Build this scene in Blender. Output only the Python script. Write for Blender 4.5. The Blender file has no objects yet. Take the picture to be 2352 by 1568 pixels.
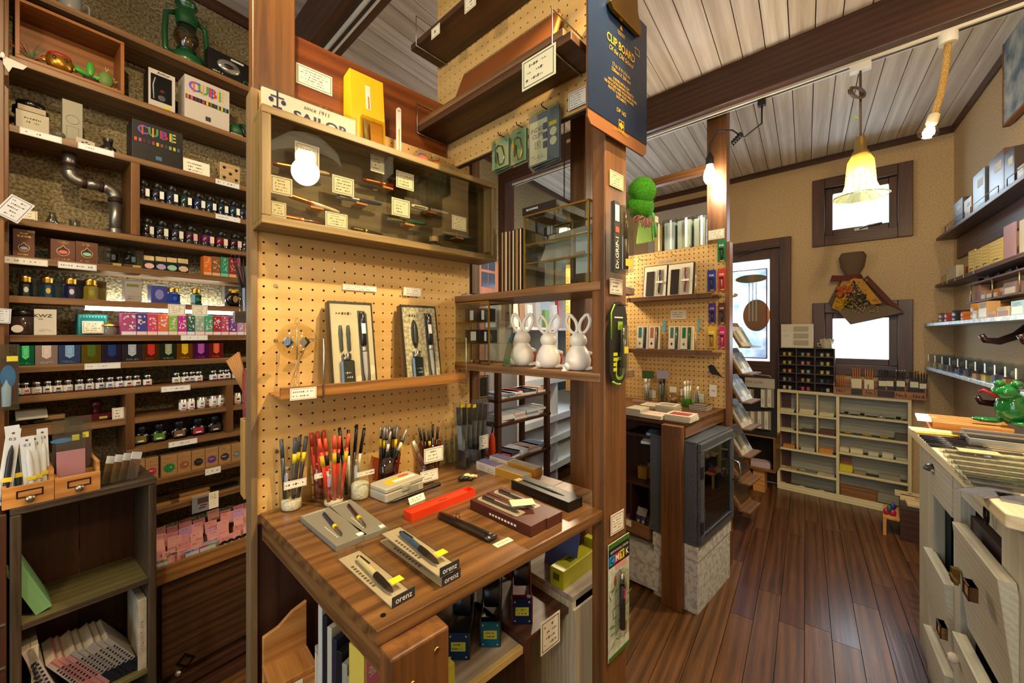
import bpy,math,random
from mathutils import Vector,Matrix
random.seed(7)
sc=bpy.context.scene
col=sc.collection
# ---------------------------------------------------------------- camera, world, exposure
FPX,CX,HY,H=910.0,1176.0,768.0,1.22
cam=bpy.data.cameras.new('camera');cam.sensor_width=36;cam.lens=36*FPX/2352
cam.shift_y=-(784-HY)/2352;cam.clip_start=.02
camo=bpy.data.objects.new('camera',cam);col.objects.link(camo)
camo.location=(0,0,H);camo.rotation_euler=(math.pi/2,0,0);sc.camera=camo
w=bpy.data.worlds.new('sky');sc.world=w;w.use_nodes=True
bg=w.node_tree.nodes['Background'];bg.inputs[0].default_value=(.84,.92,1,1);bg.inputs[1].default_value=1.6
vs=sc.view_settings;vs.view_transform='Standard';vs.look='None';vs.gamma=1;vs.use_curve_mapping=False
vs.exposure=.3
sc.cycles.sample_clamp_indirect=2.5;sc.cycles.max_bounces=6;sc.cycles.diffuse_bounces=4;sc.cycles.glossy_bounces=3;sc.cycles.transmission_bounces=5;sc.cycles.transparent_max_bounces=16;sc.cycles.adaptive_threshold=.1
sc.cycles.caustics_reflective=False;sc.cycles.caustics_refractive=False
D1=(.5952,.8036);E1=(.7272,.6864);E2=(.7314,-.6819)
# ---------------------------------------------------------------- helpers
def lin(h):
 h=h.lstrip('#');c=[int(h[i:i+2],16)/255 for i in(0,2,4)]
 return tuple(((x/12.92)if x<=.04045 else((x+.055)/1.055)**2.4)for x in c)+(1,)
_m={}
def mt(h,rough=.5,metal=0.,trans=0.,emit=0.,ior=1.45,alpha=1.,coat=0.):
 k=(h,rough,metal,trans,emit,ior,alpha,coat)
 if k in _m:return _m[k]
 m=bpy.data.materials.new('m_'+h.lstrip('#'));m.use_nodes=True;b=m.node_tree.nodes['Principled BSDF']
 b.inputs['Base Color'].default_value=lin(h);b.inputs['Roughness'].default_value=rough
 b.inputs['Metallic'].default_value=metal;b.inputs['Transmission Weight'].default_value=trans
 b.inputs['IOR'].default_value=ior;b.inputs['Alpha'].default_value=alpha;b.inputs['Coat Weight'].default_value=coat
 if emit:b.inputs['Emission Color'].default_value=lin(h);b.inputs['Emission Strength'].default_value=emit
 _m[k]=m;return m
def film(h='#ffffff',gloss=.12,rough=.03,tint=None):
 """clear plastic or thin glass: transparent with a reflection"""
 k=('film',h,gloss,rough)
 if k in _m:return _m[k]
 m=bpy.data.materials.new('clear_sheet');m.use_nodes=True;n=m.node_tree;n.nodes.clear()
 o=n.nodes.new('ShaderNodeOutputMaterial');t=n.nodes.new('ShaderNodeBsdfTransparent');g=n.nodes.new('ShaderNodeBsdfGlossy')
 x=n.nodes.new('ShaderNodeMixShader');f=n.nodes.new('ShaderNodeLayerWeight');f.inputs[0].default_value=.5;pw_=n.nodes.new('ShaderNodeMath');pw_.operation='POWER';pw_.inputs[1].default_value=4
 a=n.nodes.new('ShaderNodeMath');a.operation='MULTIPLY_ADD';a.inputs[1].default_value=.35;a.inputs[2].default_value=.035+gloss*.12
 t.inputs[0].default_value=lin(h);g.inputs['Roughness'].default_value=rough;g.inputs[0].default_value=(1,1,1,1)
 n.links.new(f.outputs['Facing'],pw_.inputs[0]);n.links.new(pw_.outputs[0],a.inputs[0]);n.links.new(a.outputs[0],x.inputs[0]);n.links.new(t.outputs[0],x.inputs[1]);n.links.new(g.outputs[0],x.inputs[2]);n.links.new(x.outputs[0],o.inputs[0])
 _m[k]=m;return m
def wood(a,b,axis='x',sc_=1.,rough=.45,contrast=1.,bump=0.,knots=True):
 """grain runs along the local axis"""
 k=('wood',a,b,axis,sc_,rough,contrast,bump)
 if k in _m:return _m[k]
 m=bpy.data.materials.new('wood_'+a.lstrip('#')+axis);m.use_nodes=True;n=m.node_tree;N=n.nodes;L=n.links;p=N['Principled BSDF']
 tc=N.new('ShaderNodeTexCoord');oi=N.new('ShaderNodeObjectInfo');add=N.new('ShaderNodeVectorMath');add.operation='ADD'
 sc3=N.new('ShaderNodeVectorMath');sc3.operation='SCALE';cmb=N.new('ShaderNodeCombineXYZ')
 for i in range(3):L.new(oi.outputs['Random'],cmb.inputs[i])
 L.new(cmb.outputs[0],sc3.inputs[0]);sc3.inputs['Scale'].default_value=9.7
 L.new(tc.outputs['Object'],add.inputs[0]);L.new(sc3.outputs[0],add.inputs[1])
 mp=N.new('ShaderNodeMapping');s=[75*sc_]*3;s['xyz'.index(axis)]=3.4*sc_;mp.inputs['Scale'].default_value=s
 L.new(add.outputs[0],mp.inputs[0])
 n1=N.new('ShaderNodeTexNoise');n1.inputs['Scale'].default_value=1.0;n1.inputs['Detail'].default_value=4.5;n1.inputs['Roughness'].default_value=.62;n1.inputs['Distortion'].default_value=.9
 L.new(mp.outputs[0],n1.inputs['Vector'])
 mp2=N.new('ShaderNodeMapping');s2=[15*sc_]*3;s2['xyz'.index(axis)]=.9*sc_;mp2.inputs['Scale'].default_value=s2;L.new(add.outputs[0],mp2.inputs[0])
 n2=N.new('ShaderNodeTexWave');n2.wave_type='RINGS';n2.inputs['Scale'].default_value=.9;n2.inputs['Distortion'].default_value=7;n2.inputs['Detail'].default_value=1.5
 L.new(mp2.outputs[0],n2.inputs['Vector'])
 mx=N.new('ShaderNodeMix');mx.data_type='FLOAT';mx.inputs[0].default_value=.22;L.new(n1.outputs[0],mx.inputs[2]);L.new(n2.outputs['Fac'],mx.inputs[3])
 r=N.new('ShaderNodeValToRGB');r.color_ramp.elements[0].position=.5-.22/contrast;r.color_ramp.elements[1].position=.5+.25/contrast
 r.color_ramp.elements[0].color=lin(a);r.color_ramp.elements[1].color=lin(b);L.new(mx.outputs[0],r.inputs[0]);L.new(r.outputs[0],p.inputs['Base Color'])
 p.inputs['Roughness'].default_value=rough
 if bump>=.1:bp=N.new('ShaderNodeBump');bp.inputs['Strength'].default_value=bump;bp.inputs['Distance'].default_value=.004;L.new(n1.outputs[0],bp.inputs['Height']);L.new(bp.outputs[0],p.inputs['Normal'])
 _m[k]=m;return m
def rough_mat(a,b,scale=90,bump=.5,rough=.9,dist=.004,ramp=(.35,.65)):
 k=('rough',a,b,scale,bump,rough)
 if k in _m:return _m[k]
 m=bpy.data.materials.new('textured_'+a.lstrip('#'));m.use_nodes=True;n=m.node_tree;N=n.nodes;L=n.links;p=N['Principled BSDF']
 tc=N.new('ShaderNodeTexCoord');n1=N.new('ShaderNodeTexNoise');n1.inputs['Scale'].default_value=scale;n1.inputs['Detail'].default_value=4
 L.new(tc.outputs['Object'],n1.inputs['Vector']);r=N.new('ShaderNodeValToRGB');r.color_ramp.elements[0].color=lin(a);r.color_ramp.elements[1].color=lin(b)
 r.color_ramp.elements[0].position,r.color_ramp.elements[1].position=ramp
 L.new(n1.outputs[0],r.inputs[0]);L.new(r.outputs[0],p.inputs['Base Color']);p.inputs['Roughness'].default_value=rough
 if bump:bp=N.new('ShaderNodeBump');bp.inputs['Strength'].default_value=bump;bp.inputs['Distance'].default_value=dist;L.new(n1.outputs[0],bp.inputs['Height']);L.new(bp.outputs[0],p.inputs['Normal'])
 _m[k]=m;return m
class MB:
 def __init__(s):s.v=[];s.f=[];s.sm=set()
 def add(s,vs,fs,M=None,smooth=False):
  b=len(s.v);s.v+=[tuple((M@Vector(p))if M else p)for p in vs]
  for f in fs:
   if smooth:s.sm.add(len(s.f))
   s.f.append(tuple(i+b for i in f))
  return s
 def hexa(s,p,M=None):return s.add(p,[(0,3,2,1),(4,5,6,7),(0,1,5,4),(1,2,6,5),(2,3,7,6),(3,0,4,7)],M)
 def box(s,x0,x1,y0,y1,z0,z1,M=None):
  return s.hexa([(x0,y0,z0),(x1,y0,z0),(x1,y1,z0),(x0,y1,z0),(x0,y0,z1),(x1,y0,z1),(x1,y1,z1),(x0,y1,z1)],M)
 def cbox(s,w,d,h,M=None,cx=0,cy=0,z=0):return s.box(cx-w/2,cx+w/2,cy-d/2,cy+d/2,z,z+h,M)
 def chbox(s,x0,x1,y0,y1,z0,z1,c,M=None):
  """box with chamfered vertical and top edges"""
  def ring(i,z):return[(x0+i+c,y0+i,z),(x1-i-c,y0+i,z),(x1-i,y0+i+c,z),(x1-i,y1-i-c,z),(x1-i-c,y1-i,z),(x0+i+c,y1-i,z),(x0+i,y1-i-c,z),(x0+i,y0+i+c,z)]
  v=ring(c*.6,z0)+ring(0,z0+c*.6)+ring(0,z1-c*.6)+ring(c*.6,z1);f=[tuple(range(7,-1,-1)),tuple(range(24,32))]
  for r in range(3):
   for i in range(8):j=(i+1)%8;f.append((r*8+i,r*8+j,r*8+8+j,r*8+8+i))
  return s.add(v,f,M)
 def prism(s,pts,a,b,plane='xz',M=None):
  """2-D outline (counter-clockwise in its plane) extruded from a to b"""
  n=len(pts)
  def P(p,t):return(p[0],t,p[1])if plane=='xz' else((p[0],p[1],t)if plane=='xy' else(t,p[0],p[1]))
  v=[P(p,a)for p in pts]+[P(p,b)for p in pts]
  f=[tuple(range(n)),tuple(range(2*n-1,n-1,-1))]+[(i,i+n,(i+1)%n+n,(i+1)%n)for i in range(n)]
  return s.add(v,f,M)
 def lathe(s,prof,n=16,M=None,smooth=True,close=True,sx=1.,sy=1.):
  v=[];f=[]
  for r,z in prof:
   for i in range(n):a=2*math.pi*(i+.5)/n;v.append((r*math.cos(a)*sx,r*math.sin(a)*sy,z))
  for k in range(len(prof)-1):
   for i in range(n):j=(i+1)%n;f.append((k*n+i,k*n+j,k*n+n+j,k*n+n+i))
  s.add(v,f,M,smooth)
  if close:
   s.add([v[i]for i in range(n)],[tuple(range(n-1,-1,-1))],M);s.add(v[-n:],[tuple(range(n))],M)
  return s
 def tube(s,pts,r,n=8,M=None,r2=None,closed=False):
  pts=[Vector(p)for p in pts];N=len(pts);v=[];f=[];up=None
  for i,p in enumerate(pts):
   a=pts[(i-1)%N]if(i or closed)else p;b=pts[(i+1)%N]if(i<N-1 or closed)else p
   t=(b-a).normalized()
   if up is None:up=t.orthogonal().normalized()
   up=(up-t*up.dot(t));up=up.normalized()if up.length>1e-6 else t.orthogonal().normalized()
   q=t.cross(up);rr=r if r2 is None else r+(r2-r)*i/(N-1)
   for k in range(n):g=2*math.pi*k/n;v.append(tuple(p+up*math.cos(g)*rr+q*math.sin(g)*rr))
  for i in range(N if closed else N-1):
   for k in range(n):l=(k+1)%n;j=(i+1)%N;f.append((i*n+k,i*n+l,j*n+l,j*n+k))
  if not closed:f+=[tuple(range(n-1,-1,-1)),tuple(range((N-1)*n,N*n))]
  return s.add(v,f,M,True)
 def ball(s,c,rx,ry=None,rz=None,n=14,m=9,M=None):
  ry=ry or rx;rz=rz or rx;v=[(c[0],c[1],c[2]-rz)];f=[]
  for j in range(1,m):
   a=math.pi*j/m
   for i in range(n):b=2*math.pi*i/n;v.append((c[0]+rx*math.sin(a)*math.cos(b),c[1]+ry*math.sin(a)*math.sin(b),c[2]-rz*math.cos(a)))
  v.append((c[0],c[1],c[2]+rz));e=len(v)-1
  for i in range(n):f.append((0,1+(i+1)%n,1+i));f.append((e,e-n+i,e-n+(i+1)%n))
  for j in range(m-2):
   for i in range(n):k=(i+1)%n;f.append((1+j*n+i,1+j*n+k,1+(j+1)*n+k,1+(j+1)*n+i))
  return s.add(v,f,M,True)
 def quad(s,a,b,c,d,M=None):return s.add([a,b,c,d],[(0,1,2,3)],M)
 def mesh(s,name):
  me=bpy.data.meshes.new(name);me.from_pydata(s.v,[],s.f)
  if s.sm:me.polygons.foreach_set('use_smooth',[i in s.sm for i in range(len(s.f))])
  me.update();return me
 def obj(s,name,mat,parent=None,bevel=0,loc=None,rz=0,kind=None):
  return link(name,s.mesh(name),mat,parent,bevel,loc,rz,kind)
def link(name,me,mat,parent=None,bevel=0,loc=None,rz=0,kind=None):
 o=bpy.data.objects.new(name,me);col.objects.link(o)
 if mat is not None and not me.materials:me.materials.append(mat)
 elif mat is not None and me.materials[0]!=mat:o.material_slots[0].link='OBJECT';o.material_slots[0].material=mat
 if parent is not None:o.parent=parent
 if loc is not None:o.location=loc
 if rz:o.rotation_euler=(0,0,rz)
 if bevel:
  b=o.modifiers.new('bevel','BEVEL');b.width=bevel;b.segments=2;b.limit_method='ANGLE'
 if kind:o['kind']=kind
 return o
_labels={}
def tag(o,label,cat,group=None,kind=None):
 o['label']=label;o['category']=cat
 if group:o['group']=group
 if kind:o['kind']=kind
 return o
def struct(o,label=None):
 o['kind']='structure'
 if label:o['label']=label
 return o
def thing(name,label,cat,loc=(0,0,0),rz=0,group=None,tilt=0):
 o=bpy.data.objects.new(name,None);col.objects.link(o);o.empty_display_size=.02
 o.location=loc;o.rotation_euler=(tilt,0,rz);return tag(o,label,cat,group)
_mesh={}
def cm(key,fn):
 if key not in _mesh:_mesh[key]=fn().mesh(str(key[0])if isinstance(key,tuple)else str(key))
 return _mesh[key]
_txt={}
def text(s,size,mat,parent,loc,rot=(math.pi/2,0,0),align='CENTER',name='lettering',shear=0.,bold=0.,wx=1.):
 k=(s,size,align,shear,bold,wx)
 if k not in _txt:
  cu=bpy.data.curves.new('lettering','FONT');cu.body=s;cu.size=size;cu.align_x=align;cu.align_y='CENTER';cu.shear=shear;cu.offset=bold*size;cu.resolution_u=3
  t=bpy.data.objects.new('tmp_lettering',cu);col.objects.link(t)
  dg=bpy.context.evaluated_depsgraph_get();me=bpy.data.meshes.new_from_object(t.evaluated_get(dg));bpy.data.objects.remove(t)
  if wx!=1:
   for q in me.vertices:q.co.x*=wx
  me.materials.clear();_txt[k]=me
 me=_txt[k];o=link(name,me,mat,parent);o.location=loc;o.rotation_euler=rot;return o
class Fr:
 """a vertical reference plane: s along d (to the right as one faces it), o out of it towards the room, z up"""
 def __init__(s,ox,oy,d):s.o=(ox,oy);s.d=d;s.n=(d[1],-d[0]);s.rz=math.atan2(d[1],d[0])
 def P(s,a,o,z):return Vector((s.o[0]+a*s.d[0]+o*s.n[0],s.o[1]+a*s.d[1]+o*s.n[1],z))
 def hit(s,u,v,o=0.):
  ox,oy=s.o[0]+o*s.n[0],s.o[1]+o*s.n[1];k=(u-CX)/FPX
  a=(k*oy-ox)/(s.d[0]-k*s.d[1]);Y=oy+a*s.d[1];return a,H+(HY-v)/FPX*Y
 def S(s,u,o=0.):return s.hit(u,0,o)[0]
 def Z(s,u,v,o=0.):return s.hit(u,v,o)[1]
def gp(u,v,z):Y=(H-z)*FPX/(v-HY);return Vector(((u-CX)/FPX*Y,Y,z))
def px(u,v,Y):return Vector(((u-CX)/FPX*Y,Y,H+(HY-v)/FPX*Y))
def meet(p,d,q,e):
 det=d[0]*(-e[1])+e[0]*d[1];rx,ry=q[0]-p[0],q[1]-p[1];t=(rx*(-e[1])+e[0]*ry)/det;return(p[0]+d[0]*t,p[1]+d[1]*t)
ORD=['first','second','third','fourth','fifth','sixth','seventh','eighth','ninth','tenth','eleventh','twelfth','thirteenth','fourteenth','fifteenth','sixteenth','seventeenth','eighteenth','nineteenth','twentieth']
A=Fr(-1.251,1.3,D1)
B=Fr(-.563,.875,E1)
C=Fr(-.195,1.253,E2)
D=Fr(1.131,2.109,E2)
CEIL=2.58;TZ=.826
_Y=(CEIL-H)*FPX/(HY-394);K=Fr((1752-CX)/FPX*_Y,_Y,E2)
_q=K.P(K.S(2191),0,0);R=Fr(_q.x,_q.y,(-D1[0],-D1[1]))
Rx=lambda a:Matrix.Rotation(a,4,'X');Ry=lambda a:Matrix.Rotation(a,4,'Y');Rz=lambda a:Matrix.Rotation(a,4,'Z');T=lambda x,y,z:Matrix.Translation((x,y,z))
# ---------------------------------------------------------------- shared materials
STUCCO=rough_mat('#a98d66','#cbb088',160,.55,.95,.003)
STUCCO_L=rough_mat('#635a45','#a1926f',130,1.0,.9,.008,(.38,.62))
PINE={a:wood('#573b1f','#8b643c',a)for a in 'xyz'}
POSTW={a:wood('#4c2d12','#7f5225',a,.8)for a in 'xyz'}
DARKW={a:wood('#2a150c','#4d2b19',a)for a in 'xyz'}
BEAMW={a:wood('#2f1a10','#51301d',a,.7)for a in 'xyz'}
OLDW={a:wood('#2b2017','#5a4a36',a,1.3)for a in 'xyz'}
HONEY={a:wood('#a8672c','#d29a55',a)for a in 'xyz'}
TABLEW={a:wood('#4b2f17','#855d33',a,.9,.33)for a in 'xyz'}
WHITEW={a:wood('#b9ad93','#e0d7c0',a,1.2,.5)for a in 'xyz'}
GREYW={a:wood('#8d8876','#b9b39d',a,1.5,.55)for a in 'xyz'}
PEG=wood('#c39a58','#d3ad6c','x',.6,.5,1.,.03)
PAPER=mt('#efe7d2',.8);INKL=mt('#4a4640',.8);BLACK=mt('#14120f',.4);STEEL=mt('#b9b4a8',.3,1.);BRASS=mt('#b08a3c',.32,1.);DARKMET=mt('#2c2620',.4,.9)
GLASS=film('#fbfdfb',.12);ACRY=film('#eef4f6',.3,.06)
# ================================================================ ROOM
LW=Fr(*A.P(0,-.16,0)[:2],D1)
c1=meet(LW.o,D1,K.o,E2);c2=R.o
near_o=(-1.7*D1[0],-1.7*D1[1])
c0=meet(LW.o,D1,near_o,E2);c3=meet(R.o,D1,near_o,E2)
NW=Fr(c3[0],c3[1],(-E2[0],-E2[1]))
# floor slab with planks along D1
cm_=[sum(p[i]for p in(c0,c1,c2,c3))/4 for i in(0,1)];big=[tuple(cm_[i]+(p[i]-cm_[i])*1.06 for i in(0,1))for p in(c0,c3,c2,c1)]
fl=MB().prism(big,-.05,-.012,'xy').obj('floor',mt('#1d100a',.7));struct(fl)
fl['label']='dark brown oak plank floor with wide bevelled boards'
FLW=wood('#3a2212','#6b4526','x',.8,.3,1.,.12)
rzD=math.atan2(D1[1],D1[0])
def clip_len(q):
 """extent along D1 of the room at cross position q (across D1)"""
 nx,ny=D1[1],-D1[0];p=(q*nx,q*ny)
 a=meet(p,D1,near_o,E2);b=meet(p,D1,K.o,E2)
 return(a[0]*D1[0]+a[1]*D1[1]),(b[0]*D1[0]+b[1]*D1[1])
qL=LW.o[0]*D1[1]-LW.o[1]*D1[0];qR=R.o[0]*D1[1]-R.o[1]*D1[0]
def planks(parent,width,mats,z,th,lens,gap):
 q=qL;k=0
 while q<qR-.004:
  w_=min(width,qR-q);t0,t1=clip_len(q+w_/2);t=t0-random.uniform(0,.5)*(lens<5);first=True
  while t<t1-.02:
   e=min(t+lens*random.uniform(.8,1.2),t1);s0=max(t,t0)
   if e-s0>.01:
    b=MB();g=gap/2
    b.hexa([(s0+g,-w_+g,0),(e-g,-w_+g,0),(e-g,-g,0),(s0+g,-g,0),(s0+g,-w_+g,th),(e-g,-w_+g,th),(e-g,-g,th),(s0+g,-g,th)])
    o=b.obj('plank',mats[k%len(mats)],parent,0)
    o.location=(q*D1[1],-q*D1[0],z);o.rotation_euler=(0,0,rzD)
   t=e;k+=1
  q+=width
random.seed(3)
FLW2=wood('#40280f','#744c28','x',.8,.34,1.,.12);FLW3=wood('#351e12','#613c26','x',.8,.28,1.,.12)
planks(fl,.088,[FLW,FLW2,FLW3],-.012,.012,1.0,.0022)
ce=MB().prism(big,CEIL+.012,CEIL+.06,'xy').obj('ceiling',mt('#4a3a2c',.9));struct(ce)
ce['label']='whitewashed wood plank ceiling'
CW=[wood(a,b,'x',.55,.7,.9,.0)for a,b in(('#b5a697','#e0d5c7'),('#bdae9f','#e6dccf'),('#ad9d8b','#dacdbc'))]
planks(ce,.094,CW,CEIL,.012,9.,.004)
def wall(name,pts,mat,label):
 o=MB().hexa(pts).obj(name,mat);struct(o,label);return o
def wall_seg(fr,name,s0,s1,mat,holes=(),th=.1,label=None):
 """wall in its own frame with rectangular openings (s0,s1,z0,z1), openings sorted by s and stacked allowed"""
 b=MB();xs=sorted({s0,s1,*[h[0]for h in holes],*[h[1]for h in holes]})
 for x0,x1 in zip(xs,xs[1:]):
  zs=[0.]
  for h in sorted([h for h in holes if h[0]<=x0+1e-6 and h[1]>=x1-1e-6],key=lambda h:h[2]):zs+=[h[2],h[3]]
  zs.append(CEIL+.05)
  for i in range(0,len(zs),2):
   if zs[i+1]-zs[i]>1e-4:b.box(x0,x1,0,th,zs[i],zs[i+1])
 o=b.obj(name,mat,None,0,fr.P(0,0,0),fr.rz);return struct(o,label)
sL0=(c0[0]-LW.o[0])*D1[0]+(c0[1]-LW.o[1])*D1[1];sL1=(c1[0]-LW.o[0])*D1[0]+(c1[1]-LW.o[1])*D1[1]
wall_seg(LW,'wall_left',sL0-.1,sL1+.1,STUCCO_L,label='olive beige stucco wall behind the ink shelves')
# back wall openings: two windows and the door
W1=(K.S(1895),K.S(2062),K.Z(1980,532),K.Z(1980,418));W2=(K.S(1895),K.S(2062),K.Z(1980,838),K.Z(1980,716))
W4=(K.S(1352),K.S(1500),.75,1.65)
DR=(K.S(1530),K.S(1792),0.,K.Z(1790,568))
sK0=(c1[0]-K.o[0])*E2[0]+(c1[1]-K.o[1])*E2[1];sK1=(c2[0]-K.o[0])*E2[0]+(c2[1]-K.o[1])*E2[1]
wall_seg(K,'wall_back',sK0-.1,sK1+.1,STUCCO,[W4,W1,W2,DR],label='beige stucco wall with two small windows and a dark door')
sR1=math.dist(c2,c3)
wall_seg(R,'wall_right',-.1,sR1+.1,STUCCO,label='beige stucco wall behind the shelves of small goods')
nl=math.dist(c0,c3)
W3=(.35,nl-.6,.35,2.1)
wall_seg(NW,'wall_near',-.1,nl+.1,STUCCO,[W3],label='beige stucco wall with the shop window')
# windows: casing, sash, pane, latch
FRW={a:wood('#2f1810','#54301f',a)for a in 'xyz'}
def window(name,h,fr,cas,sash,label,pane=True,mull=0):
 s0,s1,z0,z1=h;o=thing(name,label,'window',fr.P(0,0,0),fr.rz);o['kind']='structure'
 for nm,w0,w1,y0,y1,m in(('casing',-cas,0,-.028,.02,FRW),('sash',0,sash,.012,.06,FRW)):
  for(a,b,c,d,ax)in((s0+w0,s0+w1,z0+w0,z1-w0,'z'),(s1-w1,s1-w0,z0+w0,z1-w0,'z'),(s0+w1,s1-w1,z0+w0,z0+w1,'x'),(s0+w1,s1-w1,z1-w1,z1-w0,'x')):
   MB().box(a,b,y0,y1,c,d).obj(nm,m[ax],o,.003)
 for i in range(mull):
  x=s0+sash+(s1-s0-2*sash)*(i+1)/(mull+1);MB().box(x-.02,x+.02,.015,.055,z0+sash,z1-sash).obj('mullion',FRW['z'],o)
 if pane:MB().box(s0+sash,s1-sash,.033,.038,z0+sash,z1-sash).obj('pane',film('#f4fbff',.1),o)
 return o
wn1=window('window_1',W1,K,.075,.045,'small upper awning window with thick dark wood frame')
wn2=window('window_2',W2,K,.075,.045,'small lower window with dark wood frame behind the mug and crate')
a0=(W1[0]+W1[1])/2
lt=MB().box(a0-.03,a0+.045,-.006,.012,W1[2]+.012,W1[2]+.032).tube([(a0,-.012,W1[2]+.022),(a0+.05,-.03,W1[2]+.035),(a0+.12,-.03,W1[2]+.04)],.006).obj('latch',mt('#8f8a80',.35,.9),wn1)
wn4=window('window_4',W4,K,.05,.045,'window in the far corner hidden behind the post',mull=1)
wn3=window('window_3',W3,NW,.07,.05,'wide shop window behind the viewer',mull=2)
# daylight behind the panes
def sky_light(name,fr,h,power,colr=(.86,.93,1)):
 l=bpy.data.lights.new(name,'AREA');l.shape='RECTANGLE';l.size=h[1]-h[0]+.1;l.size_y=h[3]-h[2]+.1;l.energy=power;l.color=colr
 o=bpy.data.objects.new(name,l);col.objects.link(o);o.location=fr.P((h[0]+h[1])/2,-.25,(h[2]+h[3])/2)
 o.rotation_euler=Vector((fr.n[0],fr.n[1],0)).to_track_quat('-Z','Z').to_euler();return o
sky_light('daylight_corner_window',K,W4,40);sky_light('daylight_upper_window',K,W1,9);sky_light('daylight_lower_window',K,W2,9);sky_light('daylight_shop_window',NW,W3,22)
# door with glazed light, poster outside, closer, casing
dr=thing('door_1','dark brown door with a tall glass light covered by a map poster','door',K.P(0,0,0),K.rz);dr['kind']='structure'
s0,s1,_,dz=DR
for a,b,c,d,ax in((s1,s1+.075,0,dz+.075,'z'),(s0-.075,s0,0,dz+.075,'z'),(s0,s1,dz,dz+.075,'x')):
 MB().box(a,b,-.03,.02,c,d).obj('casing',FRW[ax],dr,.003)
g0,g1,gz0,gz1=K.S(1600),K.S(1767),K.Z(1760,830),K.Z(1766,594)
for a,b,c,d,ax in((s0,g0,0,dz,'z'),(g1,s1,0,dz,'z'),(g0,g1,gz1,dz,'x'),(g0,g1,0,gz0,'x')):
 MB().box(a,b,.015,.055,c,d).obj('stile',FRW[ax],dr,.002)
MB().box(g0,g1,.03,.034,gz0,gz1).obj('pane',film('#f4fbff',.1),dr)
po=MB().box(g0+.01,g1-.02,.042,.044,gz0+.025,gz1-.075).obj('poster',None,dr)
po['label']='pale map poster with sepia lamp pictures'
def poster_mat(ca='#b9c4d4',cb='#e6e6e6'):
 m=bpy.data.materials.new('map_poster');m.use_nodes=True;n=m.node_tree;N=n.nodes;L=n.links;p=N['Principled BSDF']
 tc=N.new('ShaderNodeTexCoord');ns=N.new('ShaderNodeTexNoise');ns.inputs['Scale'].default_value=14;ns.inputs['Detail'].default_value=3;L.new(tc.outputs['Object'],ns.inputs[0])
 r=N.new('ShaderNodeValToRGB');r.color_ramp.elements[0].position=.3;r.color_ramp.elements[1].position=.62;r.color_ramp.elements[0].color=lin(ca);r.color_ramp.elements[1].color=lin(cb);L.new(ns.outputs[0],r.inputs[0])
 L.new(r.outputs[0],p.inputs['Base Color']);p.inputs['Roughness'].default_value=.8
 tr=N.new('ShaderNodeBsdfTranslucent');L.new(r.outputs[0],tr.inputs[0]);mx=N.new('ShaderNodeMixShader');mx.inputs[0].default_value=.6
 L.new(p.outputs[0],mx.inputs[1]);L.new(tr.outputs[0],mx.inputs[2]);L.new(mx.outputs[0],N['Material Output'].inputs[0]);return m
po.data.materials.append(poster_mat())
pw=g1-g0
for(cu,cv,rx,rz_,h,nm)in((1737,724,.10,.135,'#b98a62','round_lamp_picture'),(1725,640,.12,.035,'#a88c6a','ceiling_lamp_picture'),(1682,678,.045,.02,'#c3b189','island_picture')):
 a,z=K.hit(cu,cv,-.041);n=28
 q=MB().prism([(a+rx*math.cos(2*math.pi*i/n),z+rz_*math.sin(2*math.pi*i/n))for i in range(n)],.0405,.0415)
 q.obj(nm,poster_mat(h,h),dr)
for i,u in enumerate((1721,1729,1737)):
 a=K.S(u,-.041);b=MB()
 for j in range(34):z=K.Z(u,650+j*2.6,-.041);b.box(a-.006,a+.006,.0395,.0403,z-.004,z+.003)
 b.obj('lamp_chain',mt('#f1ede2',.8),dr)
b=MB()
for x0,x1,z0,z1 in((g1-.03,g1-.022,gz0+.02,gz1-.07),(g0,g1-.022,gz0+.02,gz0+.028),(g0,g1-.022,gz1-.076,gz1-.07)):b.box(x0,x1,.0395,.041,z0,z1)
b.obj('red_border',mt('#a8324a',.7),dr)
MB().box(K.S(1680),K.S(1750),-.012,.012,K.Z(1750,575),K.Z(1750,568)).tube([(K.S(1690),-.02,K.Z(1740,583)),(K.S(1755),-.02,K.Z(1750,569))],.008).obj('door_closer',mt('#4a342a',.4,.6),dr)
sky_light('daylight_door',K,(g0,g1,gz0,gz1),14)
# trims at the ceiling
def trim(n,fr,s0,s1):
 struct(MB().box(s0,s1,-.014,0,CEIL-.045,CEIL).obj('trim_%d'%n,BEAMW['x'],None,.002,fr.P(0,0,0),fr.rz),'dark wood strip where %s wall meets ceiling'%('left','back','right')[n-1])
trim(1,LW,sL0,sL1);trim(2,K,sK0,sK1);trim(3,R,0,sR1)
# beams along E2 with white lighting tracks below
def beam(pxa,depth_dir,w_,hgt,name,label,s0,s1):
 Y=(CEIL-H)*FPX/(HY-pxa[1]);f=Fr((pxa[0]-CX)/FPX*Y,Y,E2)
 o=MB().box(s0,s1,0,w_,CEIL-hgt,CEIL).obj(name,BEAMW['x'],None,.004,f.P(0,0,0),f.rz);struct(o,label);return f
b1=beam((1484,227),1,.105,.19,'ceiling_beam','dark brown ceiling beam carrying the pendant lamps, far one',-1.16,2.3)
b2=beam((680,38),1,.12,.19,'ceiling_beam','dark brown ceiling beam above the near island',-1.1,2.6)
def track(f,y0,s0,s1,label):
 t=thing('lighting_track',label,'lighting track',f.P(0,0,CEIL-.19),f.rz)
 MB().box(s0,s1,y0,y0+.034,-.012,0).obj('rail',mt('#d8d2c2',.4),t);MB().box(s0,s1,y0+.011,y0+.023,-.014,-.011).obj('slot',mt('#2a241f',.5),t);return t
track(b1,.045,-1.1,2.2,'white lighting track under the far ceiling beam')
track(b2,.05,-.9,2.4,'white lighting track under the near ceiling beam')
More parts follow.
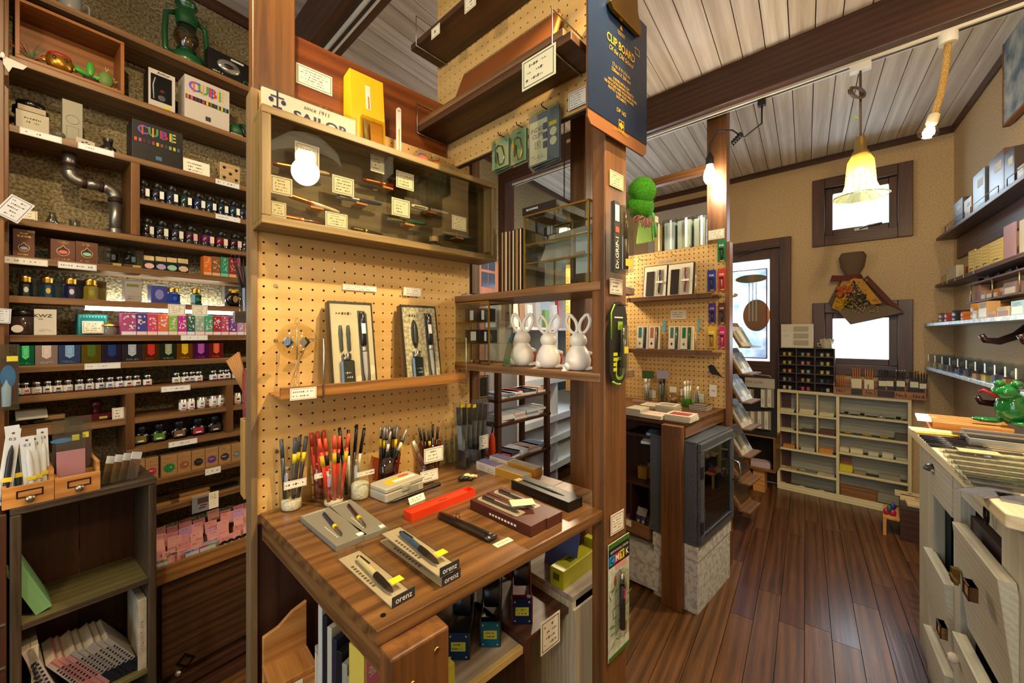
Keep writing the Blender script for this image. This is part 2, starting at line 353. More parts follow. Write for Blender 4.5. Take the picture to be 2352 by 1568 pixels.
# pillar where the far beam meets the left wall
a_,_=LW.hit(1155,600);struct(MB().box(a_-.06,a_+.06,-.07,.0,0,CEIL-.1).obj('wall_pillar',DARKW['z'],None,.004,LW.P(0,0,0),LW.rz),'dark timber pillar under the far beam on the left wall')
# ================================================================ ISLAND POSTS, PEGBOARDS
def pegboard(name,fr,s0,s1,z0,z1,label,th=.0055,pitch=.025,off=(0,0),r=.0026,mat=None):
 b=MB();nx=round((s1-s0)/pitch);nz=round((z1-z0)/pitch);px_,pz_=(s1-s0)/nx,(z1-z0)/nz
 ring=[(math.cos(math.pi*(2*i+1)/8),math.sin(math.pi*(2*i+1)/8))for i in range(8)]
 for i in range(nx):
  for j in range(nz):
   cx,cz=s0+(i+.5)*px_,z0+(j+.5)*pz_;h,g=px_/2,pz_/2
   o8=[(h,g*.4142),(h*.4142,g),(-h*.4142,g),(-h,g*.4142),(-h,-g*.4142),(-h*.4142,-g),(h*.4142,-g),(h,-g*.4142)]
   out=[(cx+x,0,cz+z)for x,z in o8];inn=[(cx+r*x,0,cz+r*z)for x,z in ring];inb=[(x,th,z)for x,_,z in inn]
   v=out+inn+inb+[(cx+h,0,cz+g),(cx-h,0,cz+g),(cx-h,0,cz-g),(cx+h,0,cz-g)]
   f=[]
   for k in range(8):l=(k+1)%8;f.append((k,l,8+l,8+k));f.append((8+k,8+l,16+l,16+k))
   f+=[(0,24,1),(2,25,3),(4,26,5),(6,27,7)]
   b.add(v,[tuple(reversed(q))if False else q for q in f])
   # back sheet as ring cells too, shared outline
 for i in range(nx):
  for j in range(nz):
   cx,cz=s0+(i+.5)*px_,z0+(j+.5)*pz_;h,g=px_/2,pz_/2
   o4=[(cx+h,th,cz+g),(cx-h,th,cz+g),(cx-h,th,cz-g),(cx+h,th,cz-g)];r4=[(cx+r*x*1.0,th,cz+r*z*1.0)for x,z in ring]
   b.add(o4+r4,[(0,1,6,5,4),(1,2,8,7,6),(2,3,10,9,8),(3,0,4,11,10)])
 b.box(s0-.001,s0,-.0003,th,z0,z1);b.box(s1,s1+.001,-.0003,th,z0,z1);b.box(s0,s1,-.0003,th,z1,z1+.001)
 t=thing(name,label,'pegboard',fr.P(0,0,0),fr.rz);b.obj('perforated_panel',mat or PEG,t);return t
pb=pegboard('pegboard',B,0,.585,TZ-.005,1.76,'birch pegboard lit yellow behind the pen table')
MB().box(-.012,.0,-.004,.05,0,1.76).obj('edge_board',wood('#6d563b','#8e7450','z'),pb)
MB().box(.0,.585,.008,.016,TZ,1.75).obj('backing',mt('#3a2a1a',.9),pb)
MB().box(.0,.585,.004,.016,0,TZ-.03).obj('lower_panel',DARKW['z'],pb)
MB().box(.047,.085,.1,.25,0,1.7).obj('rear_post',POSTW['z'],pb,.002)
for u,v in((633,656),(633,782),(636,1037),(767,618),(980,640)):
 a,z=B.hit(u,v);MB().lathe([(.0045,0),(.004,.0012)],12,T(a,0,z)@Rx(math.pi/2)).obj('screw',STEEL,pb)
def post(name,fr,s0,s1,y0,y1,z0,z1,label,mat=None):
 return struct(MB().box(s0,s1,y0,y1,z0,z1).obj(name,(mat or POSTW)['z'],None,.003,fr.P(0,0,0),fr.rz),label)
post('wooden_post',B,-.006,.082,.02,.058,1.5,CEIL-.19,'stained timber post rising behind the sailor sign')
PS=Fr(.207,.88,E1)
post('wooden_post',PS,0,.0895,0,.036,0,CEIL,'stained timber post with the clipboard and hanging pens')
post('wooden_post',C.__class__(*C.P(0,-.17,0)[:2],E2),C.S(1309,-.17),C.S(1344,-.17),0,.04,0,CEIL-.19,'slim stained post standing behind the rabbit shelf')
# brown plywood panel above the pegboard
a0,zt0=B.hit(682,80,-.03);a1,zt1=B.hit(1006,236,-.03)
struct(MB().box(a0-.01,a1+.03,.03,.042,1.45,(zt0+zt1)/2).obj('trim_4',wood('#5a2a0e','#8d4c1d','x',.7,.3),None,.001,B.P(0,0,0),B.rz),'glossy red brown plywood panel above the glass pen case')
# upper peg panel along E2
ub=pegboard('pegboard',C,-.065,.535,C.Z(1058,378),2.55,'upper pegboard strip holding the sketchbook shelf and clip packs')
MB().box(-.065,.535,.008,.02,C.Z(1058,378),2.55).obj('backing',mt('#3a2a1a',.9),ub)
# far island pegboard
dz0=TZ;dz1=D.Z(1668,556)
db=pegboard('pegboard',D,D.S(1300),D.S(1668),dz0,dz1,'far pegboard behind the table of book stacks',r=.0036)
MB().box(D.S(1668),D.S(1668)+.019,-.01,.05,0,dz1+.0).obj('edge_board',POSTW['z'],db)
for u0,u1 in((1300,1528),(1537,1668)):MB().box(D.S(u0),D.S(u1),.012,.016,dz0,dz1-.01).obj('backing',mt('#2a1c12',.9),db)  # dark sheet added so the holes look shaded; gap keeps a bright column
struct(MB().box(K.S(1490),K.S(1625),-.02,-.001,dz+.085,K.Z(1560,478)).obj('trim_6',mt('#b8b0ae',.6),None,.002,K.P(0,0,0),K.rz),'pale transom panel above the door');struct(MB().box(K.S(1490),K.S(1625),-.03,-.001,K.Z(1560,478),K.Z(1560,466)).obj('trim_7',BEAMW['x'],None,.002,K.P(0,0,0),K.rz),'brown rail above the transom panel')
f_=Fr(*D.P(0,-.01,0)[:2],E2)
post('wooden_post',f_,D.S(1622),D.S(1668),.0,.06,0,CEIL,'stained post with the bare bulb, behind the far pegboard')
b=MB().box(D.S(1440),D.S(1625),.0,.04,D.Z(1600,398),D.Z(1600,380));struct(b.obj('cross_rail',POSTW['x'],None,.002,D.P(0,-.02,0),D.rz),'thin timber rail running to the bulb post')
# ================================================================ FURNITURE
# ---- ink shelf unit on the left wall
su=thing('wall_shelf_unit','stained pine shelf unit full of ink bottles along the left wall','shelf',A.P(0,0,0),A.rz)
SX0,SX1,SD,ST=A.S(20),A.S(640),.148,.02
SH={}
def shelf(k,u,v,s0=SX0,s1=SX1,name='shelf_board'):
 z=A.Z(u,v);SH[k]=z
 MB().box(s0,s1,0,SD,z-ST,z).obj(name,PINE['x'],su,.0015)
sU1=A.S(311);sU2=A.S(299);sU3=A.S(528)
shelf(0,571,198);shelf(1,571,318);shelf(2,569,429)
shelf(3,570,505,sU1+.01);shelf(4,576,579);shelf(5,559,639);shelf(6,548,704);shelf(7,300,769)
shelf(8,556,820);shelf(9,576,869);shelf(10,576,926);shelf(11,556,987,sU2-.01);shelf(12,556,1057);shelf(13,556,1116)
for s_,a,b in((sU1,SH[4],SH[2]-ST),(sU2,SH[11],SH[9]-ST),(sU3,SH[11],SH[9]-ST),(A.S(22)-.012,0,CEIL-.2),(SX1+.012,0,CEIL-.2)):
 MB().box(s_-.011,s_+.011,-.002,SD,a,b).obj('upright',POSTW['z'],su,.0015)
MB().box(A.S(22)-.09,A.S(22)-.01,-.06,SD,0,CEIL-.05).obj('side_post',POSTW['z'],su,.002)
MB().box(SX0,SX1,.0,.02,SH[11]-.1-ST,SH[11]-ST).obj if False else None
# LED strip under shelf six
le=thing('led_strip','glowing white LED tube under the gold-capped ink shelf','light',A.P(0,0,0),A.rz)
l0,l1=A.S(197),A.S(566);zl=SH[6]-ST
MB().box(l0,l1,.012,.03,zl-.012,zl).obj('diffuser',mt('#fff4dc',.5,0,0,9.),le)
MB().box(l0-.03,l0,.012,.03,zl-.011,zl).obj('end_cap',mt('#7a756c',.5),le)
MB().tube([(l0-.03,.02,zl-.005),(l0-.1,.03,zl-.004),(A.S(30),.05,zl+.0)],.0015,5).obj('wire',mt('#b7ac98',.5),le)
def area(name,loc,rot,sx,sy,power,colr):
 l=bpy.data.lights.new(name,'AREA');l.shape='RECTANGLE';l.size=sx;l.size_y=sy;l.energy=power;l.color=colr
 o=bpy.data.objects.new(name,l);col.objects.link(o);o.location=loc;o.rotation_euler=rot;return o
 # the shelf light washes the wall above as well: a second strip hidden at the back of shelf six
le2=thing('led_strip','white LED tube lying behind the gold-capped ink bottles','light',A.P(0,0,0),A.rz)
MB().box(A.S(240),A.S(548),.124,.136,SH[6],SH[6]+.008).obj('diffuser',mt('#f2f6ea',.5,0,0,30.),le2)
# ---- tray of refills and cabinet below
TR=Fr(*A.P(0,.08,0)[:2],D1)
lo=thing('base_cabinet','dark veneered base cabinet with door below the refill tray','cabinet',TR.P(0,0,0),TR.rz)
c0s,c1s=TR.S(367),TR.S(700);czt=TR.Z(360,1345);czb=.03
VEN=wood('#2c1a0d','#5a3a20','x',1.2,.4)
MB().box(c0s-.3,c1s,.012,.2,czb,czt).obj('body',DARKW['x'],lo,.002)
MB().box(TR.S(370),TR.S(570),-.004,.012,TR.Z(569,1460)+.01,czt-.004).obj('door',VEN,lo,.002)
MB().box(TR.S(572),c1s,-.008,.012,czb,czt).obj('stile',DARKW['z'],lo,.002)
MB().box(TR.S(367),c1s,-.012,.014,czb,czb+.035).obj('plinth_rail',DARKW['x'],lo,.002)
a,z=TR.hit(426,1514);hb=MB();Mh=T(a,-.005,z)@Ry(math.radians(45))
for x0,x1,z0,z1 in((-.02,.02,.012,.017),(-.02,.02,-.017,-.012),(-.02,-.015,-.017,.017),(.015,.02,-.017,.017)):hb.box(x0,x1,-.002,.001,z0,z1,Mh)
hb.obj('label_holder',DARKMET,lo)
a,z=TR.hit(405,1541);MB().lathe([(.003,0),(.003,.006),(.008,.009),(.009,.014),(.005,.018)],12,T(a,-.004,z)@Rx(math.pi/2)).obj('knob',mt('#d8d5cc',.15,.7),lo)
MB().box(TR.S(340),c1s,-.05,.16,.0,.02).obj('floor_board',DARKW['x'],lo)
tr=thing('refill_tray','long pine tray packed with pink index cards and pencil leads','tray',TR.P(0,0,0),TR.rz)
t0,t1=TR.S(351),TR.S(640);tz0=TR.Z(351,1345);tz1=TR.Z(351,1308)+.002
TRZ=(tz0,tz1)
MB().box(t0,t1,-.02,-.002,tz0,tz1).obj('front_board',wood('#6b431d','#a8763f','x'),tr,.002)
MB().box(t0,t1,-.002,.17,tz0,tz0+.008).obj('bottom_board',PINE['x'],tr);MB().box(t0,t0+.012,-.002,.17,tz0+.008,tz1).obj('end_board',PINE['y'],tr)
MB().box(t0,t1,.16,.17,tz0+.008,tz1+.05).obj('back_board',PINE['x'],tr)
# ---- near book crate (left foreground)
G=Fr(*A.P(0,.27,0)[:2],D1)
cr=thing('book_crate','weathered dark wood crate bookcase standing in front of the ink shelves','bookcase',G.P(0,0,0),G.rz)
g0_,g1_=G.S(22),G.S(360);gt=G.Z(23,1169);gdp=.2;th=.016
gzA=G.Z(336,1328);gzB=G.Z(352,1530)
MB().box(g0_-.0,g1_,-.002,gdp,gt-.018,gt).obj('top_board',OLDW['x'],cr,.003)
for x0 in(g0_,g1_-.018):MB().box(x0,x0+.018,0,gdp,0,gt-.018).obj('side_board',OLDW['z'],cr,.003)
OLIVE=wood('#4a4424','#6b6238','x',1,.6)
MB().box(g0_+.018,g1_-.018,.004,gdp-.008,gzA-.014,gzA).obj('shelf_board',OLIVE,cr,.001)
MB().box(g0_+.018,g1_-.018,-.001,.004,gzA-.014,gzA-.0005).obj('shelf_lip',OLDW['x'],cr)
MB().box(g0_+.018,g1_-.018,.004,gdp-.008,gzB-.014,gzB).obj('shelf_board',OLIVE,cr,.001)
MB().box(g0_+.018,(g0_+g1_)/2-.001,gdp-.008,gdp,0,gt-.018).obj('back_board',DARKW['z'],cr);MB().box((g0_+g1_)/2+.001,g1_-.018,gdp-.008,gdp,0,gt-.018).obj('back_board',DARKW['z'],cr)
# neighbouring dark cabinet at the very edge of the picture
nc=thing('side_cabinet','dark brown cabinet at the picture edge beside the book crate','cabinet',G.P(0,0,0),G.rz)
MB().box(g0_-.25,g0_-.004,.002,gdp,0,gt-.01).obj('body',DARKW['z'],nc,.002)
for v in(1434,1533):z=G.Z(10,v);MB().box(g0_-.06,g0_-.006,-.002,.002,z-.002,z+.002).obj('groove_strip',mt('#6d675c',.5,.5),nc)
# ---- pen table of the near island
tb=thing('display_table','stained plank table covered with mechanical pencils and pen boxes','table',B.P(0,0,TZ),B.rz)
tl=Vector((-.557,.875));FLc=Vector((-.179,.525));L6=.612
def loc2(fr,p,z):q=Vector((p[0]-fr.o[0],p[1]-fr.o[1]));return(q.x*fr.d[0]+q.y*fr.d[1],-(q.x*fr.n[0]+q.y*fr.n[1]),z)
e1=Vector(E1);P4=[tl,FLc,FLc+e1*L6,tl+e1*L6]
def slab(P,z0,z1,fr):return MB().hexa([loc2(fr,p,z0)for p in(P[0],P[1],P[2],P[3])]+[loc2(fr,p,z1)for p in(P[0],P[1],P[2],P[3])])
ed=(FLc-tl);nb=3
for i in range(nb):
 a,b=i/nb,(i+1)/nb;slab([tl+ed*a,tl+ed*b,tl+ed*b+e1*L6,tl+ed*a+e1*L6],-.021,0,B).obj('table_board',TABLEW['x'],tb,.0012)
ap=tl+e1*.002;slab([tl+e1*.004,FLc+e1*.004,FLc+e1*.024,tl+e1*.024],-.06,-.0215,B).obj('apron',TABLEW['y'],tb,.001)
slab([tl+e1*(L6-.02),FLc+e1*(L6-.02),FLc+e1*L6,tl+e1*L6],-.06,-.0215,B).obj('apron',TABLEW['y'],tb,.001)
LG=Fr(-.154,.505,E1)
lg=MB().box(0,.089,0,.0365,-TZ,-.022).obj('leg',POSTW['z'],tb,.0035);lg.location=loc2(B,LG.o,0);
for x,z in((.03,-.07),(.068,-.045)):
 q=MB().lathe([(.0042,0),(.0036,.001)],12,T(loc2(B,LG.P(x,0,0),0)[0],loc2(B,LG.P(x,0,0),0)[1],z)@Rx(math.pi/2)).obj('screw',BRASS,tb)
q=gp(880,1413,TZ);MB().lathe([(.004,0),(.004,.0008)],12,T(*loc2(B,q,0))).obj('screw',DARKMET,tb)
q=gp(630,1174,TZ)
# ---- far island table
t2=thing('display_table','stained table with stacks of thin books below the far pegboard','table',D.P(0,0,TZ),D.rz)
frc=gp(1575,972,TZ).to_2d();brc=gp(1664,938,TZ).to_2d();e2=Vector(E2)
L2=.62;P4=[brc-e2*L2,frc-e2*L2,frc,brc]
slab(P4,-.02,0,D).obj('table_top',wood('#3a2012','#6d452a','x',.7,.3),t2,.0015)
slab([frc-e2*.02,brc-e2*.02,brc,frc][::-1]if False else[brc-e2*.02,frc-e2*.02,frc,brc],-.066,-.0205,D).obj('apron',TABLEW['y'],t2,.001)
lo2=loc2(D,frc,0);MB().box(lo2[0]-.095,lo2[0]-.004,lo2[1]-.04,lo2[1]-.001,-TZ,-.012).obj('leg',POSTW['z'],t2,.003)
MB().box(lo2[0]-.6,lo2[0]-.56,lo2[1]-.0,lo2[1]+.04,-TZ,-.022).obj('leg',POSTW['z'],t2,.003)
MB().box(lo2[0]-.6,lo2[0]-.1,lo2[1]+.35,lo2[1]+.37,-TZ,-.022).obj('back_panel',DARKW['z'],t2)
# ---- rabbit shelf boards (part of the near island)
rs=thing('shelf_rack','two stained boards between pegboard and post holding glass cases and white rabbits','shelf',C.P(0,0,0),C.rz)
ZU=H+(HY-648)/FPX*.905;ZLo=H+(HY-857)/FPX*.905
SHD=.17
MB().box(-.012,.536,0,SHD,ZU-.0195,ZU).obj('shelf_board',PINE['x'],rs,.0015)
MB().box(-.012,.536,0,SHD,ZLo-.0195,ZLo).obj('shelf_board',PINE['x'],rs,.0015)
MB().box(.05,.536,.12,.14,ZLo-.09,ZLo-.02).obj if False else None
MB().box(-.05,-.013,.10,.139,0,CEIL-.2).obj('back_post',POSTW['z'],rs,.003)
# ---- glass pen case on the pegboard
CS=Fr(*B.P(0,.079,0)[:2],E1)
pc=thing('pen_display_case','long wooden wall case with glass front showing fountain pens','display case',CS.P(0,0,0),CS.rz)
x0,x1=CS.S(598),CS.S(1136);z0=CS.Z(598,513);z1=CS.Z(598,241);PCZ=(z0,z1);PCX=(x0,x1);fw=.017
CW_={a:wood('#5f4a25','#8d7340',a)for a in 'xyz'}
MB().box(x0,x1,-.001,.078,z0,z0+.012).obj('bottom_board',CW_['x'],pc,.0015);MB().box(x0,x1,-.001,.078,z1-.012,z1).obj('top_board',CW_['x'],pc,.0015)
MB().box(x0,x0+.012,.0,.078,z0+.012,z1-.012).obj('end_board',CW_['z'],pc,.001);MB().box(x1-.012,x1,0,.078,z0+.012,z1-.012).obj('end_board',CW_['z'],pc,.001)
MB().box(x0+.012,x1-.012,.07,.076,z0+.012,z1-.012).obj('back_panel',wood('#463a22','#6a5a38','x',.8,.6),pc)
for a,b,c,d,ax in((x0,x1,z0,z0+fw,'x'),(x0,x1,z1-fw,z1,'x'),(x0,x0+fw,z0+fw,z1-fw,'z'),(x1-fw,x1,z0+fw,z1-fw,'z')):
 MB().box(a,b,-.012,-.001,c,d).obj('front_frame',CW_[ax],pc,.0015)
MB().box(x0+fw,x1-fw,-.005,-.003,z0+fw,z1-fw).obj('pane',film('#f2f2ea',.12,.01),pc)
# ---- hanging shelves on the upper peg panel
def hang_shelf(zf,s0,s1,dep,lip,label):
 t=thing('hanging_shelf',label,'shelf',C.P(0,0,0),C.rz)
 DK=wood('#2f1a0b','#5b391c','x',.8)
 MB().box(s0,s1,-dep,-.006,zf,zf+.018).obj('shelf_board',DK,t,.0015)
 if lip:MB().box(s0+.03,s1-.02,-dep-.0,-dep+.012,zf+.0182,zf+lip).obj('front_lip',PINE['x'],t,.001)
 for x in(s0+.035,s1-.045):
  p=[(x,.0,zf+.085),(x,-dep-.004,zf+.085),(x,-dep-.004,zf-.003),(x,.0,zf-.003)]
  MB().tube(p,.0017,6).obj('wire_bracket',STEEL,t)
 return t
zlow=C.Z(969,304,.104);zup=C.Z(965,106,.104)
hang_shelf(zlow,-.045,.535,.112,.034,'lower dark hanging shelf with the brown sketchbook');hang_shelf(zup,-.05,.535,.112,0,'upper dark hanging shelf near the ceiling with small price tags')
# ---- white cubby unit at the back wall
WU=Fr(*gp(1785,1120,0).to_2d(),E2)
wu=thing('cubby_shelf','low cream painted cubby shelf of erasers and small tins at the back wall','shelf',WU.P(0,0,0),WU.rz)
u1=WU.S(2094);zt=WU.Z(1785,893);CUB=(u1,zt);dp=.105;th=.016;mid=WU.S(1924)
CRM={a:wood('#c6b585','#e6d6a8',a,1.1,.5)for a in 'xyz'}
MB().box(0,u1,0,dp,zt-.022,zt).obj('top_board',CRM['x'],wu,.002)
for s in(0,mid-.009,u1-.018):MB().box(s,s+.018,0.001,dp,.0,zt-.022).obj('upright',CRM['z'],wu,.0015)
MB().box(.018,u1-.018,0,.012,0.0,.05).obj('plinth',CRM['x'],wu,.0015)
MB().box(.018,u1-.018,dp-.008,dp,0,zt-.022).obj('back_panel',wood('#84806e','#a5a08a','x',1.2),wu)
LZ=[WU.Z(1788,v)for v in(945,985,1026,1074,1112)];RZl=[WU.Z(2090,v)for v in(969,1017,1063,1113)]
for i,z in enumerate(LZ):MB().box(.018,mid-.009,.002,dp-.008,z-th+.003,z).obj('shelf_board',CRM['x'],wu,.001)
for z in RZl+[LZ[-1]]:MB().box(mid+.009,u1-.018,.002,dp-.008,z-th+.003,z).obj('shelf_board',CRM['x'],wu,.001)
for u in(1831,1877):
 s=WU.S(u);MB().box(s-.005,s+.005,.003,dp-.008,LZ[2],zt-.022).obj('divider',CRM['z'],wu,.001)
GREEN=mt('#2d4a22',.95)
for i,z in enumerate(LZ):MB().box(.02,mid-.011,.03,dp-.01,z,z+.0015).obj('felt_liner',GREEN,wu)
for z in RZl+[LZ[-1]]:MB().box(mid+.011,u1-.02,.03,dp-.01,z,z+.0015).obj('felt_liner',GREEN,wu)
# ---- right counter
TC=.85
k0=gp(2085,978,TC).to_2d();k1=gp(2262,1170,TC).to_2d()
N_=Fr(k0.x,k0.y,(-D1[0],-D1[1]));kl=(k1-k0).length
ct=thing('drawer_counter','cream distressed counter with tilting drawers at the right edge','counter',N_.P(0,0,0),N_.rz)
cd=.40
DW={a:wood('#aaa48e','#c6c0a9',a,1.8,.55,1.)for a in 'xyz'};CTOP=wood('#cdbb90','#e6d8b2','x',1.1,.5)
b=MB().hexa([(0,0,TC-.03),(kl,0,TC-.03),(kl+.02,.05,TC-.03),(0,.05,TC-.03),(0,0,TC),(kl,0,TC),(kl+.02,.05,TC),(0,.05,TC)]).hexa([(0,.05,TC-.03),(kl+.02,.05,TC-.03),(kl+.02,cd,TC-.03),(0,cd,TC-.03),(0,.05,TC),(kl+.02,.05,TC),(kl+.02,cd,TC),(0,cd,TC)])
b.obj('worktop',CTOP,ct,.003)
fx=.03
xs=[.02]+[N_.S(u,-fx)for u in(2175,2192)]+[N_.S(2300,-fx),N_.S(2316,-fx)]
ke=kl+.0
for x0_,x1_ in((.02,N_.S(2143,-fx)),(N_.S(2190,-fx),N_.S(2206,-fx)),(N_.S(2300,-fx),ke)):
 MB().box(x0_,x1_,fx,fx+.03,0,TC-.03).obj('upright',DW['z'],ct,.0015)
MB().box(.02,ke,fx+.002,fx+.028,TC-.10,TC-.03).obj('top_rail',DW['x'],ct,.001)
MB().box(.02,ke,cd-.02,cd-.005,0,TC-.03).obj('back_panel',DW['z'],ct)
MB().box(ke-.02,ke,fx+.03,cd-.02,0,TC-.03).obj('end_panel',DW['z'],ct,.001)
MB().box(.02,.04,fx+.03,cd-.02,0,TC-.03).obj('end_panel',DW['z'],ct,.001)
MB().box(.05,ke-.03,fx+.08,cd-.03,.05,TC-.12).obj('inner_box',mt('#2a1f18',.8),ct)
xa,xb=N_.S(2143,-fx),N_.S(2190,-fx);xc,xd=N_.S(2206,-fx),N_.S(2300,-fx)
MB().box(xa+.001,xb-.001,fx-.004,fx+.014,TC-.19,TC-.052).obj('drawer',DW['x'],ct,.002)
cup=MB();cx_,cz_=N_.hit(2146,1077,-fx)
for i in range(7):
 a=math.pi*i/7;a2=math.pi*(i+1)/7
 for j in range(5):
  e,f2=math.pi/2*j/5,math.pi/2*(j+1)/5
  pt=lambda A_,E_:(cx_+.028*math.cos(A_),fx-.004-.024*math.sin(A_)*math.cos(E_)*1.0,cz_-.004+.022*math.sin(A_)*math.sin(E_))
  cup.quad(pt(a,e),pt(a2,e),pt(a2,f2),pt(a,f2))
cup.obj('cup_pull',mt('#6b6256',.3,1.),ct)
# tilted open drawer fronts
def tilt_front(x0_,x1_,zb,zt_,out_top,name,mat,thk=.028,yb=None):
 yb=fx if yb is None else yb
 b=MB().hexa([(x0_,yb-.0,zb),(x1_,yb-.0,zb),(x1_,yb+thk,zb),(x0_,yb+thk,zb),(x0_,yb-out_top,zt_),(x1_,yb-out_top,zt_),(x1_,yb-out_top+thk,zt_),(x0_,yb-out_top+thk,zt_)])
 return b.obj(name,mat,ct,.002)
tf1=(N_.S(2186,-.0),N_.S(2290,-.0))
zt1=N_.Z(2186,1196,.0);zb1=N_.Z(2190,1437,0)
d1=tilt_front(tf1[0],tf1[1],zb1,zt1,.03,'drawer',DW['x'])
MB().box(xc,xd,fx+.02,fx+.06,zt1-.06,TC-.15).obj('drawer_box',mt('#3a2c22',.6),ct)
d2=tilt_front(tf1[0],tf1[1],zb1-.3,zb1-.022,.03,'drawer',DW['x'])
d3z=N_.Z(2135,1296,0);d3=tilt_front(xa-.03,xb+.0,d3z-.26,d3z,.02,'drawer',DW['x'])
d4=tilt_front(xa-.03,xb+.0,d3z-.55,d3z-.28,.02,'drawer',DW['x'])
def lab_holder(u,v,par,w_=.05,h_=.03,o=.03):
 a,z=N_.hit(u,v,o);M_=T(a,-o-.001,z);q=MB()
 for p in((-w_/2,w_/2,h_/2-.004,h_/2),(-w_/2,w_/2,-h_/2,-h_/2+.004),(-w_/2,-w_/2+.004,-h_/2,h_/2),(w_/2-.004,w_/2,-h_/2,h_/2)):q.box(p[0],p[1],-.004,.012,p[2],p[3],M_)
 q.obj('label_holder',mt('#4a2a18',.4,.6),par);MB().box(-w_/2,w_/2,-.001,.012,-h_/2,h_/2,M_).obj('label_slip',mt('#b08a58',.8),par)
lab_holder(2224,1354,d1,.045,.034,.022);lab_holder(2160,1444,d3,.045,.034,.012)
a,z=N_.hit(2170,1504,.02);MB().lathe([(.006,0),(.006,.006),(.013,.012),(.014,.02),(.008,.027)],12,T(a,.012,z)@Rx(math.pi/2)).obj('knob',mt('#cdbfa6',.15),d3)
a,z=N_.hit(2168,1315,.02);MB().box(-.012,.006,-.006,.01,-.018,.02,T(a,.0,z)).box(-.003,.05,-.01,-.002,-.005,.005,T(a,.0,z)).obj('latch',mt('#8a6a34',.35,1.),ct)
a,z=N_.hit(2237,1175,.0);MB().tube([(a+.012*math.cos(i*math.pi/8),.02,z+.024*math.sin(i*math.pi/8))for i in range(16)],.0028,6,closed=True).obj('ring_pull',mt('#1d1712',.4,.8),ct)
# ================================================================ GOODS ON THE INK SHELVES
def scribble(o,x0,x1,z0,z1,rows,y=-.0007,mat=None,name='handwriting',dens=.8):
 b=MB();hh=(z1-z0)/rows
 for r in range(rows):
  x=x0+(x1-x0)*random.uniform(0,.12);zc=z1-(r+.5)*hh;end=x1-(x1-x0)*random.uniform(0,.3)
  while x<end:
   l=min(hh*random.uniform(.12,.4),end-x)
   if random.random()<dens:d=hh*random.uniform(.06,.26);b.add([(x,y,zc-d),(x+l,y,zc-d*.6),(x+l,y,zc+d),(x,y,zc+d*.7)],[(0,1,2,3)])
   x+=l+hh*.16
 if b.f:b.obj(name,mat or INKL,o)
def frame_lines(o,x0,x1,z0,z1,t,mat,y=-.0006,name='printed_border'):
 b=MB()
 for a in((x0,x1,z0,z0+t),(x0,x1,z1-t,z1),(x0,x0+t,z0+t,z1-t),(x1-t,x1,z0+t,z1-t)):b.quad((a[0],y,a[2]),(a[1],y,a[2]),(a[1],y,a[3]),(a[0],y,a[3]))
 b.obj(name,mat,o)
def panel(o,x0,x1,z0,z1,mat,name='label_panel',y=-.0008):
 return MB().box(x0,x1,y,.0,z0,z1).obj(name,mat,o)
def shape(o,pts,mat,name,y=-.0012,y1=-.0002):return MB().prism(pts,y,y1).obj(name,mat,o)
def ell(cx,cz,rx,rz,n=20,a0=0):return[(cx+rx*math.cos(a0+2*math.pi*i/n),cz+rz*math.sin(a0+2*math.pi*i/n))for i in range(n)]
def card(fr,u0,v0,u1,v1,o,label,border='#5a6ab0',rows=3,tilt=0,roll=0,cat='price card',name='price_card',paper='#efe7d2',group=None,thick=.0006,ink=None):
 """paper card whose upper left / lower right corners show at these pixels on the plane o in front of fr"""
 a0,zt=fr.hit(u0,v0,o);a1,zb=fr.hit(u1,v1,o);
 am=(a0+a1)/2;w_=a1-a0;um=(u0+u1)/2;vm0=v0;
 h_=abs(fr.Z(um,v0 if v0<v1 else v1,o)-fr.Z(um,v1 if v0<v1 else v0,o));zb=fr.Z(um,max(v0,v1),o)
 t=MB().box(-w_/2,w_/2,0,thick,0,h_).obj(name,mt(paper,.8));t.location=fr.P(am,o,zb);t.rotation_euler=(tilt,roll,fr.rz)
 tag(t,label,cat,group)
 m_=min(w_,h_)*.07
 if border:frame_lines(t,-w_/2+m_,w_/2-m_,m_,h_-m_,max(m_*.35,.0005),mt(border,.8),-.0004)
 if rows:scribble(t,-w_/2+m_*2.4,w_/2-m_*2.4,m_*2.2,h_-m_*2.2,rows,-.0004,ink)
 return t
def slip(u0,u1,k,label,fr=A,o=.0012,h=.0165,z=None,dz=0):
 a0,a1=fr.S(u0,o),fr.S(u1,o);z=SH[k]-ST/2 if z is None else z
 t=MB().box(-(a1-a0)/2,(a1-a0)/2,0,.0008,-h/2,h/2).obj('price_slip',mt('#e6e4de',.8));t.location=fr.P((a0+a1)/2,o+.001,z+dz);t.rotation_euler=(0,0,fr.rz)
 tag(t,label,'price slip','price slips on the ink shelf edges');w_=a1-a0
 frame_lines(t,-w_/2+.001,w_/2-.001,-h/2+.001,h/2-.001,.0006,mt('#8a90a8',.8),-.0004);scribble(t,-w_/2+.004,w_/2-.004,-h/2+.003,h/2-.003,1,-.0004,mt('#7a7a88',.8),dens=.6);return t
def carton(fr,u0,u1,vt,zb,inset,depth,color,label,cat='box',name='carton',group=None,rough=.45,turn=0,metal=0.,um=None):
 a0,a1=fr.S(u0,-inset),fr.S(u1,-inset);h_=fr.Z((u0+u1)/2 if um is None else um,vt,-inset)-zb;w_=a1-a0
 m_=color if not isinstance(color,str)else mt(color,rough,metal)
 t=MB().box(-w_/2,w_/2,0,depth,0,h_).obj(name,m_,None,.0008);t.location=fr.P((a0+a1)/2,-inset,zb);t.rotation_euler=(0,0,fr.rz+turn)
 tag(t,label,cat,group);t['w']=w_;return t,w_,h_
INKW=mt('#f2efe6',.6);GOLD=mt('#c9a24a',.28,1.)
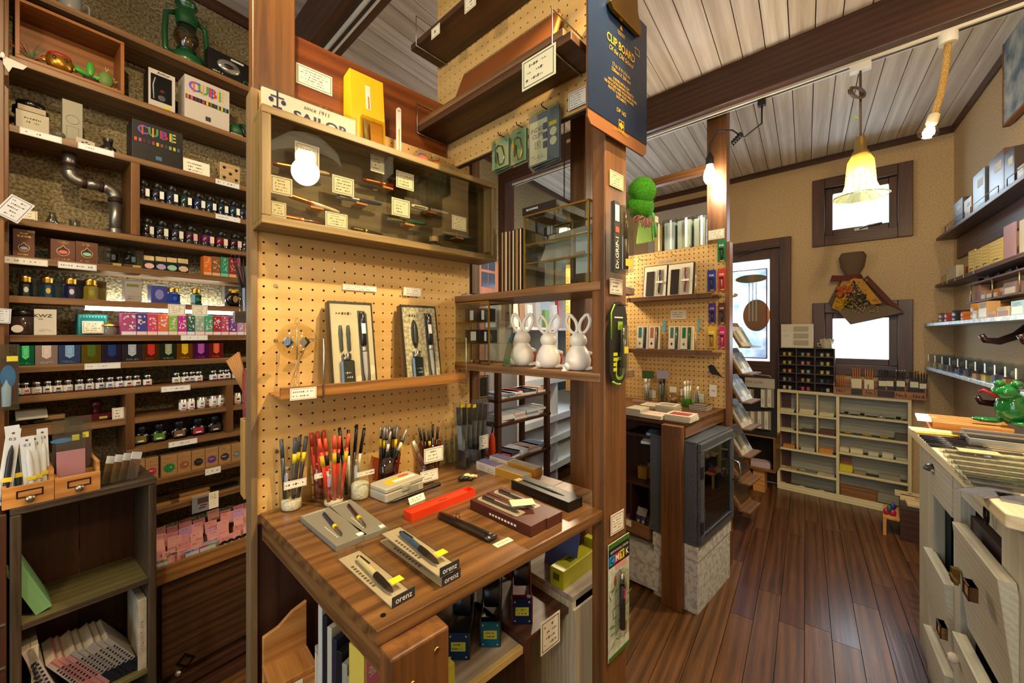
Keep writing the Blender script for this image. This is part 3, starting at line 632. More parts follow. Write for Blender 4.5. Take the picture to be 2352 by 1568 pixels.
def bottle(fr,u,v0,v1w,zb,inset,ink,label,style,group,lab='#e9e4d6',cap='#15130f',scale=None,twist=0):
 """v1w: pixel width of the body; v0: pixel row of the cap top"""
 s=fr.S(u,-inset);h_=fr.Z(u,v0,-inset)-zb;w_=(fr.S(u+v1w/2,-inset)-fr.S(u-v1w/2,-inset))*1.1
 t=thing('ink_bottle',label,'ink bottle',fr.P(s,-inset-w_/2,zb),fr.rz+twist,group);r=w_/2
 kk=(style,round(w_,3),round(h_,3))
 if style=='slab':
  link('glass_body',cm(('glass_body',)+kk,lambda:MB().lathe([(r*.75,0),(r*.97,.003),(r,.008),(r,h_*.66),(r*.88,h_*.72),(r*.5,h_*.74)],12,None,True,True,1,.72)),mt('#1b2226',.06,0,0,0,1.5,1,.6),t)
  link('ink',cm(('ink',)+kk,lambda:MB().lathe([(r*.7,h_*.2),(r*1.012,h_*.24),(r*1.012,h_*.62),(r*.6,h_*.68)],12,None,True,True,1,.72)),mt(ink,.1,0,0,0,1.45,1,1.),t)
  link('cap',cm(('cap',)+kk,lambda:MB().lathe([(r*.55,h_*.74),(r*.66,h_*.76),(r*.66,h_*.98),(r*.6,h_)],10)),mt(cap,.35),t)
  link('label',cm(('label',)+kk,lambda:MB().box(r*.12,r*.66,-r*.78,-r*.55,h_*.22,h_*.6)),mt(lab,.7),t)
 elif style=='hex':
  link('glass_body',cm(('glass_body',)+kk,lambda:MB().lathe([(r*1.05,0),(r*1.05,.004),(r*.92,.007),(r*.92,h_*.6),(r*.62,h_*.7)],8,None,False)),mt(ink,.06,0,.25,0,1.45,1,1.),t)
  link('cap',cm(('cap',)+kk,lambda:MB().lathe([(r*.74,h_*.70),(r*.78,h_*.72),(r*.74,h_*.76),(r*.78,h_*.8),(r*.74,h_*.85),(r*.78,h_*.9),(r*.76,h_*.97),(r*.7,h_)],18)),GOLD,t)
  link('crest',cm(('crest',)+kk,lambda:MB().prism(ell(0,h_*.34,r*.3,h_*.14,8),-r*.9,-r*.84)),mt(lab,.5),t)
 elif style=='herbin':
  link('glass_body',cm(('glass_body',)+kk,lambda:MB().lathe([(r*.9,0),(r,.003),(r,h_*.62),(r*.7,h_*.76),(r*.7,h_*.82)],12)),mt('#17161a',.08,0,0,0,1.45,1,1.),t)
  link('cap',cm(('cap',)+kk,lambda:MB().lathe([(r*.78,h_*.82),(r*.8,h_*.84),(r*.8,h_*.98),(r*.74,h_)],14)),mt('#b9b8b4',.3,.9),t)
  link('label',cm(('label',)+kk,lambda:MB().lathe([(r*1.015,h_*.1),(r*1.02,h_*.11),(r*1.02,h_*.6),(r*1.015,h_*.61)],12,None,True,False)),mt('#dcd8d2',.6),t)
  link('ink_swatch',cm(('ink_swatch',)+kk,lambda:MB().box(-r*.4,r*.4,-r*1.05,-r*.95,h_*.28,h_*.44)),mt(ink,.6),t)
  link('red_band',cm(('red_band',)+kk,lambda:MB().box(-r*.55,r*.55,-r*1.045,-r*.9,h_*.12,h_*.2)),mt(lab,.6),t)
 elif style=='round':
  link('glass_body',cm(('glass_body',)+kk,lambda:MB().ball((0,0,h_*.36),r,r*.55,h_*.36,16,10).box(-r*.55,r*.55,-r*.4,r*.4,0,h_*.05)),mt('#0b0a0a',.06,0,0,0,1.45,1,1.),t)
  link('cap',cm(('cap',)+kk,lambda:MB().lathe([(r*.44,h_*.66),(r*.56,h_*.7),(r*.56,h_*.96),(r*.48,h_)],14)),mt('#151826',.35),t)
  link('label',cm(('label',)+kk,lambda:MB().box(-r*.62,r*.5,-r*.57,-r*.5,h_*.14,h_*.5)),mt(ink,.6),t)
  link('brand_line',cm(('brand_line',)+kk,lambda:MB().box(-r*.36,r*.24,-r*.585,-r*.57,h_*.2,h_*.26)),INKW,t)
 elif style=='mini':
  link('glass_body',cm(('glass_body',)+kk,lambda:MB().chbox(-r,r,-r*.8,r*.8,0,h_*.66,r*.2)),mt('#1d2a26',.1,0,0,0,1.45,1,.6),t)
  link('cap',cm(('cap',)+kk,lambda:MB().box(-r*.85,r*.85,-r*.6,r*.6,h_*.68,h_)),wood('#b89a68','#d8c090','z'),t)
  link('label',cm(('label',)+kk,lambda:MB().prism(ell(0,h_*.28,r*.85,h_*.2,10),-r*.84,-r*.78)),mt(ink,.6),t)
 elif style=='can':
  link('tin_body',cm(('tin_body',)+kk,lambda:MB().lathe([(r*.95,0),(r,.003),(r,h_*.86),(r*.94,h_*.88),(r*.94,h_*.97),(r*.85,h_)],14)),mt('#b4b0a8',.3,.8),t)
  link('label',cm(('label',)+kk,lambda:MB().lathe([(r*1.01,h_*.12),(r*1.02,h_*.13),(r*1.02,h_*.74),(r*1.01,h_*.75)],14,None,True,False)),mt('#e2ded6',.6),t)
  link('red_band',cm(('red_band',)+kk,lambda:MB().box(-r*.5,r*.5,-r*1.05,-r*.95,h_*.18,h_*.25)),mt('#a83a3a',.6),t)
  link('ink_swatch',cm(('ink_swatch',)+kk,lambda:MB().box(-r*.25,r*.35,-r*1.05,-r*.95,h_*.38,h_*.55)),mt(ink,.6),t)
 return t
random.seed(11)
# S3 / S4: slab bottles
nm3=['midnight','black','blue black','dark green','navy','deep teal','teal black','peacock','dark blue']
for i,(u,wpx,vt,ink)in enumerate(zip((333,366,399,431,462,488.5,516,543,565),(31,32,30,29,29,26,26,25,24),(413,420,426,435,443,450,456,462,468),('#10182a','#0c0f14','#0e1830','#0c2a1a','#101c40','#0d2a36','#0b2328','#0e3040','#11203c'))):
 bottle(A,u,vt,wpx,SH[3],.012,ink,'%s ink bottle with black cap, %s from the upright on the upper short shelf'%(nm3[i],ORD[i]),'slab','black-capped ink bottles on the upper short shelf')
nm4=['black','grey black','smoke','dark rose','purple wine','red wine','dark cherry','indigo']
for i,(u,wpx,vt,ink,lb)in enumerate(zip((343,376,411,444,482,514,546,571),(31,32,31,30,31,29,28,26),(501,506,513,519,526,532,537,542),('#0d1014','#101418','#1a1a20','#3a1420','#5a1440','#6a1420','#30101a','#1a1a30'),('#d8d0bc','#d8d0bc','#d8d0bc','#d8a0a8','#dcc8b0','#dcc8b0','#d8b8b0','#c8c0b8'))):
 bottle(A,u,vt,wpx,SH[4],.012,ink,'%s ink bottle with black cap, %s from the upright on the lower short shelf'%(nm4[i],ORD[i]),'slab','black-capped ink bottles on the lower short shelf',lb)
 # S5
def drop_box(u0,u1,vt,drop,label,tall=False):
 t,w_,h_=carton(A,u0,u1,vt,SH[5],.012,.07,'#5c3320',label,'ink box','ink_box','brown ink boxes with drop windows',.5)
 cz=h_*(.34 if tall else .45);r=w_*.27
 pts=[(r*math.sin(a)*(1 if abs(a)<2.2 else .75),cz-r*math.cos(a))for a in[math.radians(x)for x in range(-150,151,25)]]+[(0,cz+r*1.5)]
 shape(t,pts,mt('#c8a27a',.4,.3),'window_rim',-.0006);pts2=[(x*.88,cz+(z-cz)*.88)for x,z in pts];shape(t,pts2,mt('#170d08',.5),'drop_window',-.0010)
 shape(t,ell(0,cz-r*.15,r*.72,r*.42,14),mt(drop,.6),'bottle_label',-.0014)
 scribble(t,-w_*.32,w_*.32,h_*.04,h_*.13,1,-.0006,GOLD,'gold_print')
 if tall:
  text('ラメの素',w_*.17,GOLD,t,(0,-.0012,h_*.74));text('ink-cafe',w_*.12,GOLD,t,(0,-.0012,h_*.86));panel(t,w_*.15,w_*.5,h_*.9,h_*.99,mt('#9a8a4a',.7),'price_sticker')
 else:scribble(t,-w_*.25,w_*.25,h_*.8,h_*.92,2,-.0006,GOLD,'gold_print')
drop_box(29,80,527,'#8a8a98','tall brown ink box with grey drop window above the gold-capped bottles',True)
drop_box(116,173,551,'#d8605a','brown ink box with a coral drop window');drop_box(174,225,556,'#8abfa0','brown ink box with a mint drop window')
for u,vt,c,nm in((255,570,'#8a8880','grey'),(301,576,'#7fa0b0','pale blue')):
 b_=bottle(A,u,vt,30,SH[5]+.012,.03,'#222222','black-capped ink bottle with %s label in clear box'%nm,'slab','ink bottles in clear boxes',c)
 s=A.S(u,-.02);h_=A.Z(u,vt-2,-.02)-SH[5];q=thing('clear_box','clear plastic box around the bottle with the %s label'%nm,'clear box',A.P(s,-.02,SH[5]),A.rz,'clear ink boxes')
 MB().box(-.031,.031,.0,.0008,.012,h_).box(-.031,-.0302,.0008,.06,.012,h_).box(.0302,.031,.0008,.06,.012,h_).box(-.031,.031,0,.06,h_,h_+.0008).obj('cover',film('#e8ecec',.15),q);MB().box(-.03,.03,.001,.058,0,.012).obj('base_card',mt('#4a2a1c',.6),q)
 panel(q,.004,.024,.003,.010,mt('#a8983a',.7),'price_sticker')
for i,(u,c)in enumerate(zip((343.6,371,396,422),('#d8a8a0','#a890b8','#90b8a0','#c8a890'))):
 bottle(A,u,587+i*2.2,24,SH[5],.016,c,'mini ink bottle with wooden block cap and %s label'%('rose','lilac','mint','tan')[i],'mini','mini ink bottles with wooden caps')
CB5=((468,486,'#c8641e','orange'),(487,506,'#7a5030','brown'),(507,525,'#2f7a58','green'),(526,543,'#7a2028','dark red'),(544,552,'#b03a78','pink'))
def mini_box(u0,u1,vt,zb,c,c2,label,group,inset=.012,depth=.04):
 t,w_,h_=carton(A,u0,u1,vt,zb,inset,depth,c,label,'ink box','ink_box',group,.4)
 lt_=mt(c2,.5);panel(t,-w_/2+.0004,w_/2-.0004,.0004,h_*.16,mt(c2,.4),'colour_band',-.0005)
 b=MB();rnd=random.Random(hash(label)%999)
 for _ in range(16):
  x=rnd.uniform(-.4,.3)*w_;z=rnd.uniform(.22,.86)*h_;ww=rnd.uniform(.06,.22)*w_;hh=rnd.uniform(.02,.1)*h_
  b.quad((x,-.0006,z),(x+ww,-.0006,z),(x+ww,-.0006,z+hh),(x,-.0006,z+hh))
 b.obj('picture_print',lt_,t);return t
for u0,u1,c,nm in CB5:mini_box(u0,u1,588+(u0-468)*.06,SH[5],c,'#d8a070' if nm!='green' else '#6ac0a0','%s illustrated ink box at the end of the wooden-cap row'%nm,'illustrated ink boxes on the drop-window shelf')
# S6
for i,(u,ink,cr_,nm)in enumerate(zip((60,111,165,210.5),('#0f1d22','#123a5a','#141a4a','#8a7a1e'),('#b8c4c8','#c8a83a','#c0c4d0','#8a8a30'),('black green','blue','navy','olive yellow'))):
 bottle(A,u,633+i*2.5,36,SH[6],.016,ink,'gold-capped bottle of %s ink before its box'%nm,'hex','gold-capped ink bottles',cr_)
 carton(A,u+10,u+34,638+i*2.5,SH[6],.062,.05,('#1a2226','#14303c','#141432','#6b5c2a')[i],'%s ink box standing behind its gold-capped bottle'%nm,'ink box','ink_box','boxes behind gold-capped bottles')
bottle(A,402,660,31,SH[6],.016,'#20409a','clear blue ink bottle with gold cap above a price card','hex','gold-capped ink bottles','#3050a0')
bottle(A,453.6,662,25,SH[6],.016,'#1f4a3a','small green ink bottle with gold cap','hex','gold-capped ink bottles','#3a6a50')
t,w_,h_=carton(A,287,326,642,SH[6],.03,.05,'#9a938a','silvery grey ink box beside the olive ink bottle','ink box','ink_box');panel(t,-w_*.4,w_*.3,h_*.68,h_*.8,mt('#6a6a3a',.5),'title_print');scribble(t,-w_*.4,w_*.4,h_*.1,h_*.3,2,-.0006)
t,w_,h_=carton(A,347,385,656,SH[6],.035,.05,'#3a3f86','violet patterned ink box behind the clear blue bottle','ink box','ink_box');shape(t,ell(0,h_*.5,w_*.28,h_*.3,8),mt('#7a7ab8',.5),'crest_print')
t,w_,h_=carton(A,516,545,657,SH[6],.05,.03,'#6b6a64','grey card box behind the black bow bottle','ink box','ink_box')
s=A.S(539,-.03);rb=thing('ink_bottle','round black ink bottle with a yellow bow cap','ink bottle',A.P(s,-.04,SH[6]),A.rz);MB().ball((0,0,.03),.031,.018,.028).box(-.018,.018,-.012,.012,0,.006).obj('glass_body',mt('#0c0a0a',.06,0,0,0,1.45,1,1.),rb);MB().lathe([(.008,.056),(.008,.066)],12).ball((-.009,0,.066),.009,.006,.006).ball((.009,0,.066),.009,.006,.006).obj('bow_cap',mt('#d8a81e',.4),rb);shape(rb,ell(0,.03,.009,.014,8),mt('#8a6a30',.5),'gold_crest',-.0185,-.0165)
# S7
s=A.S(55,-.02);t=thing('ink_jar','clear jar of walnut ink crystals with dark lid beside the white box','jar',A.P(s,-.05,SH[7]),A.rz)
h_=A.Z(55,712,-.02)-SH[7];MB().lathe([(.026,0),(.031,.004),(.031,h_*.7),(.024,h_*.78)],16).obj('glass_body',mt('#3a2c2a',.08,0,0,0,1.45,1,1.),t);MB().lathe([(.028,h_*.78),(.029,h_*.8),(.029,h_*.98),(.026,h_)],16).obj('cap',mt('#191515',.25),t);MB().prism(ell(-.012,h_*.25,.011,.011,14),-.0325,-.026).obj('round_label',INKW,t)
t,w_,h_=carton(A,78,130,710,SH[7],.014,.06,'#cfcac2','white ink box lettered KWZ','ink box','ink_box');text('KWZ',h_*.17,mt('#25221f',.6),t,(-w_*.12,-.001,h_*.74),bold=.012,wx=1.2);text('ink',h_*.1,mt('#55514a',.6),t,(-w_*.2,-.001,h_*.62));scribble(t,-w_*.35,w_*.35,h_*.14,h_*.24,2,-.0008)
t,w_,h_=carton(A,178,247,722,SH[7],.05,.05,'#12727a','teal patterned gift box behind a handwritten card','ink box','ink_box');frame_lines(t,-w_/2+.003,w_/2-.003,.003,h_-.003,.002,mt('#3aa0a0',.5));b=MB()
for i in range(9):b.prism(ell(-w_*.4+w_*.1*i,h_*.88,w_*.035,h_*.05,8),-.0008,-.0002)
b.obj('scroll_print',mt('#52b0ac',.5),t)
card(A,189,737,238,765,-.035,'handwritten card leaning on the teal gift box','#4a5a50',4,-.1)
s=A.S(255,-.02);t=thing('glass_pot','small clear pot with a golden scalloped lid','glass pot',A.P(s,-.05,SH[7]),A.rz);MB().lathe([(.019,0),(.02,.002),(.02,.028),(.018,.03)],16).obj('glass_body',mt('#aab0ae',.05,0,.6),t);MB().lathe([(.024,.03),(.021,.034),(.009,.04),(.003,.046)],16).obj('lid',GOLD,t)
B7=(('#a84a78','mauve arcade'),('#41418f','indigo curtain'),('#bf4565','raspberry garden'),('#d5653f','orange tower'),('#7cae4e','leaf green'),('#b0318f','magenta'),('#2c5740','forest green'),('#86a392','sage'),('#379b76','jade'),('#9f262d','crimson'),('#a94665','rose red'),('#663787','purple'),('#b285a4','lilac blossom'),('#c4968a','salmon'))
ed=(279,314,338.5,362.5,387.5,408.5,429.5,448,471,489.5,508,526.5,545,561.5,577)
for i,(c,nm)in enumerate(B7):mini_box(ed[i],ed[i+1]-.8,719+i*.7,SH[7],c,'#e8c8c8' if i%3 else '#d8d8ea','%s illustrated ink box under the LED tube'%nm,'row of illustrated ink boxes under the LED tube')
# S8
ed=((38,79),(80,133),(134,185.5),(187,233),(234,279.5),(280.5,326),(327,367),(368,405.5),(406.5,442.5),(443.5,479.5),(480.5,513))
B8=(('#0f6a50','#58d890','green'),('#958c90','#d8ccd0','silver pink'),('#3a4f8a','#88b8e8','sky blue'),('#6a5f1e','#4a6a20','olive'),('#352e4c','#1a3a80','dark violet'),('#45414c','#b8c0d0','smoke silver'),('#6e4326','#d03028','bronze red'),('#37442c','#a8b090','moss'),('#a0630e','#e8c020','amber'),('#6e2470','#b858b8','magenta violet'),('#963034','#e86840','red'))
for i,((u0,u1),(c,c2,nm))in enumerate(zip(ed,B8)):
 t,w_,h_=carton(A,u0,u1,793-(u0-38)*.012,SH[8],.012,.06,mt(c,.22,.75),'%s foil ink box with %s badge'%(nm,'hanging'),'ink box','ink_box','row of foil ink boxes')
 bw=w_*.2;shape(t,[(-bw,h_*.98),(-bw,h_*.42),(0,h_*.3),(bw,h_*.42),(bw,h_*.98)],mt(c2,.4,.3),'badge',-.0008);frame_lines(t,-bw*.72,bw*.72,h_*.5,h_*.9,.0006,mt(c,.4),-.0012);scribble(t,-w_*.36,w_*.36,h_*.06,h_*.18,2,-.0006,mt(c2,.5),'foil_print')
 # S9 small jars
HB=[150,230,332,433,528,618,722,815,907,998,1080,1163,1237,1335,1597,1675,1738,1797,1930,2003,2052,2137,2230]
HC=['#2a9a80','#b03a50','#7ab0b8','#303840','#201c20','#5ab0b0','#3a80c0','#4a6a90','#28408a','#2a70b8','#2a4aa8','#6a2020','#801a30','#90302a','#5a9a30','#2a3a30','#3a5a4a','#6a6a60','#5a3a80','#1a1416','#5a2a1a','#a02a24','#b02820']
for i,(x,c)in enumerate(zip(HB,HC)):
 u=x/3.92;vt=680+(786-(x-150)*.0655)/3.92;pos=('%s small ink jar from the side post on the long jar row'%ORD[i]if i<14 else('%s small ink jar of the middle foursome on the jar row'%ORD[i-14]if i<18 else '%s small ink jar of the last five on the jar row'%ORD[i-18]))
 bottle(A,u,vt,23.5-x*.0036,SH[9],.018+random.uniform(0,.006),c,'silver-lidded '+pos,'herbin','small silver-lidded ink jars','#a83444' if i%4 else '#30406a',twist=random.uniform(-.25,.25))
 # S10
for i,(x,c)in enumerate(zip((1655,1727,1820,1868,1930,1998,2143,2230),('#3a3a9a','#6a3a3a','#4a7ab0','#8a5a4a','#4a9a90','#3a7a70','#301a1a','#a0302a'))):
 bottle(A,x/3.92,680+(930-(x-1655)*.12)/3.92,17,SH[10],.016 if i!=3 else .045,c,'silver tin of ink crystals, %s from the middle upright'%ORD[i],'can','silver ink tins')
eb=thing('open_wooden_box','shallow wooden box holding white cards on the stamp shelf','box',A.P(A.S(95),-.012,SH[10]-.03),A.rz);x0,x1=A.S(34)-A.S(95),A.S(160)-A.S(95)
MB().box(x0,x1,0,.006,0.012,.045).obj('front_board',PINE['x'],eb);MB().box(x0,x1,.006,.1,.012,.018).obj('bottom_board',PINE['x'],eb)
t=MB().box(-.03,.03,0,.05,0,.002).obj('white_card',mt('#c8c4bc',.8));t.location=A.P(A.S(76),-.03,SH[10]+.028);t.rotation_euler=(.5,0,A.rz);tag(t,'white folded card lying in the shallow wooden box','card')
t=MB().box(-.02,.02,0,.03,0,.012).obj('kraft_card_pack',mt('#8a6a42',.8));t.location=A.P(A.S(130),-.04,SH[10]+.02);t.rotation_euler=(0,0,A.rz);tag(t,'kraft card pack beside the white card in the shallow box','card pack')
bl=thing('ink_blotter','dark red rocker blotter with round wooden knob','blotter',A.P(A.S(228),-.05,SH[10]),A.rz)
MB().prism([(-.042+.084*i/10,.012*((i-5)/5)**2)for i in range(11)]+[(.042,.022),(-.042,.022)],-.02,.02).obj('base',mt('#4a1016',.25),bl);MB().lathe([(.008,.022),(.011,.03),(.008,.036),(.015,.046),(.016,.054),(.010,.064),(.002,.067)],16).obj('knob',mt('#3c0e12',.18),bl);panel(bl,.004,.022,.006,.013,mt('#b8a848',.7),'price_sticker',-.0212)
card(A,258,936,286,962,-.02,'small bordered card leaning by the rocker blotter','#4a4a48',3,-.15)
# S11
for i,(x,c)in enumerate(zip((1280,1448,1632,1803,1960),('#6e6430','#46761e','#6a4f3e','#93283a','#3a302a'))):
 bottle(A,x/3.92,680+(1180-(x-1280)*.145)/3.92,42-i*1.2,SH[11],.014,c,'flat round black ink bottle with %s label'%('khaki','green','brown','crimson','dark'),'round','flat round black ink bottles')if False else bottle(A,x/3.92,680+(1180-(x-1280)*.145)/3.92,42-i*1.2,SH[11],.014,c,'flat round black ink bottle with %s label'%('khaki','green','brown','crimson','dark')[i],'round','flat round black ink bottles')
 # S12 kraft boxes
for i,(x0,x1,c,nm)in enumerate(((1220,1305,'#1a2a8a','blue'),(1310,1427,'#a8183a','crimson'),(1450,1597,'#1a6a34','green'),(1600,1722,'#8a4a34','brown'),(1727,1845,'#15131a','black'),(1850,1965,'#5a2a80','purple'),(1970,2080,'#2f2638','dark violet'),(2085,2175,'#6a6a66','grey'))):
 t,w_,h_=carton(A,x0/3.92,x1/3.92,680+(1452-(x0-1310)*.165)/3.92,SH[12],.012,.05,wood('#8a6438','#a47c4a','x',3,.8),'kraft ink box with %s octagon label'%nm,'ink box','ink_box','kraft ink boxes')
 shape(t,ell(0,h_*.38,w_*.36,w_*.36,8,math.pi/8),mt(c,.6),'octagon_label',-.0008);scribble(t,-w_*.22,w_*.22,h_*.34,h_*.46,1,-.0012,INKW,'white_print');scribble(t,-w_*.3,w_*.1,h_*.78,h_*.88,1,-.0005)
 # S13: wooden sticks, eraser case, card
for i,(u0,u1,v,c)in enumerate(((341,395,1147,'first'),(414,486,1128,'second'),(420,490,1121,'third'))):
 a0,a1=A.S(u0),A.S(u1);t=MB().box(0,a1-a0,0,.016,0,.008).obj('wooden_stick',wood('#7a5226','#b88a50','x'));t.location=A.P(a0,-.015-(.02 if i==2 else 0),SH[13]+(.0 if i<2 else .008));t.rotation_euler=(0,0,A.rz);tag(t,'thin pale wooden rod, %s on the lowest ink shelf'%c,'wooden rod','wooden rods on the lowest ink shelf')
t=thing('clear_pencil_case','clear case of black erasers on the lowest ink shelf','case',A.P(A.S(521),-.04,SH[13]),A.rz);MB().box(-.05,.05,-.02,.02,0,.012).obj('cover',film('#dfe6e6',.2),t);MB().box(-.046,.046,-.017,.017,.001,.009).obj('black_tray',BLACK,t)
t=card(A,441,1134,502,1172,.004,'photo card of brown erasers hanging over the refill tray',None,0);w_=.03
bb=t.bound_box;W_=bb[6][0];H_=bb[6][2];panel(t,-W_,W_*.25,.0005,H_-.0005,mt('#7d7f88',.6),'photo_print');MB().box(-W_*.6,W_*.2,-.0014,-.0008,H_*.5,H_*.85).box(-W_*.5,0,-.0014,-.0008,H_*.2,H_*.28).box(-W_*.4,.004,-.0014,-.0008,H_*.34,H_*.42).obj('eraser_picture',mt('#4a2f28',.6),t);scribble(t,W_*.32,W_*.92,H_*.55,H_*.9,3,-.0006)
# price slips on the edges
for u0,u1,k,nm in((45,142,2,'under the black ink jar'),(179,262,2,'under the tiny jar'),(495,550,2,'under the spotted dice block'),(495,552,3,'under the teal bottles'),(8,110,5,'below the tall brown ink box'),(133,222,5,'below the coral and mint boxes'),(415,477,7,'below the illustrated box row'),(194,277,8,'below the foil boxes'),(370,437,9,'between the jar groups'),(387,453,11,'below the flat round bottles'),(471,507,12,'below the kraft boxes')):
 slip(u0,u1,k,'white handwritten price slip '+nm,dz=-.004 if k in(5,9,12)else 0,h=.019 if k!=12 else .024)
card(A,386,699,426,724,.006,'small price card hanging over the LED tube below the clear blue bottle','#6a6a68',4);card(A,441,701,477,724,.006,'small price card hanging over the LED tube below the small green bottle','#6a6a68',4)
# S2 goods
nk=thing('ink_jar','black screw-top ink jar on top of a cream box','jar',A.P(A.S(73,-.03),-.06,A.Z(73,262,-.03)),A.rz);h_=.038
MB().lathe([(.03,0),(.036,.004),(.036,.02),(.028,.024)],18).obj('glass_body',mt('#0d0c0b',.08,0,0,0,1.45,1,1.),nk);MB().lathe([(.028,.024),(.029,.025),(.029,.038),(.026,.04)],18).obj('cap',mt('#0b0a0a',.25),nk);MB().box(-.026,.026,-.0385,-.026,.003,.018).obj('label',mt('#a89a84',.7),nk)
t,w_,h_=carton(A,36,113,259,SH[2],.014,.09,'#a19a86','cream ink box with script lettering under the black jar','ink box','ink_box',um=75);scribble(t,-w_*.32,w_*.32,h_*.35,h_*.75,2,-.0006,mt('#4a4034',.7),'script_print')
t,w_,h_=carton(A,143,190,232,SH[2],.045,.04,'#8d8978','grey card box with a jar drawing','ink box','ink_box',um=165);L_=mt('#4a463c',.7);frame_lines(t,-w_*.3,w_*.3,h_*.14,h_*.42,.0006,L_);b=MB().tube([(w_*.32*math.cos(i*math.pi/8),-.0006,h_*.58+h_*.1*math.sin(i*math.pi/8))for i in range(16)],.0004,4,closed=True);b.obj('jar_drawing',L_,t)
gb=thing('glass_ball','clear glass ball stopper beside the grey box','glass ball',A.P(A.S(137),-.02,SH[2]),A.rz);MB().ball((0,0,.012),.014,.012,.012).obj('glass_body',mt('#8a8478',.05,0,.6),gb)
t=MB().box(-.02,.02,0,.0008,0,.024).obj('spotted_card',mt('#b8ae9c',.7));t.location=A.P(A.S(196,-.01),-.012,SH[2]);t.rotation_euler=(-.5,.12,A.rz);tag(t,'small white card with dark spots beside the tiny jar','card')
for x,z in((-.006,.008),(.002,.013),(.008,.007)):shape(t,ell(x,z,.003,.0026,8),BLACK,'spot',-.0006)
nb_=thing('mini_jar','tiny stacked glass jar by the black colour-bar box','jar',A.P(A.S(248,-.03),-.03,SH[2]),A.rz);MB().lathe([(.014,0),(.018,.004),(.018,.016),(.011,.022),(.011,.036),(.009,.04)],12).obj('glass_body',mt('#1d1a15',.08,0,0,0,1.45,1,1.),nb_);MB().lathe([(.012,.034),(.012,.044)],10).obj('cap',mt('#2a2722',.3),nb_)
RAIN=('#c8501e','#a84a7a','#4a1a20','#20304a','#a02a4a','#c8a81e','#7a4a1e','#303a4a','#7a9a5a','#b8a83a','#3a6a6a')
LETC=('#6a4ab0','#c84a2a','#3a8a4a','#d88a2a','#a82a4a','#3a4a9a','#c8a82a','#2a8a8a')
def cube_box(u0,u1,vt,k,inset,base,label,dark):
 t,w_,h_=carton(A,u0,u1,vt,SH[k],inset,.08,base,label,'game box','ink_set_box',um=(u0+u1)/2)
 for i,(ch,dx)in enumerate(zip('CUBE',(-.3,-.1,.1,.28))):
  text(ch,h_*.30,mt(LETC[i*2%8],.5),t,(dx*w_,-.001,h_*.78),bold=.02,wx=1.05,name='letter');MB().box(dx*w_-.003,dx*w_+.001,-.0016,-.0008,h_*.66,h_*.9).obj('letter_stripe',mt(LETC[(i*2+1)%8],.5),t)
 MB().box(-w_*.48,w_*.48,-.0006,0,h_*.46,h_*.56).obj('black_band',mt('#121014',.5),t)
 for i,c in enumerate(RAIN):MB().box(-w_*.46+i*w_*.084,-w_*.46+i*w_*.084+w_*.05,-.001,-.0004,h_*.465,h_*.555).obj('colour_swatch',mt(c,.5),t)
 MB().box(-.007,.009,-.0008,0,h_*.1,h_*.2).obj('maker_mark',mt('#3a6a8a' if dark else '#2a2a3a',.5),t);return t
cube_box(303,420,272+17,2,.012,'#1b191a','black box with rainbow CUBE lettering',True)
cube_box(424,527,190,1,.012,'#b7aea4','white box with rainbow CUBE lettering',False)
card(A,421,369,482,402,-.012,'cream note card between the black colour box and dice block',None,3,-.05)
di=thing('dice_block','pale wooden dice block with dark spots','dice block',A.P(A.S(529,-.02),-.02,SH[2]),A.rz);w_=A.S(552,-.02)-A.S(506,-.02);h_=A.Z(529,377,-.02)-SH[2]
MB().box(-w_/2,w_/2,0,.06,0,h_).obj('wood_block',wood('#a8885a','#c4a878','x',2),di,.002)
for x,z in((-.3,.25),(.3,.25),(0,.5),(-.3,.75),(.3,.75)):shape(di,ell(x*w_,z*h_,.0055,.0055,10),mt('#15110d',.7),'spot')
b=MB()
for y,z in((.02,.3),(.04,.7),(.03,.5)):b.prism([(y+.005*math.cos(i*.8),z*h_+.005*math.sin(i*.8))for i in range(8)],-w_/2-.0006,-w_/2+.001,'yz')
b.obj('side_spots',mt('#15110d',.7),di)
# S1 goods
ab=thing('lamp_box','black and white window box with a small lamp inside, lettered Arthur','box',A.P(A.S(372,-.02),-.02,SH[1]),A.rz);w_=A.S(404,-.02)-A.S(343,-.02);h_=A.Z(372,166,-.02)-SH[1]
MB().box(-w_/2,w_/2,.002,.07,0,h_).obj('body',mt('#151414',.4),ab,.001);
for a in((-w_/2,w_/2,0,h_*.2),(-w_/2,w_/2,h_*.88,h_),(w_*.38,w_/2,h_*.2,h_*.88),(-w_/2,-w_*.42,h_*.2,h_*.88)):MB().box(a[0],a[1],-.001,.002,a[2],a[3]).obj('white_frame',mt('#b8b0a8',.5),ab)
MB().box(-w_*.42,w_*.38,-.0005,.002,h_*.2,h_*.88).obj('window',film('#c8ccd0',.2),ab);text('Arthur',h_*.09,BLACK,ab,(.004,-.0018,h_*.94),bold=.01)
MB().ball((0,.004,h_*.32),.014,.003,.013).obj('lamp_shade',mt('#8a8a84',.4),ab);MB().ball((.002,.002,h_*.5),.006,.002,.006).obj('red_knob',mt('#a02a20',.4),ab);panel(ab,.006,.022,h_*.06,h_*.14,mt('#c8b82a',.6),'price_sticker',-.0018);MB().tube([(-w_*.3,.001,h_*.25),(-w_*.33,0,h_*.6),(-w_*.25,0,h_*.8)],.002,6).obj('lamp_arm',mt('#9a9a98',.4),ab)
cr_=thing('crocodile_figure','dark green toothed animal figure behind the post','figure',A.P(A.S(556),-.05,SH[1]),A.rz);MB().ball((0,0,.03),.034,.03,.03).ball((.02,0,.045),.03,.026,.026).obj('body',mt('#1a4a2c',.5),cr_)
b=MB()
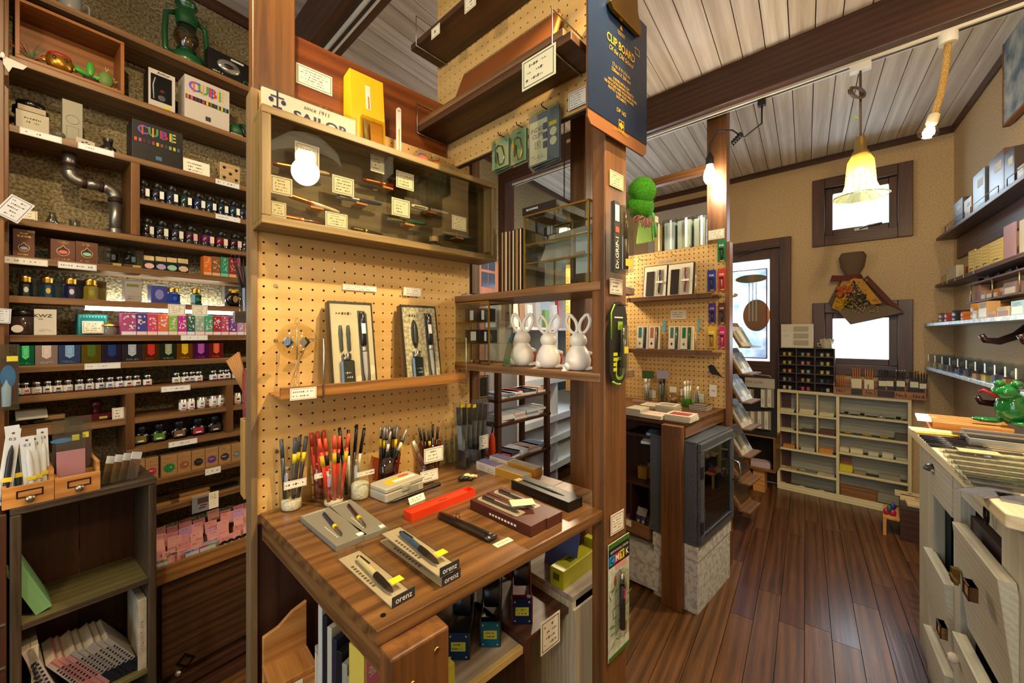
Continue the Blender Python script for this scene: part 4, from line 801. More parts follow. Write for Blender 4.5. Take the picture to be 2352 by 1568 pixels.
for i in range(7):x=-.03+i*.007;b.add([(x,-.026,.012),(x+.006,-.027,.012),(x+.003,-.029,.003),(x+.003,-.02,.012)],[(0,1,2),(1,3,2),(3,0,2),(0,3,1)])
b.obj('teeth',mt('#d8c89a',.5),cr_);MB().tube([(0,-.03,.05),(.012,-.034,.03),(.016,-.03,.005)],.006,6).obj('black_strap',BLACK,cr_)
# wooden niche box with plants standing on shelf one
nx=thing('niche_box','open wooden niche box with tiny plants on the upper ink shelf','box',A.P(0,0,0),A.rz);x0,x1=A.S(34),A.S(286);z0=SH[1];z1=A.Z(284,97)
NB={a:wood('#6a3c14','#95591f',a)for a in 'xyz'}
for a in((x0,x1,z0,z0+.009),(x0,x1,z1-.009,z1)):MB().box(a[0],a[1],0,.12,a[2],a[3]).obj('board',NB['x'],nx,.001)
for a in(x0,x1-.009):MB().box(a,a+.009,0,.12,z0+.009,z1-.009).obj('end_board',NB['z'],nx,.001)
MB().box(x0+.009,x1-.009,.112,.12,z0+.009,z1-.009).obj('back_board',NB['x'],nx)
NZ=z0+.009
def leafy(name,label,cat,u,builder):t=thing(name,label,cat,A.P(A.S(u,-.022),-.022,NZ),A.rz);t.scale=(1.25,1,1.35);builder(t);return t
def airp(t):
 for i in range(26):
  a=random.uniform(0,6.28);e=random.uniform(.3,1.3);L_=random.uniform(.03,.055);p=[(0,0,.004)]
  for k in range(1,4):f=k/3;p.append((L_*f*math.cos(a)*math.cos(e)*(1+.3*f),L_*f*math.sin(a)*math.cos(e)*.6,.004+L_*f*math.sin(e)*(1-.15*f)))
  MB().tube(p,.0022,4,None,.0003).obj('leaf',mt(('#8a1f28','#3a5a30','#a8303a','#33502e')[i%4],.5),t)
leafy('air_plant','spiky red and green air plant in the niche box','plant',72,airp)
def gold(t):
 MB().ball((0,0,.02),.024,.02,.021).ball((-.024,0,.018),.006,.004,.007).ball((.024,0,.018),.006,.004,.007).obj('head',mt('#9a6a1e',.25,.7),t);MB().ball((0,0,.034),.02,.017,.008).obj('red_cap',mt('#8a1f1c',.5),t)
 for x in(-.009,.009):MB().ball((x,-.018,.024),.0035,.002,.0035).obj('eye',BLACK,t)
leafy('gold_figurine','small gold head figurine with a red cap','figurine',137,gold)
def succ(t):
 for i,(a,e,L_)in enumerate(((0,.25,.034),(2.9,.45,.034),(3.6,.1,.03),(.6,-.1,.026),(1.5,1.4,.036))):
  MB().ball((L_*.55,0,0),L_*.52,.008,.0055,10,7,T(0,0,.014)@Rz(a)@Ry(-e)).obj('leaf',mt('#3d8a2c',.4),t)
 MB().lathe([(.012,0),(.014,.01),(.004,.012)],10).obj('pot',mt('#2a1c10',.8),t)
leafy('succulent','green rosette succulent with thick leaves in the niche box','plant',208,succ)
def cact(t):
 MB().ball((0,0,.02),.015,.013,.02).obj('stem',mt('#5a7030',.6),t);b=MB()
 for i in range(18):
  c_=((0,0,.04),(-.012,-.004,.014),(.013,-.003,.02),(.012,0,.004))[i%4];a=random.uniform(0,6.28);b.tube([c_,(c_[0]+.009*math.cos(a),c_[1]-.003,c_[2]+.009*math.sin(a)*.7+.003)],.0005,3)
 b.obj('spines',mt('#d8c8a0',.7),t)
leafy('cactus','small cactus with pale spines at the niche box end','plant',243,cact)
# S0: lantern, head lamp box, cup
ln=thing('oil_lantern','green hurricane oil lantern with glass globe on the top shelf','lantern',A.P(A.S(428,-.06),-.06,SH[0]),A.rz);LG_=mt('#0d4a22',.3,0,0,0,1.45,1,.5);hL=A.Z(428,-6,-.06)-SH[0];q=hL/.26
MB().lathe([(.052*q,0),(.056*q,.008*q),(.054*q,.03*q),(.03*q,.042*q),(.026*q,.055*q)],20).obj('fuel_tank',LG_,ln);MB().lathe([(.026*q,.055*q),(.03*q,.06*q),(.024*q,.066*q)],16).obj('burner',mt('#12381e',.4,.5),ln)
MB().lathe([(.022*q,.066*q),(.036*q,.095*q),(.036*q,.115*q),(.026*q,.15*q)],20,None,True,False).obj('glass_globe',film('#c9b694',.35),ln)
MB().lathe([(.03*q,.15*q),(.032*q,.165*q),(.034*q,.17*q),(.034*q,.195*q),(.024*q,.2*q),(.024*q,.22*q),(.034*q,.225*q),(.03*q,.24*q),(.012*q,.25*q)],20).obj('chimney',LG_,ln)
for s_ in(-1,1):MB().tube([(s_*.04*q,0,.02*q),(s_*.06*q,0,.04*q),(s_*.062*q,0,.1*q),(s_*.058*q,0,.17*q),(s_*.03*q,0,.185*q)],.009*q,10).obj('side_tube',LG_,ln)
MB().tube([(.062*q*math.cos(math.pi*i/12),-.012*q,.19*q+.012*q*math.sin(math.pi*i/12))for i in range(13)],.0015,5).obj('bail_wire',mt('#1a5a30',.4,.5),ln)
b=MB().tube([(.037*q*math.cos(a),.037*q*math.sin(a),.11*q+.012*q*math.sin(2*a))for a in[i*math.pi/10 for i in range(20)]],.0011,4,closed=True);b.obj('globe_guard',LG_,ln)
hl=thing('headlamp_box','black retail box with a clear-front headlamp next to the lantern','box',A.P(A.S(530,-.015),-.015,SH[0]),A.rz);w_=A.S(580,-.015)-A.S(480,-.015);h_=A.Z(530,131,-.015)-SH[0]
MB().box(-w_/2,w_/2,0,.05,0,h_).obj('body',mt('#0f0f0f',.4),hl,.001);MB().ball((-.006,0,h_*.52),w_*.27,.008,h_*.27).obj('headlamp',mt('#b8b8b0',.15,.8),hl);MB().ball((-.008,-.005,h_*.5),w_*.12,.006,h_*.1).obj('black_lens_bar',BLACK,hl);panel(hl,0,w_*.3,h_*.85,h_*.93,mt('#d0ccc4',.6),'white_label');frame_lines(hl,w_*.3,w_*.42,.006,.02,.001,mt('#3aa070',.5));scribble(hl,-w_*.45,-w_*.1,h_*.08,h_*.2,1,-.0006,INKW)
cp=thing('enamel_cup','grey enamel cup on the top shelf above the niche box','cup',A.P(A.S(160,-.05),-.05,SH[0]),A.rz);MB().lathe([(.02,0),(.024,.004),(.027,.07),(.025,.07),(.022,.006)],16,None,True,False).obj('body',mt('#8a8c8e',.3),cp);MB().tube([(.026,0,.055),(.042,0,.05),(.042,0,.025),(.025,0,.02)],.003,6).obj('handle',mt('#8a8c8e',.3),cp)
# pipe between shelves two and four
pp=thing('wall_pipe','galvanised steel pipe with two elbows fixed to the stucco wall','pipe',A.P(0,0,0),A.rz);o_=.07
def pw_(u,v):a,z=A.hit(u,v,-o_);return(a,o_,z)
def arc(p,q_,r,n=6):
 return[tuple(Vector(p).lerp(Vector(q_),i/n))for i in range(n+1)]
pa,pb_,pc_,pd_=pw_(159,346),pw_(159,412),pw_(265,440),pw_(265,534);pd_=(pc_[0],o_,SH[4]);pc_=(pc_[0],o_,pb_[2]-.003)
def fil(p,c,q_,r,n=7):
 p,c,q_=Vector(p),Vector(c),Vector(q_);a,b=c+(p-c).normalized()*r,c+(q_-c).normalized()*r
 return[tuple((1-t)**2*a+2*t*(1-t)*c+t*t*b)for t in[i/n for i in range(n+1)]]
R_=.0155;ST_=mt('#8d8b86',.32,.85)
f1,f2_=fil(pa,pb_,pc_,.03),fil(pb_,pc_,pd_,.03)
MB().tube([pa,f1[0]],R_,14).obj('upper_pipe',ST_,pp);MB().tube(f1,R_*1.15,14).obj('elbow',ST_,pp);MB().tube([f1[-1],f2_[0]],R_,14).obj('middle_pipe',ST_,pp);MB().tube(f2_,R_*1.15,14).obj('elbow',ST_,pp);MB().tube([f2_[-1],pd_],R_,14).obj('lower_pipe',ST_,pp)
MB().lathe([(R_*1.8,-.006),(R_*1.9,0),(R_*1.2,.001)],16,T(pa[0],o_,pa[2]+.002)).obj('flange',ST_,pp);MB().lathe([(R_*1.25,0),(R_*1.25,.022)],14,T(pd_[0],o_,pd_[2])).obj('foot_collar',ST_,pp)
RU=mt('#3a1f14',.6,.5)
for p,q_ in((Vector(pa).lerp(Vector(f1[0]),.75),Vector((0,0,1))),(Vector(f1[-1]).lerp(Vector(f2_[0]),.05),Vector(f2_[0])-Vector(f1[-1])),(Vector(f1[-1]).lerp(Vector(f2_[0]),.95),Vector(f2_[0])-Vector(f1[-1])),(Vector(f2_[-1]).lerp(Vector(pd_),.06),Vector((0,0,1)))):
 q_=q_.normalized();MB().tube([p-q_*.004,p+q_*.004],R_*1.17,14).obj('rust_band',RU,pp)
for i,(u,nm)in enumerate(((120,'flask'),(172,'beaker'))):
 t=thing('glass_'+nm,'small clear laboratory %s on the pipe shelf'%nm,nm,A.P(A.S(u,-.05),-.05,SH[4]),A.rz)
 prof=[(.016,0),(.018,.002),(.008,.025),(.006,.036),(.008,.04)]if nm=='flask' else[(.012,0),(.0125,.002),(.0125,.026),(.013,.027)]
 MB().lathe(prof,16,None,True,False).lathe([(p[0]*.92,p[1]+.0006)for p in prof],16,None,True,False).obj('glass_body',film('#dfe4e0',.5,.04),t)
 if nm=='flask':MB().lathe([(.0155,.001),(.016,.003),(.0145,.006)],14).obj('pink_liquid',mt('#c8806a',.2),t)
card(A,40,482,86,510,-.02,'cream bordered card on the pipe shelf by the side post','#6a5c3a',3,-.08)
# ================================================================ NEAR ISLAND GOODS
def zc(ox,oy,k):return lambda x,y:(ox+x/k,oy+y/k)
z1c,z2c,z6c,z7c,z5c,z4c,z3c=zc(560,920,3.92),zc(560,1168,3.92),zc(1000,850,4.704),zc(960,1168,3.92),zc(1000,600,4.704),zc(1000,300,4.704),zc(900,0,3.92)
z8c,zcc,zac=zc(560,600,3.92),zc(560,230,3.92),zc(560,0,3.92)
def rect(a,b,c,z):
 """ground rectangle from three pixel corners seen at height z: origin, length end, width end"""
 A_,B_,C_=gp(*a,z).to_2d(),gp(*b,z).to_2d(),gp(*c,z).to_2d();d=(B_-A_);L_=d.length;d/=L_;n_=Vector((-d.y,d.x));w_=(C_-A_).dot(n_)
 return A_,math.atan2(d.y,d.x),L_,w_
def tbox(name,a,b,c,h,z0,label,cat,mat=None,group=None,top=True,shrink=0):
 A_,rz_,L_,w_=rect(a,b,c,z0+(h if top else 0));t=thing(name,label,cat,(A_.x,A_.y,z0),rz_,group);t['L']=L_;t['W']=w_
 if mat:MB().box(0,L_,min(0,w_),max(0,w_),0,h).obj('body',mat,t,.0006)
 return t,L_,w_
UP=(0,0,0)
def top_text(s,size,mat,t,x,y,z,rot=0,**k):return text(s,size,mat,t,(x,y,z),(0,0,rot),**k)
# ---- pens in the wall case
def pen_between(fr,p,q,o,name,label,cols,group,r=.0058):
 a0,za=fr.hit(*p,o);a1,zb_=fr.hit(*q,o);t=thing(name,label,'fountain pen',fr.P((a0+a1)/2,o,(za+zb_)/2),fr.rz,group)
 L_=math.hypot(a1-a0,zb_-za);M_=Ry(math.atan2(-(zb_-za),a1-a0))@Ry(math.pi/2);pr=lambda x:(x-.5)*L_
 MB().lathe([(r*.5,pr(0)),(r*.8,pr(.02)),(r,pr(.06)),(r*1.05,pr(.46))],14,M_).obj('cap',mt(cols[0],.12,0,0,0,1.45,1,1.),t)
 MB().lathe([(r*1.1,pr(.42)),(r*1.1,pr(.47))],14,M_).obj('band',GOLD,t)
 MB().lathe([(r*.92,pr(.47)),(r*.95,pr(.6)),(r*.8,pr(.92)),(r*.4,pr(1))],14,M_).obj('barrel',mt(cols[1],.12,0,0,0,1.45,1,1.),t)
 MB().box(-.0012,.0012,-r*1.35,-r*.9,pr(.06),pr(.34),M_@Rz(math.pi/2)if False else M_).obj('clip',GOLD,t);return t
PW=(('#8a2018','#c8b090','clear red'),('#7a1c12','#6a160e','amber red'),('#a02c1c','#d8c8b0','orange and ivory'),('#4a70a8','#16224e','blue'),('#d8d0c4','#a8a49c','white marble'),('#b03020','#5a1812','red'),('#0e0e0e','#161616','black'),('#3a6a62','#28524a','green marble'),('#3a5a5a','#3a5a80','slate blue'))
PP=((260,570,770,665),(1070,715,1470,805),(400,855,860,1010),(830,865,1240,940),(1505,950,1840,1020),(350,1045,730,1120),(965,1150,1250,1215),(1290,1070,1645,1115),(1780,1190,2060,1240))
for(x0,y0,x1,y1),(c0_,c1_,nm)in zip(PP,PW):
 p,q=zcc(x0,y0),zcc(x1,y1);pen_between(CS,p,q,-.045,'fountain_pen','%s fountain pen resting on a peg inside the glass case'%nm,(c0_,c1_),'fountain pens in the glass case')
 a,z=CS.hit((p[0]*.45+q[0]*.55),(p[1]*.45+q[1]*.55),-.045);MB().box(a-.014,a+.014,.038,.07,z-.011,z-.0065).obj('pen_rest',HONEY['x'],pc)
PCC=(((460,395),(680,605),'behind the lamp reflection'),((240,690),(437,850),'at the lower left of the glass case'),((797,690),(992,850),'above the blue pen'),((1142,500),(1264,650),'facing sideways in the glass case'),((1372,650),(1530,800),'above the amber red pen'),((1332,890),(1494,1045),'above the green marble pen'),((238,915),(382,1050),'in the bottom corner of the glass case'),((735,1015),(934,1150),'below the orange and ivory pen'),((1874,1045),(2004,1170),'above the slate blue pen'))
for p,q,nm in PCC:card(CS,*zcc(*p),*zcc(*q),-.03,'blue-bordered price card '+nm,'#5a68a8',4)
s=CS.S(1001,-.03);t=thing('ink_bottle','black ink bottle with faceted wooden cap inside the glass case','ink bottle',CS.P(s,-.04,PCZ[0]+.0125),CS.rz);MB().lathe([(.017,0),(.019,.004),(.019,.02),(.012,.027)],14).obj('glass_body',mt('#0b0a09',.1,0,0,0,1.45,1,.8),t);MB().lathe([(.012,.027),(.0125,.041)],6,None,False).obj('cap',wood('#b89458','#d8b878','z'),t);scribble(t,-.012,.012,.006,.016,2,-.0192,INKW,'white_print')
# ---- things on top of the case
zt_=PCZ[1]
sg=thing('acrylic_sign','white acrylic block sign reading since 1911 SAILOR','sign',B.P(B.S(597,.045),.045,zt_-.0),B.rz);W_=B.S(821.5,.045)-B.S(597,.045);Hs=B.Z(597,187,.045)-zt_+.0
Hs=max(Hs,.05);MB().box(.004,W_-.004,.004,.012,0,Hs-.006).obj('white_core',mt('#e9e4d6',.5),sg);MB().box(0,W_,0,.016,0,Hs).obj('clear_block',film('#f4f4ee',.5,.02),sg,.001)
NAVY=mt('#23265e',.5);text('since 1911',Hs*.2,mt('#1c1a18',.5),sg,(W_*.55,.0036,Hs*.72),shear=.2);text('SAILOR',Hs*.44,NAVY,sg,(W_*.6,.0036,Hs*.33),bold=.03,wx=1.25)
b=MB();cx_,cz_=W_*.16,Hs*.62;b.box(-.0016,.0016,.003,.0037,-.014,.022,T(cx_,0,cz_));b.box(-.013,.013,.003,.0037,.006,.009,T(cx_,0,cz_));b.prism(ell(cx_-.012,cz_-.001,.005,.005,10),.003,.0037);b.prism(ell(cx_+.012,cz_-.001,.005,.005,10),.003,.0037);b.box(-.009,.009,.003,.0037,-.017,-.013,T(cx_,0,cz_));b.obj('anchor_mark',NAVY,sg)
yb=thing('thermometer_box','tall yellow box picturing a white thermometer above the glass case','box',B.P(B.S(810,.03),.03,zt_),B.rz,tilt=-.1);w_=B.S(886,.03)-B.S(808,.03);h_=B.Z(840,165,.02)-zt_
MB().box(0,w_,0,.05,0,h_).obj('body',mt('#e0b814',.45),yb,.0008);MB().box(w_*.44,w_*.58,-.0008,0,h_*.55,h_*.86).obj('thermometer_picture',mt('#e8e0d0',.5),yb);MB().box(w_*.5,w_*.54,-.0012,-.0006,h_*.56,h_*.72).obj('tube_picture',mt('#b87a2a',.5),yb);MB().box(w_*.25,w_*.92,-.012,-.001,.004,h_*.42).obj('blister',film('#e8dca8',.35,.05),yb);MB().box(w_*.5,w_*.85,-.008,-.003,.01,h_*.36).obj('brown_insert',mt('#b07a1e',.5),yb);MB().tube([(w_*.38,-.006,.01),(w_*.36,-.006,h_*.38)],.004,8).obj('glass_rod',mt('#9a9a98',.1,.3),yb)
th_=thing('thermometer','slim white stick thermometer on a round dome base','thermometer',B.P(B.S(916,.03),.03,zt_),B.rz);h_=B.Z(914,247,.03)-zt_
MB().box(-.006,.006,-.002,.004,.008,h_-.006).lathe([(.006,-.002),(.006,.004)],14,T(0,0,h_-.006)@Rx(-math.pi/2)).obj('white_stem',mt('#e8e2d2',.4),th_);MB().box(-.0018,.0018,-.0026,-.001,.012,h_*.6).obj('scale_tube',mt('#b8861e',.4),th_);MB().ball((0,0,.002),.018,.015,.012).obj('dome_base',mt('#e8e2d2',.4),th_)
for i,(u,v,c,r,nm)in enumerate(((969,343,'#d8604e',.024,'pink'),(1003,352,'#d8842a',.022,'orange'),(1035,366,'#4a6a80',.02,'blue'))):
 t=thing('squeeze_toy','%s round squeeze toy in clear film on the glass case'%nm,'toy',B.P(B.S(u,.02),.02,zt_),B.rz,'round squeeze toys');MB().ball((0,0,r*.9),r,r*.9,r*.9).obj('body',mt(c,.5),t);MB().ball((0,0,r*1.6),r*.6,r*.5,r*.4).obj('top_tuft',mt(('#4a5a90','#c84a2a','#6a8a5a')[i],.5),t)
 for x in(-.3,.3):MB().ball((x*r,-r*.85,r*.8),r*.1,r*.06,r*.13).obj('eye',mt('#a83030',.5),t)
 MB().hexa([(-r*1.15,-r,0),(r*1.15,-r,0),(r*1.15,r,0),(-r*1.15,r,0),(-r*.9,-r*.8,r*2.1),(r*.9,-r*.8,r*2),(r*.8,r*.7,r*2.1),(-r*.8,r*.7,r*2)]).obj('film_wrap',film('#eef0ee',.25),t)
card(B,680,160,763,205,-.029,'large green-ruled note pinned on the red brown panel','#3a5a34',5,name='note_card',cat='note')
# ---- small shelf on the pegboard
BS=Fr(*B.P(0,.099,0)[:2],E1);x0,x1=BS.S(642),BS.S(1069);zb_=BS.Z(642,919);bz=zb_+.006
ps=thing('peg_shelf','small stained shelf on wire brackets on the yellow lit pegboard','shelf',BS.P(0,0,0),BS.rz);SHW=wood('#6b441c','#a87438','x')
MB().box(x0,x1,.0,.095,zb_,zb_+.006).obj('shelf_board',SHW,ps,.0008);MB().box(x0,x1,-.008,.0,zb_,zb_+.026).obj('front_lip',SHW,ps,.001)
for u in(740,1066):
 x=BS.S(u);MB().tube([(x-.0,.095,zb_+.125),(x,-.0105,zb_+.125),(x,-.0105,zb_-.004),(x,.09,zb_-.004)],.0017,6).obj('wire_bracket',STEEL,ps)
card(BS,666,890,727,917,.0098,'red-framed price card on the front of the peg shelf','#c0486a',2,ink=mt('#7a5a9a',.8))
card(B,787,655,865,668,.003,'long pink-framed price slip above the ivory pen set','#b06a7a',2);card(B,926,661,967,680,.006,'small curled price card above the damask pen set','#b06a7a',3,.15)
def pen_set(TL,TR,BR,BL,pat,label):
 o0=.068;a0,a1=B.S(BL[0],o0),B.S(BR[0],o0);w_=a1-a0;zt2=B.Z((TL[0]+TR[0])/2,TL[1],o0-.036);h_=math.hypot(zt2-bz,.036);tl_=-math.atan2(.036,zt2-bz)
 t=thing('pen_gift_box',label,'pen set',B.P((a0+a1)/2,o0,bz),B.rz,'pen gift boxes on the peg shelf',tl_)
 MB().box(-w_/2,w_/2,.003,.022,0,h_).obj('box_body',wood('#3a2a18','#6b5232','z'),t,.0008);MB().box(-w_/2+.003,w_/2-.003,.0,.003,.004,h_-.005).obj('tray_card',pat,t)
 for a in((-w_/2,w_/2,0,.004),(-w_/2,w_/2,h_-.005,h_),(-w_/2,-w_/2+.003,.004,h_-.005),(w_/2-.003,w_/2,.004,h_-.005)):MB().box(a[0],a[1],-.002,.003,a[2],a[3]).obj('rim',mt('#241f19',.5),t)
 MB().box(-w_/2+.003,w_/2-.003,-.0016,-.0012,.004,h_-.005).obj('cover_film',film('#f8f8f2',.12),t)
 DG=mt('#4a4a48',.6);scribble(t,-w_*.36,w_*.02,h_*.82,h_*.9,1,-.0004,mt('#3a342c',.6),'title_print',1.)
 shape(t,[(w_*.14,h_*.06),(w_*.36,h_*.06),(w_*.36,h_*.86),(w_*.30,h_*.9),(w_*.14,h_*.9)],DG,'pen_recess',-.0004,.0004)
 MB().lathe([(.003,0),(.0065,.004),(.0072,h_*.36),(.005,h_*.4)],12,T(w_*.24,-.004,h_*.48)).obj('pen_cap',mt('#15120f',.15,0,0,0,1.45,1,.8),t);MB().lathe([(.0066,0),(.0066,.01)],12,T(w_*.24,-.004,h_*.42)).obj('band',STEEL,t);MB().lathe([(.002,0),(.005,.02),(.006,h_*.34)],12,T(w_*.24,-.004,h_*.07)).obj('pen_barrel',mt('#c8c4ba',.1,0,.4),t);MB().box(w_*.18,w_*.27,-.012,-.0105,h_*.62,h_*.74).obj('barcode_tag',INKW,t)
 MB().chbox(-w_*.32,-w_*.02,-.011,.0,h_*.05,h_*.32,.004).obj('ink_bottle_body',mt('#1a2420',.08,0,0,0,1.45,1,1.),t);MB().lathe([(.011,0),(.0115,.012),(.010,.014)],14,T(-w_*.17,-.002,h_*.33)).obj('bottle_cap',mt('#8a867c',.2,1.),t);scribble(t,-w_*.26,-w_*.08,h_*.1,h_*.2,2,-.0114,mt('#a8a49a',.5),'bottle_print')
 return t,w_,h_
t,w_,h_=pen_set((747.5,693),(851,697),(867,872),(765,878),mt('#d8d0ba',.6),'black-rimmed ivory gift box with pen, converters and dark ink bottle')
for x in(-.27,-.1):MB().lathe([(.002,0),(.004,.004),(.004,h_*.16),(.0048,h_*.2),(.003,h_*.3)],10,T(w_*x,-.003,h_*.42)).obj('converter',mt('#4a5450',.15,.4),t)
for(x,z,r)in((.1,.1,.009),(.3,.08,.01),(.38,.2,.012),(.2,.05,.008)):shape(t,ell(w_*x,h_*z,r,r,14),mt('#efeadc',.6),'cloud_print',-.0003,.0002)
DAM=rough_mat('#a8a290','#d6cfb8',110,.0,.6,.001,(.46,.54))
t,w_,h_=pen_set((923.5,702),(1007.7,704.6),(1015,858),(934,864),DAM,'damask patterned gift box with a dark pen and black ink bottle')
shape(t,ell(-w_*.17,h_*.62,w_*.1,h_*.19,16),mt('#2c2a26',.6),'oval_recess',-.0004,.0004);MB().lathe([(.002,0),(.004,.004),(.004,h_*.2),(.003,h_*.26)],10,T(-w_*.17,-.003,h_*.49)).obj('converter',mt('#4a4844',.2,.5),t)
# radiometer
rd=thing('light_mill','glass globe light mill with black diamond vanes on the peg shelf','light mill',B.P(B.S(682,.05),.05,bz),B.rz);hc=B.Z(682,784,.05)-bz;r=43/FPX*.9*.97
gm=film('#f6f2e4',.35,.02);MB().ball((0,0,hc),r,r,r,24,16).obj('glass_globe',gm,rd);MB().lathe([(.020,0),(.019,.003),(.008,.012),(.004,.03),(.006,.036),(.007,.042),(.004,.048),(.005,hc-r)],16,None,True,False).obj('glass_foot',gm,rd);MB().lathe([(.006,hc+r*.96),(.005,hc+r*1.12),(.002,hc+r*1.3)],12,None,True,False).obj('glass_tip',gm,rd);MB().tube([(0,0,hc-r),(0,0,hc+r)],.0014,6).obj('spindle',mt('#c8c4b8',.1,.6),rd)
for i in range(4):
 a=i*math.pi/2+.35;M_=T(0,0,hc-.002)@Rz(a)@T(r*.52,0,0);k=r*.3;MB().prism([(-k,0),(0,-k),(k,0),(0,k)],-.0004,.0004,'xz',M_).obj('vane',mt('#15130f' if i%2==0 else '#8a867c',.5),rd);
 # ---- jars with pens on the table
def jar(u,v,wpx,hpx,label,sand=0,kind='jar'):
 p=gp(u,v,TZ);r=wpx/2*p.y/FPX;h_=hpx*p.y/FPX;t=thing('pen_jar',label,'jar',(p.x,p.y,TZ),B.rz)
 MB().lathe([(r*.9,0),(r,.003),(r,h_*.78),(r*.86,h_*.84),(r*.9,h_*.86),(r*.86,h_*.89),(r*.9,h_*.92),(r*.86,h_*.95),(r*.88,h_)],20,None,True,False).lathe([(r*.9,.0006),(r*.93,.004),(r*.93,h_*.8)],20,None,True,False).obj('glass',film('#fafbf6',.3,.03),t)
 if sand:MB().lathe([(r*.86,.003),(r*.9,.006),(r*.9,h_*sand),(r*.6,h_*sand*1.12),(.001,h_*sand*1.05)],14).obj('white_beads',rough_mat('#d8d0ba','#f6f0e0',300,.8,.8),t)
 return t,p,r,h_
def stick(t,p,x,y,z0,lx,ly,L_,r,col1,col2,label,name='pencil',group=None,capL=.16,tip=False,cl=None,tag_=None):
 """pen standing in a jar: a thing of its own leaning by (lx, ly)"""
 d=Vector((lx,ly,1)).normalized();o=thing(name,label,'pen' if name!='pencil' else 'pencil',(p.x,p.y,TZ),B.rz,group);q=Vector((x,y,z0));P_=lambda f:tuple(q+d*L_*f)
 MB().tube([P_(0),P_(1-capL)],r,8).obj('barrel',mt(col1,.3),o);MB().tube([P_(1-capL),P_(1)],r*1.08,8,None,r*.95).obj('top_end',mt(col2,.3,.6 if cl else 0),o)
 if tag_:MB().tube([P_(.58),P_(.74)],r*1.12,8).obj('price_sticker',mt(tag_,.6),o)
 return o
t,p,r,h_=jar(669.7,1168,46,106,'glass jar of grey mechanical pencils beside the pegboard edge',.2)
for i,(x,lx)in enumerate(((-.012,-.06),(.002,.03),(.006,.1),(.012,.14))):stick(t,p,x,(-1)**i*.005,.025,lx,.02*i-.02,.135,.0042,'#30323a','#4a4d52','%s grey mechanical pencil in the jar by the pegboard edge'%ORD[i],'mechanical_pencil','grey mechanical pencils in a jar',.3,tag_='#d8c020' if i else None)
card_j=lambda u0,v0,u1,v1,base,lab:card(Fr(*gp(base[0],base[1]+8,TZ).to_2d(),E1),u0,v0,u1,v1,.004,lab,'#8a8a88',1)
card_j(652,1102,704,1120,(669.7,1172),'white name slip on the grey pencil jar')
t,p,r,h_=jar(736,1145,42,90,'glass jar of red pencils standing behind')
for i in range(3):stick(t,p,-.008+.008*i,.003*i,.006,-.08+.05*i,.02,.155,.0042,'#b8321e','#c8402a','%s red pencil in the rear jar'%ORD[i],'pencil','red pencils in the rear jar',.2)
t,p,r,h_=jar(766.6,1158,45,91,'front glass jar of red ribbed-end pencils',.12)
for i in range(5):stick(t,p,-.012+.006*i,.006*((i%2)*2-1),.006,-.14+.07*i,.02,.155-.006*(i%2),.0044,'#c23018','#d04a2c','%s red ribbed pencil in the front jar'%ORD[i],'pencil','red ribbed pencils in the front jar',.2,tag_='#15110f' if i%2 else '#c8a018')
card_j(722,1085,756,1097,(766,1150),'white name slip on the red pencil jar')
t,p,r,h_=jar(805,1138,40,95,'glass jar of black pens behind the white bead jar')
for i in range(4):stick(t,p,-.01+.007*i,.002*i,.006,-.1+.09*i,.0,.165-.01*(i%2),.004,'#d8d4cc' if i%2 else '#1a1613','#131110','%s black-capped pen in the jar behind the bead jar'%ORD[i],'ink_pen','black-capped pens in a jar',.4)
t,p,r,h_=jar(826.6,1143,43,97,'glass jar half filled with white beads',.34)
card_j(820,1081,860,1092,(830,1146),'white name slip on the bead jar')
def amber(u,v,wpx,hpx,label):
 p=gp(u,v,TZ);r=wpx/2*p.y/FPX;h_=hpx*p.y/FPX;t=thing('amber_glass',label,'glass',(p.x,p.y,TZ),B.rz)
 MB().lathe([(r*.74,0),(r*.76,.003),(r,h_),(r*.97,h_),(r*.72,.006),(.001,.006)],24,None,True,False).obj('glass',film('#d8962a',.5,.04),t);return t,p,r,h_
t,p,r,h_=amber(888,1104,64,62,'large amber glass full of drafting pencils')
for i in range(11):
 a=i*2.4;stick(t,p,.013*math.cos(a),.012*math.sin(a),.008,random.uniform(-.42,.45),random.uniform(-.1,.1),random.uniform(.125,.145),.0036,'#14241c' if i%3 else '#20201e','#b8b4aa','%s silver-topped drafting pencil in the large amber glass'%ORD[i],'drafting_pencil','drafting pencils in the large amber glass',.22,cl=1,tag_=('#d8c020','#e0dcd0','#d8b81a')[i%3])
t,p,r,h_=amber(988.6,1082,52,66,'small amber glass with black pens in clear bags')
for i in range(5):stick(t,p,-.012+.006*i,.004*(i%2),.008,-.2+.08*i,0,.125-.008*(i%3),.0036,'#1c1a18','#2a2826','%s black pen in the small amber glass'%ORD[i],'ink_pen','black pens in the small amber glass',.3,tag_='#c8b81e' if i==2 else None)
p_=gp(1000,1088,TZ);card(Fr(p_.x,p_.y,E1),974,1027,1018,1061,.006,'black-framed card on the small amber glass','#2a2a28',3)
t,p,r,h_=jar(980,1106,38,42,'low glass pot holding a brown leather pen',.0)
stick(t,p,.006,0,.006,-.42,.0,.12,.0055,'#4a2416','#c8b48a','brown leather fountain pen in the low glass pot','leather_pen',None,.3,cl=1)
p_=gp(985,1112,TZ);card(Fr(p_.x,p_.y,E1),967,1080,1007,1105,.012,'black-framed card leaning on the low glass pot','#2a2a28',3,-.1)
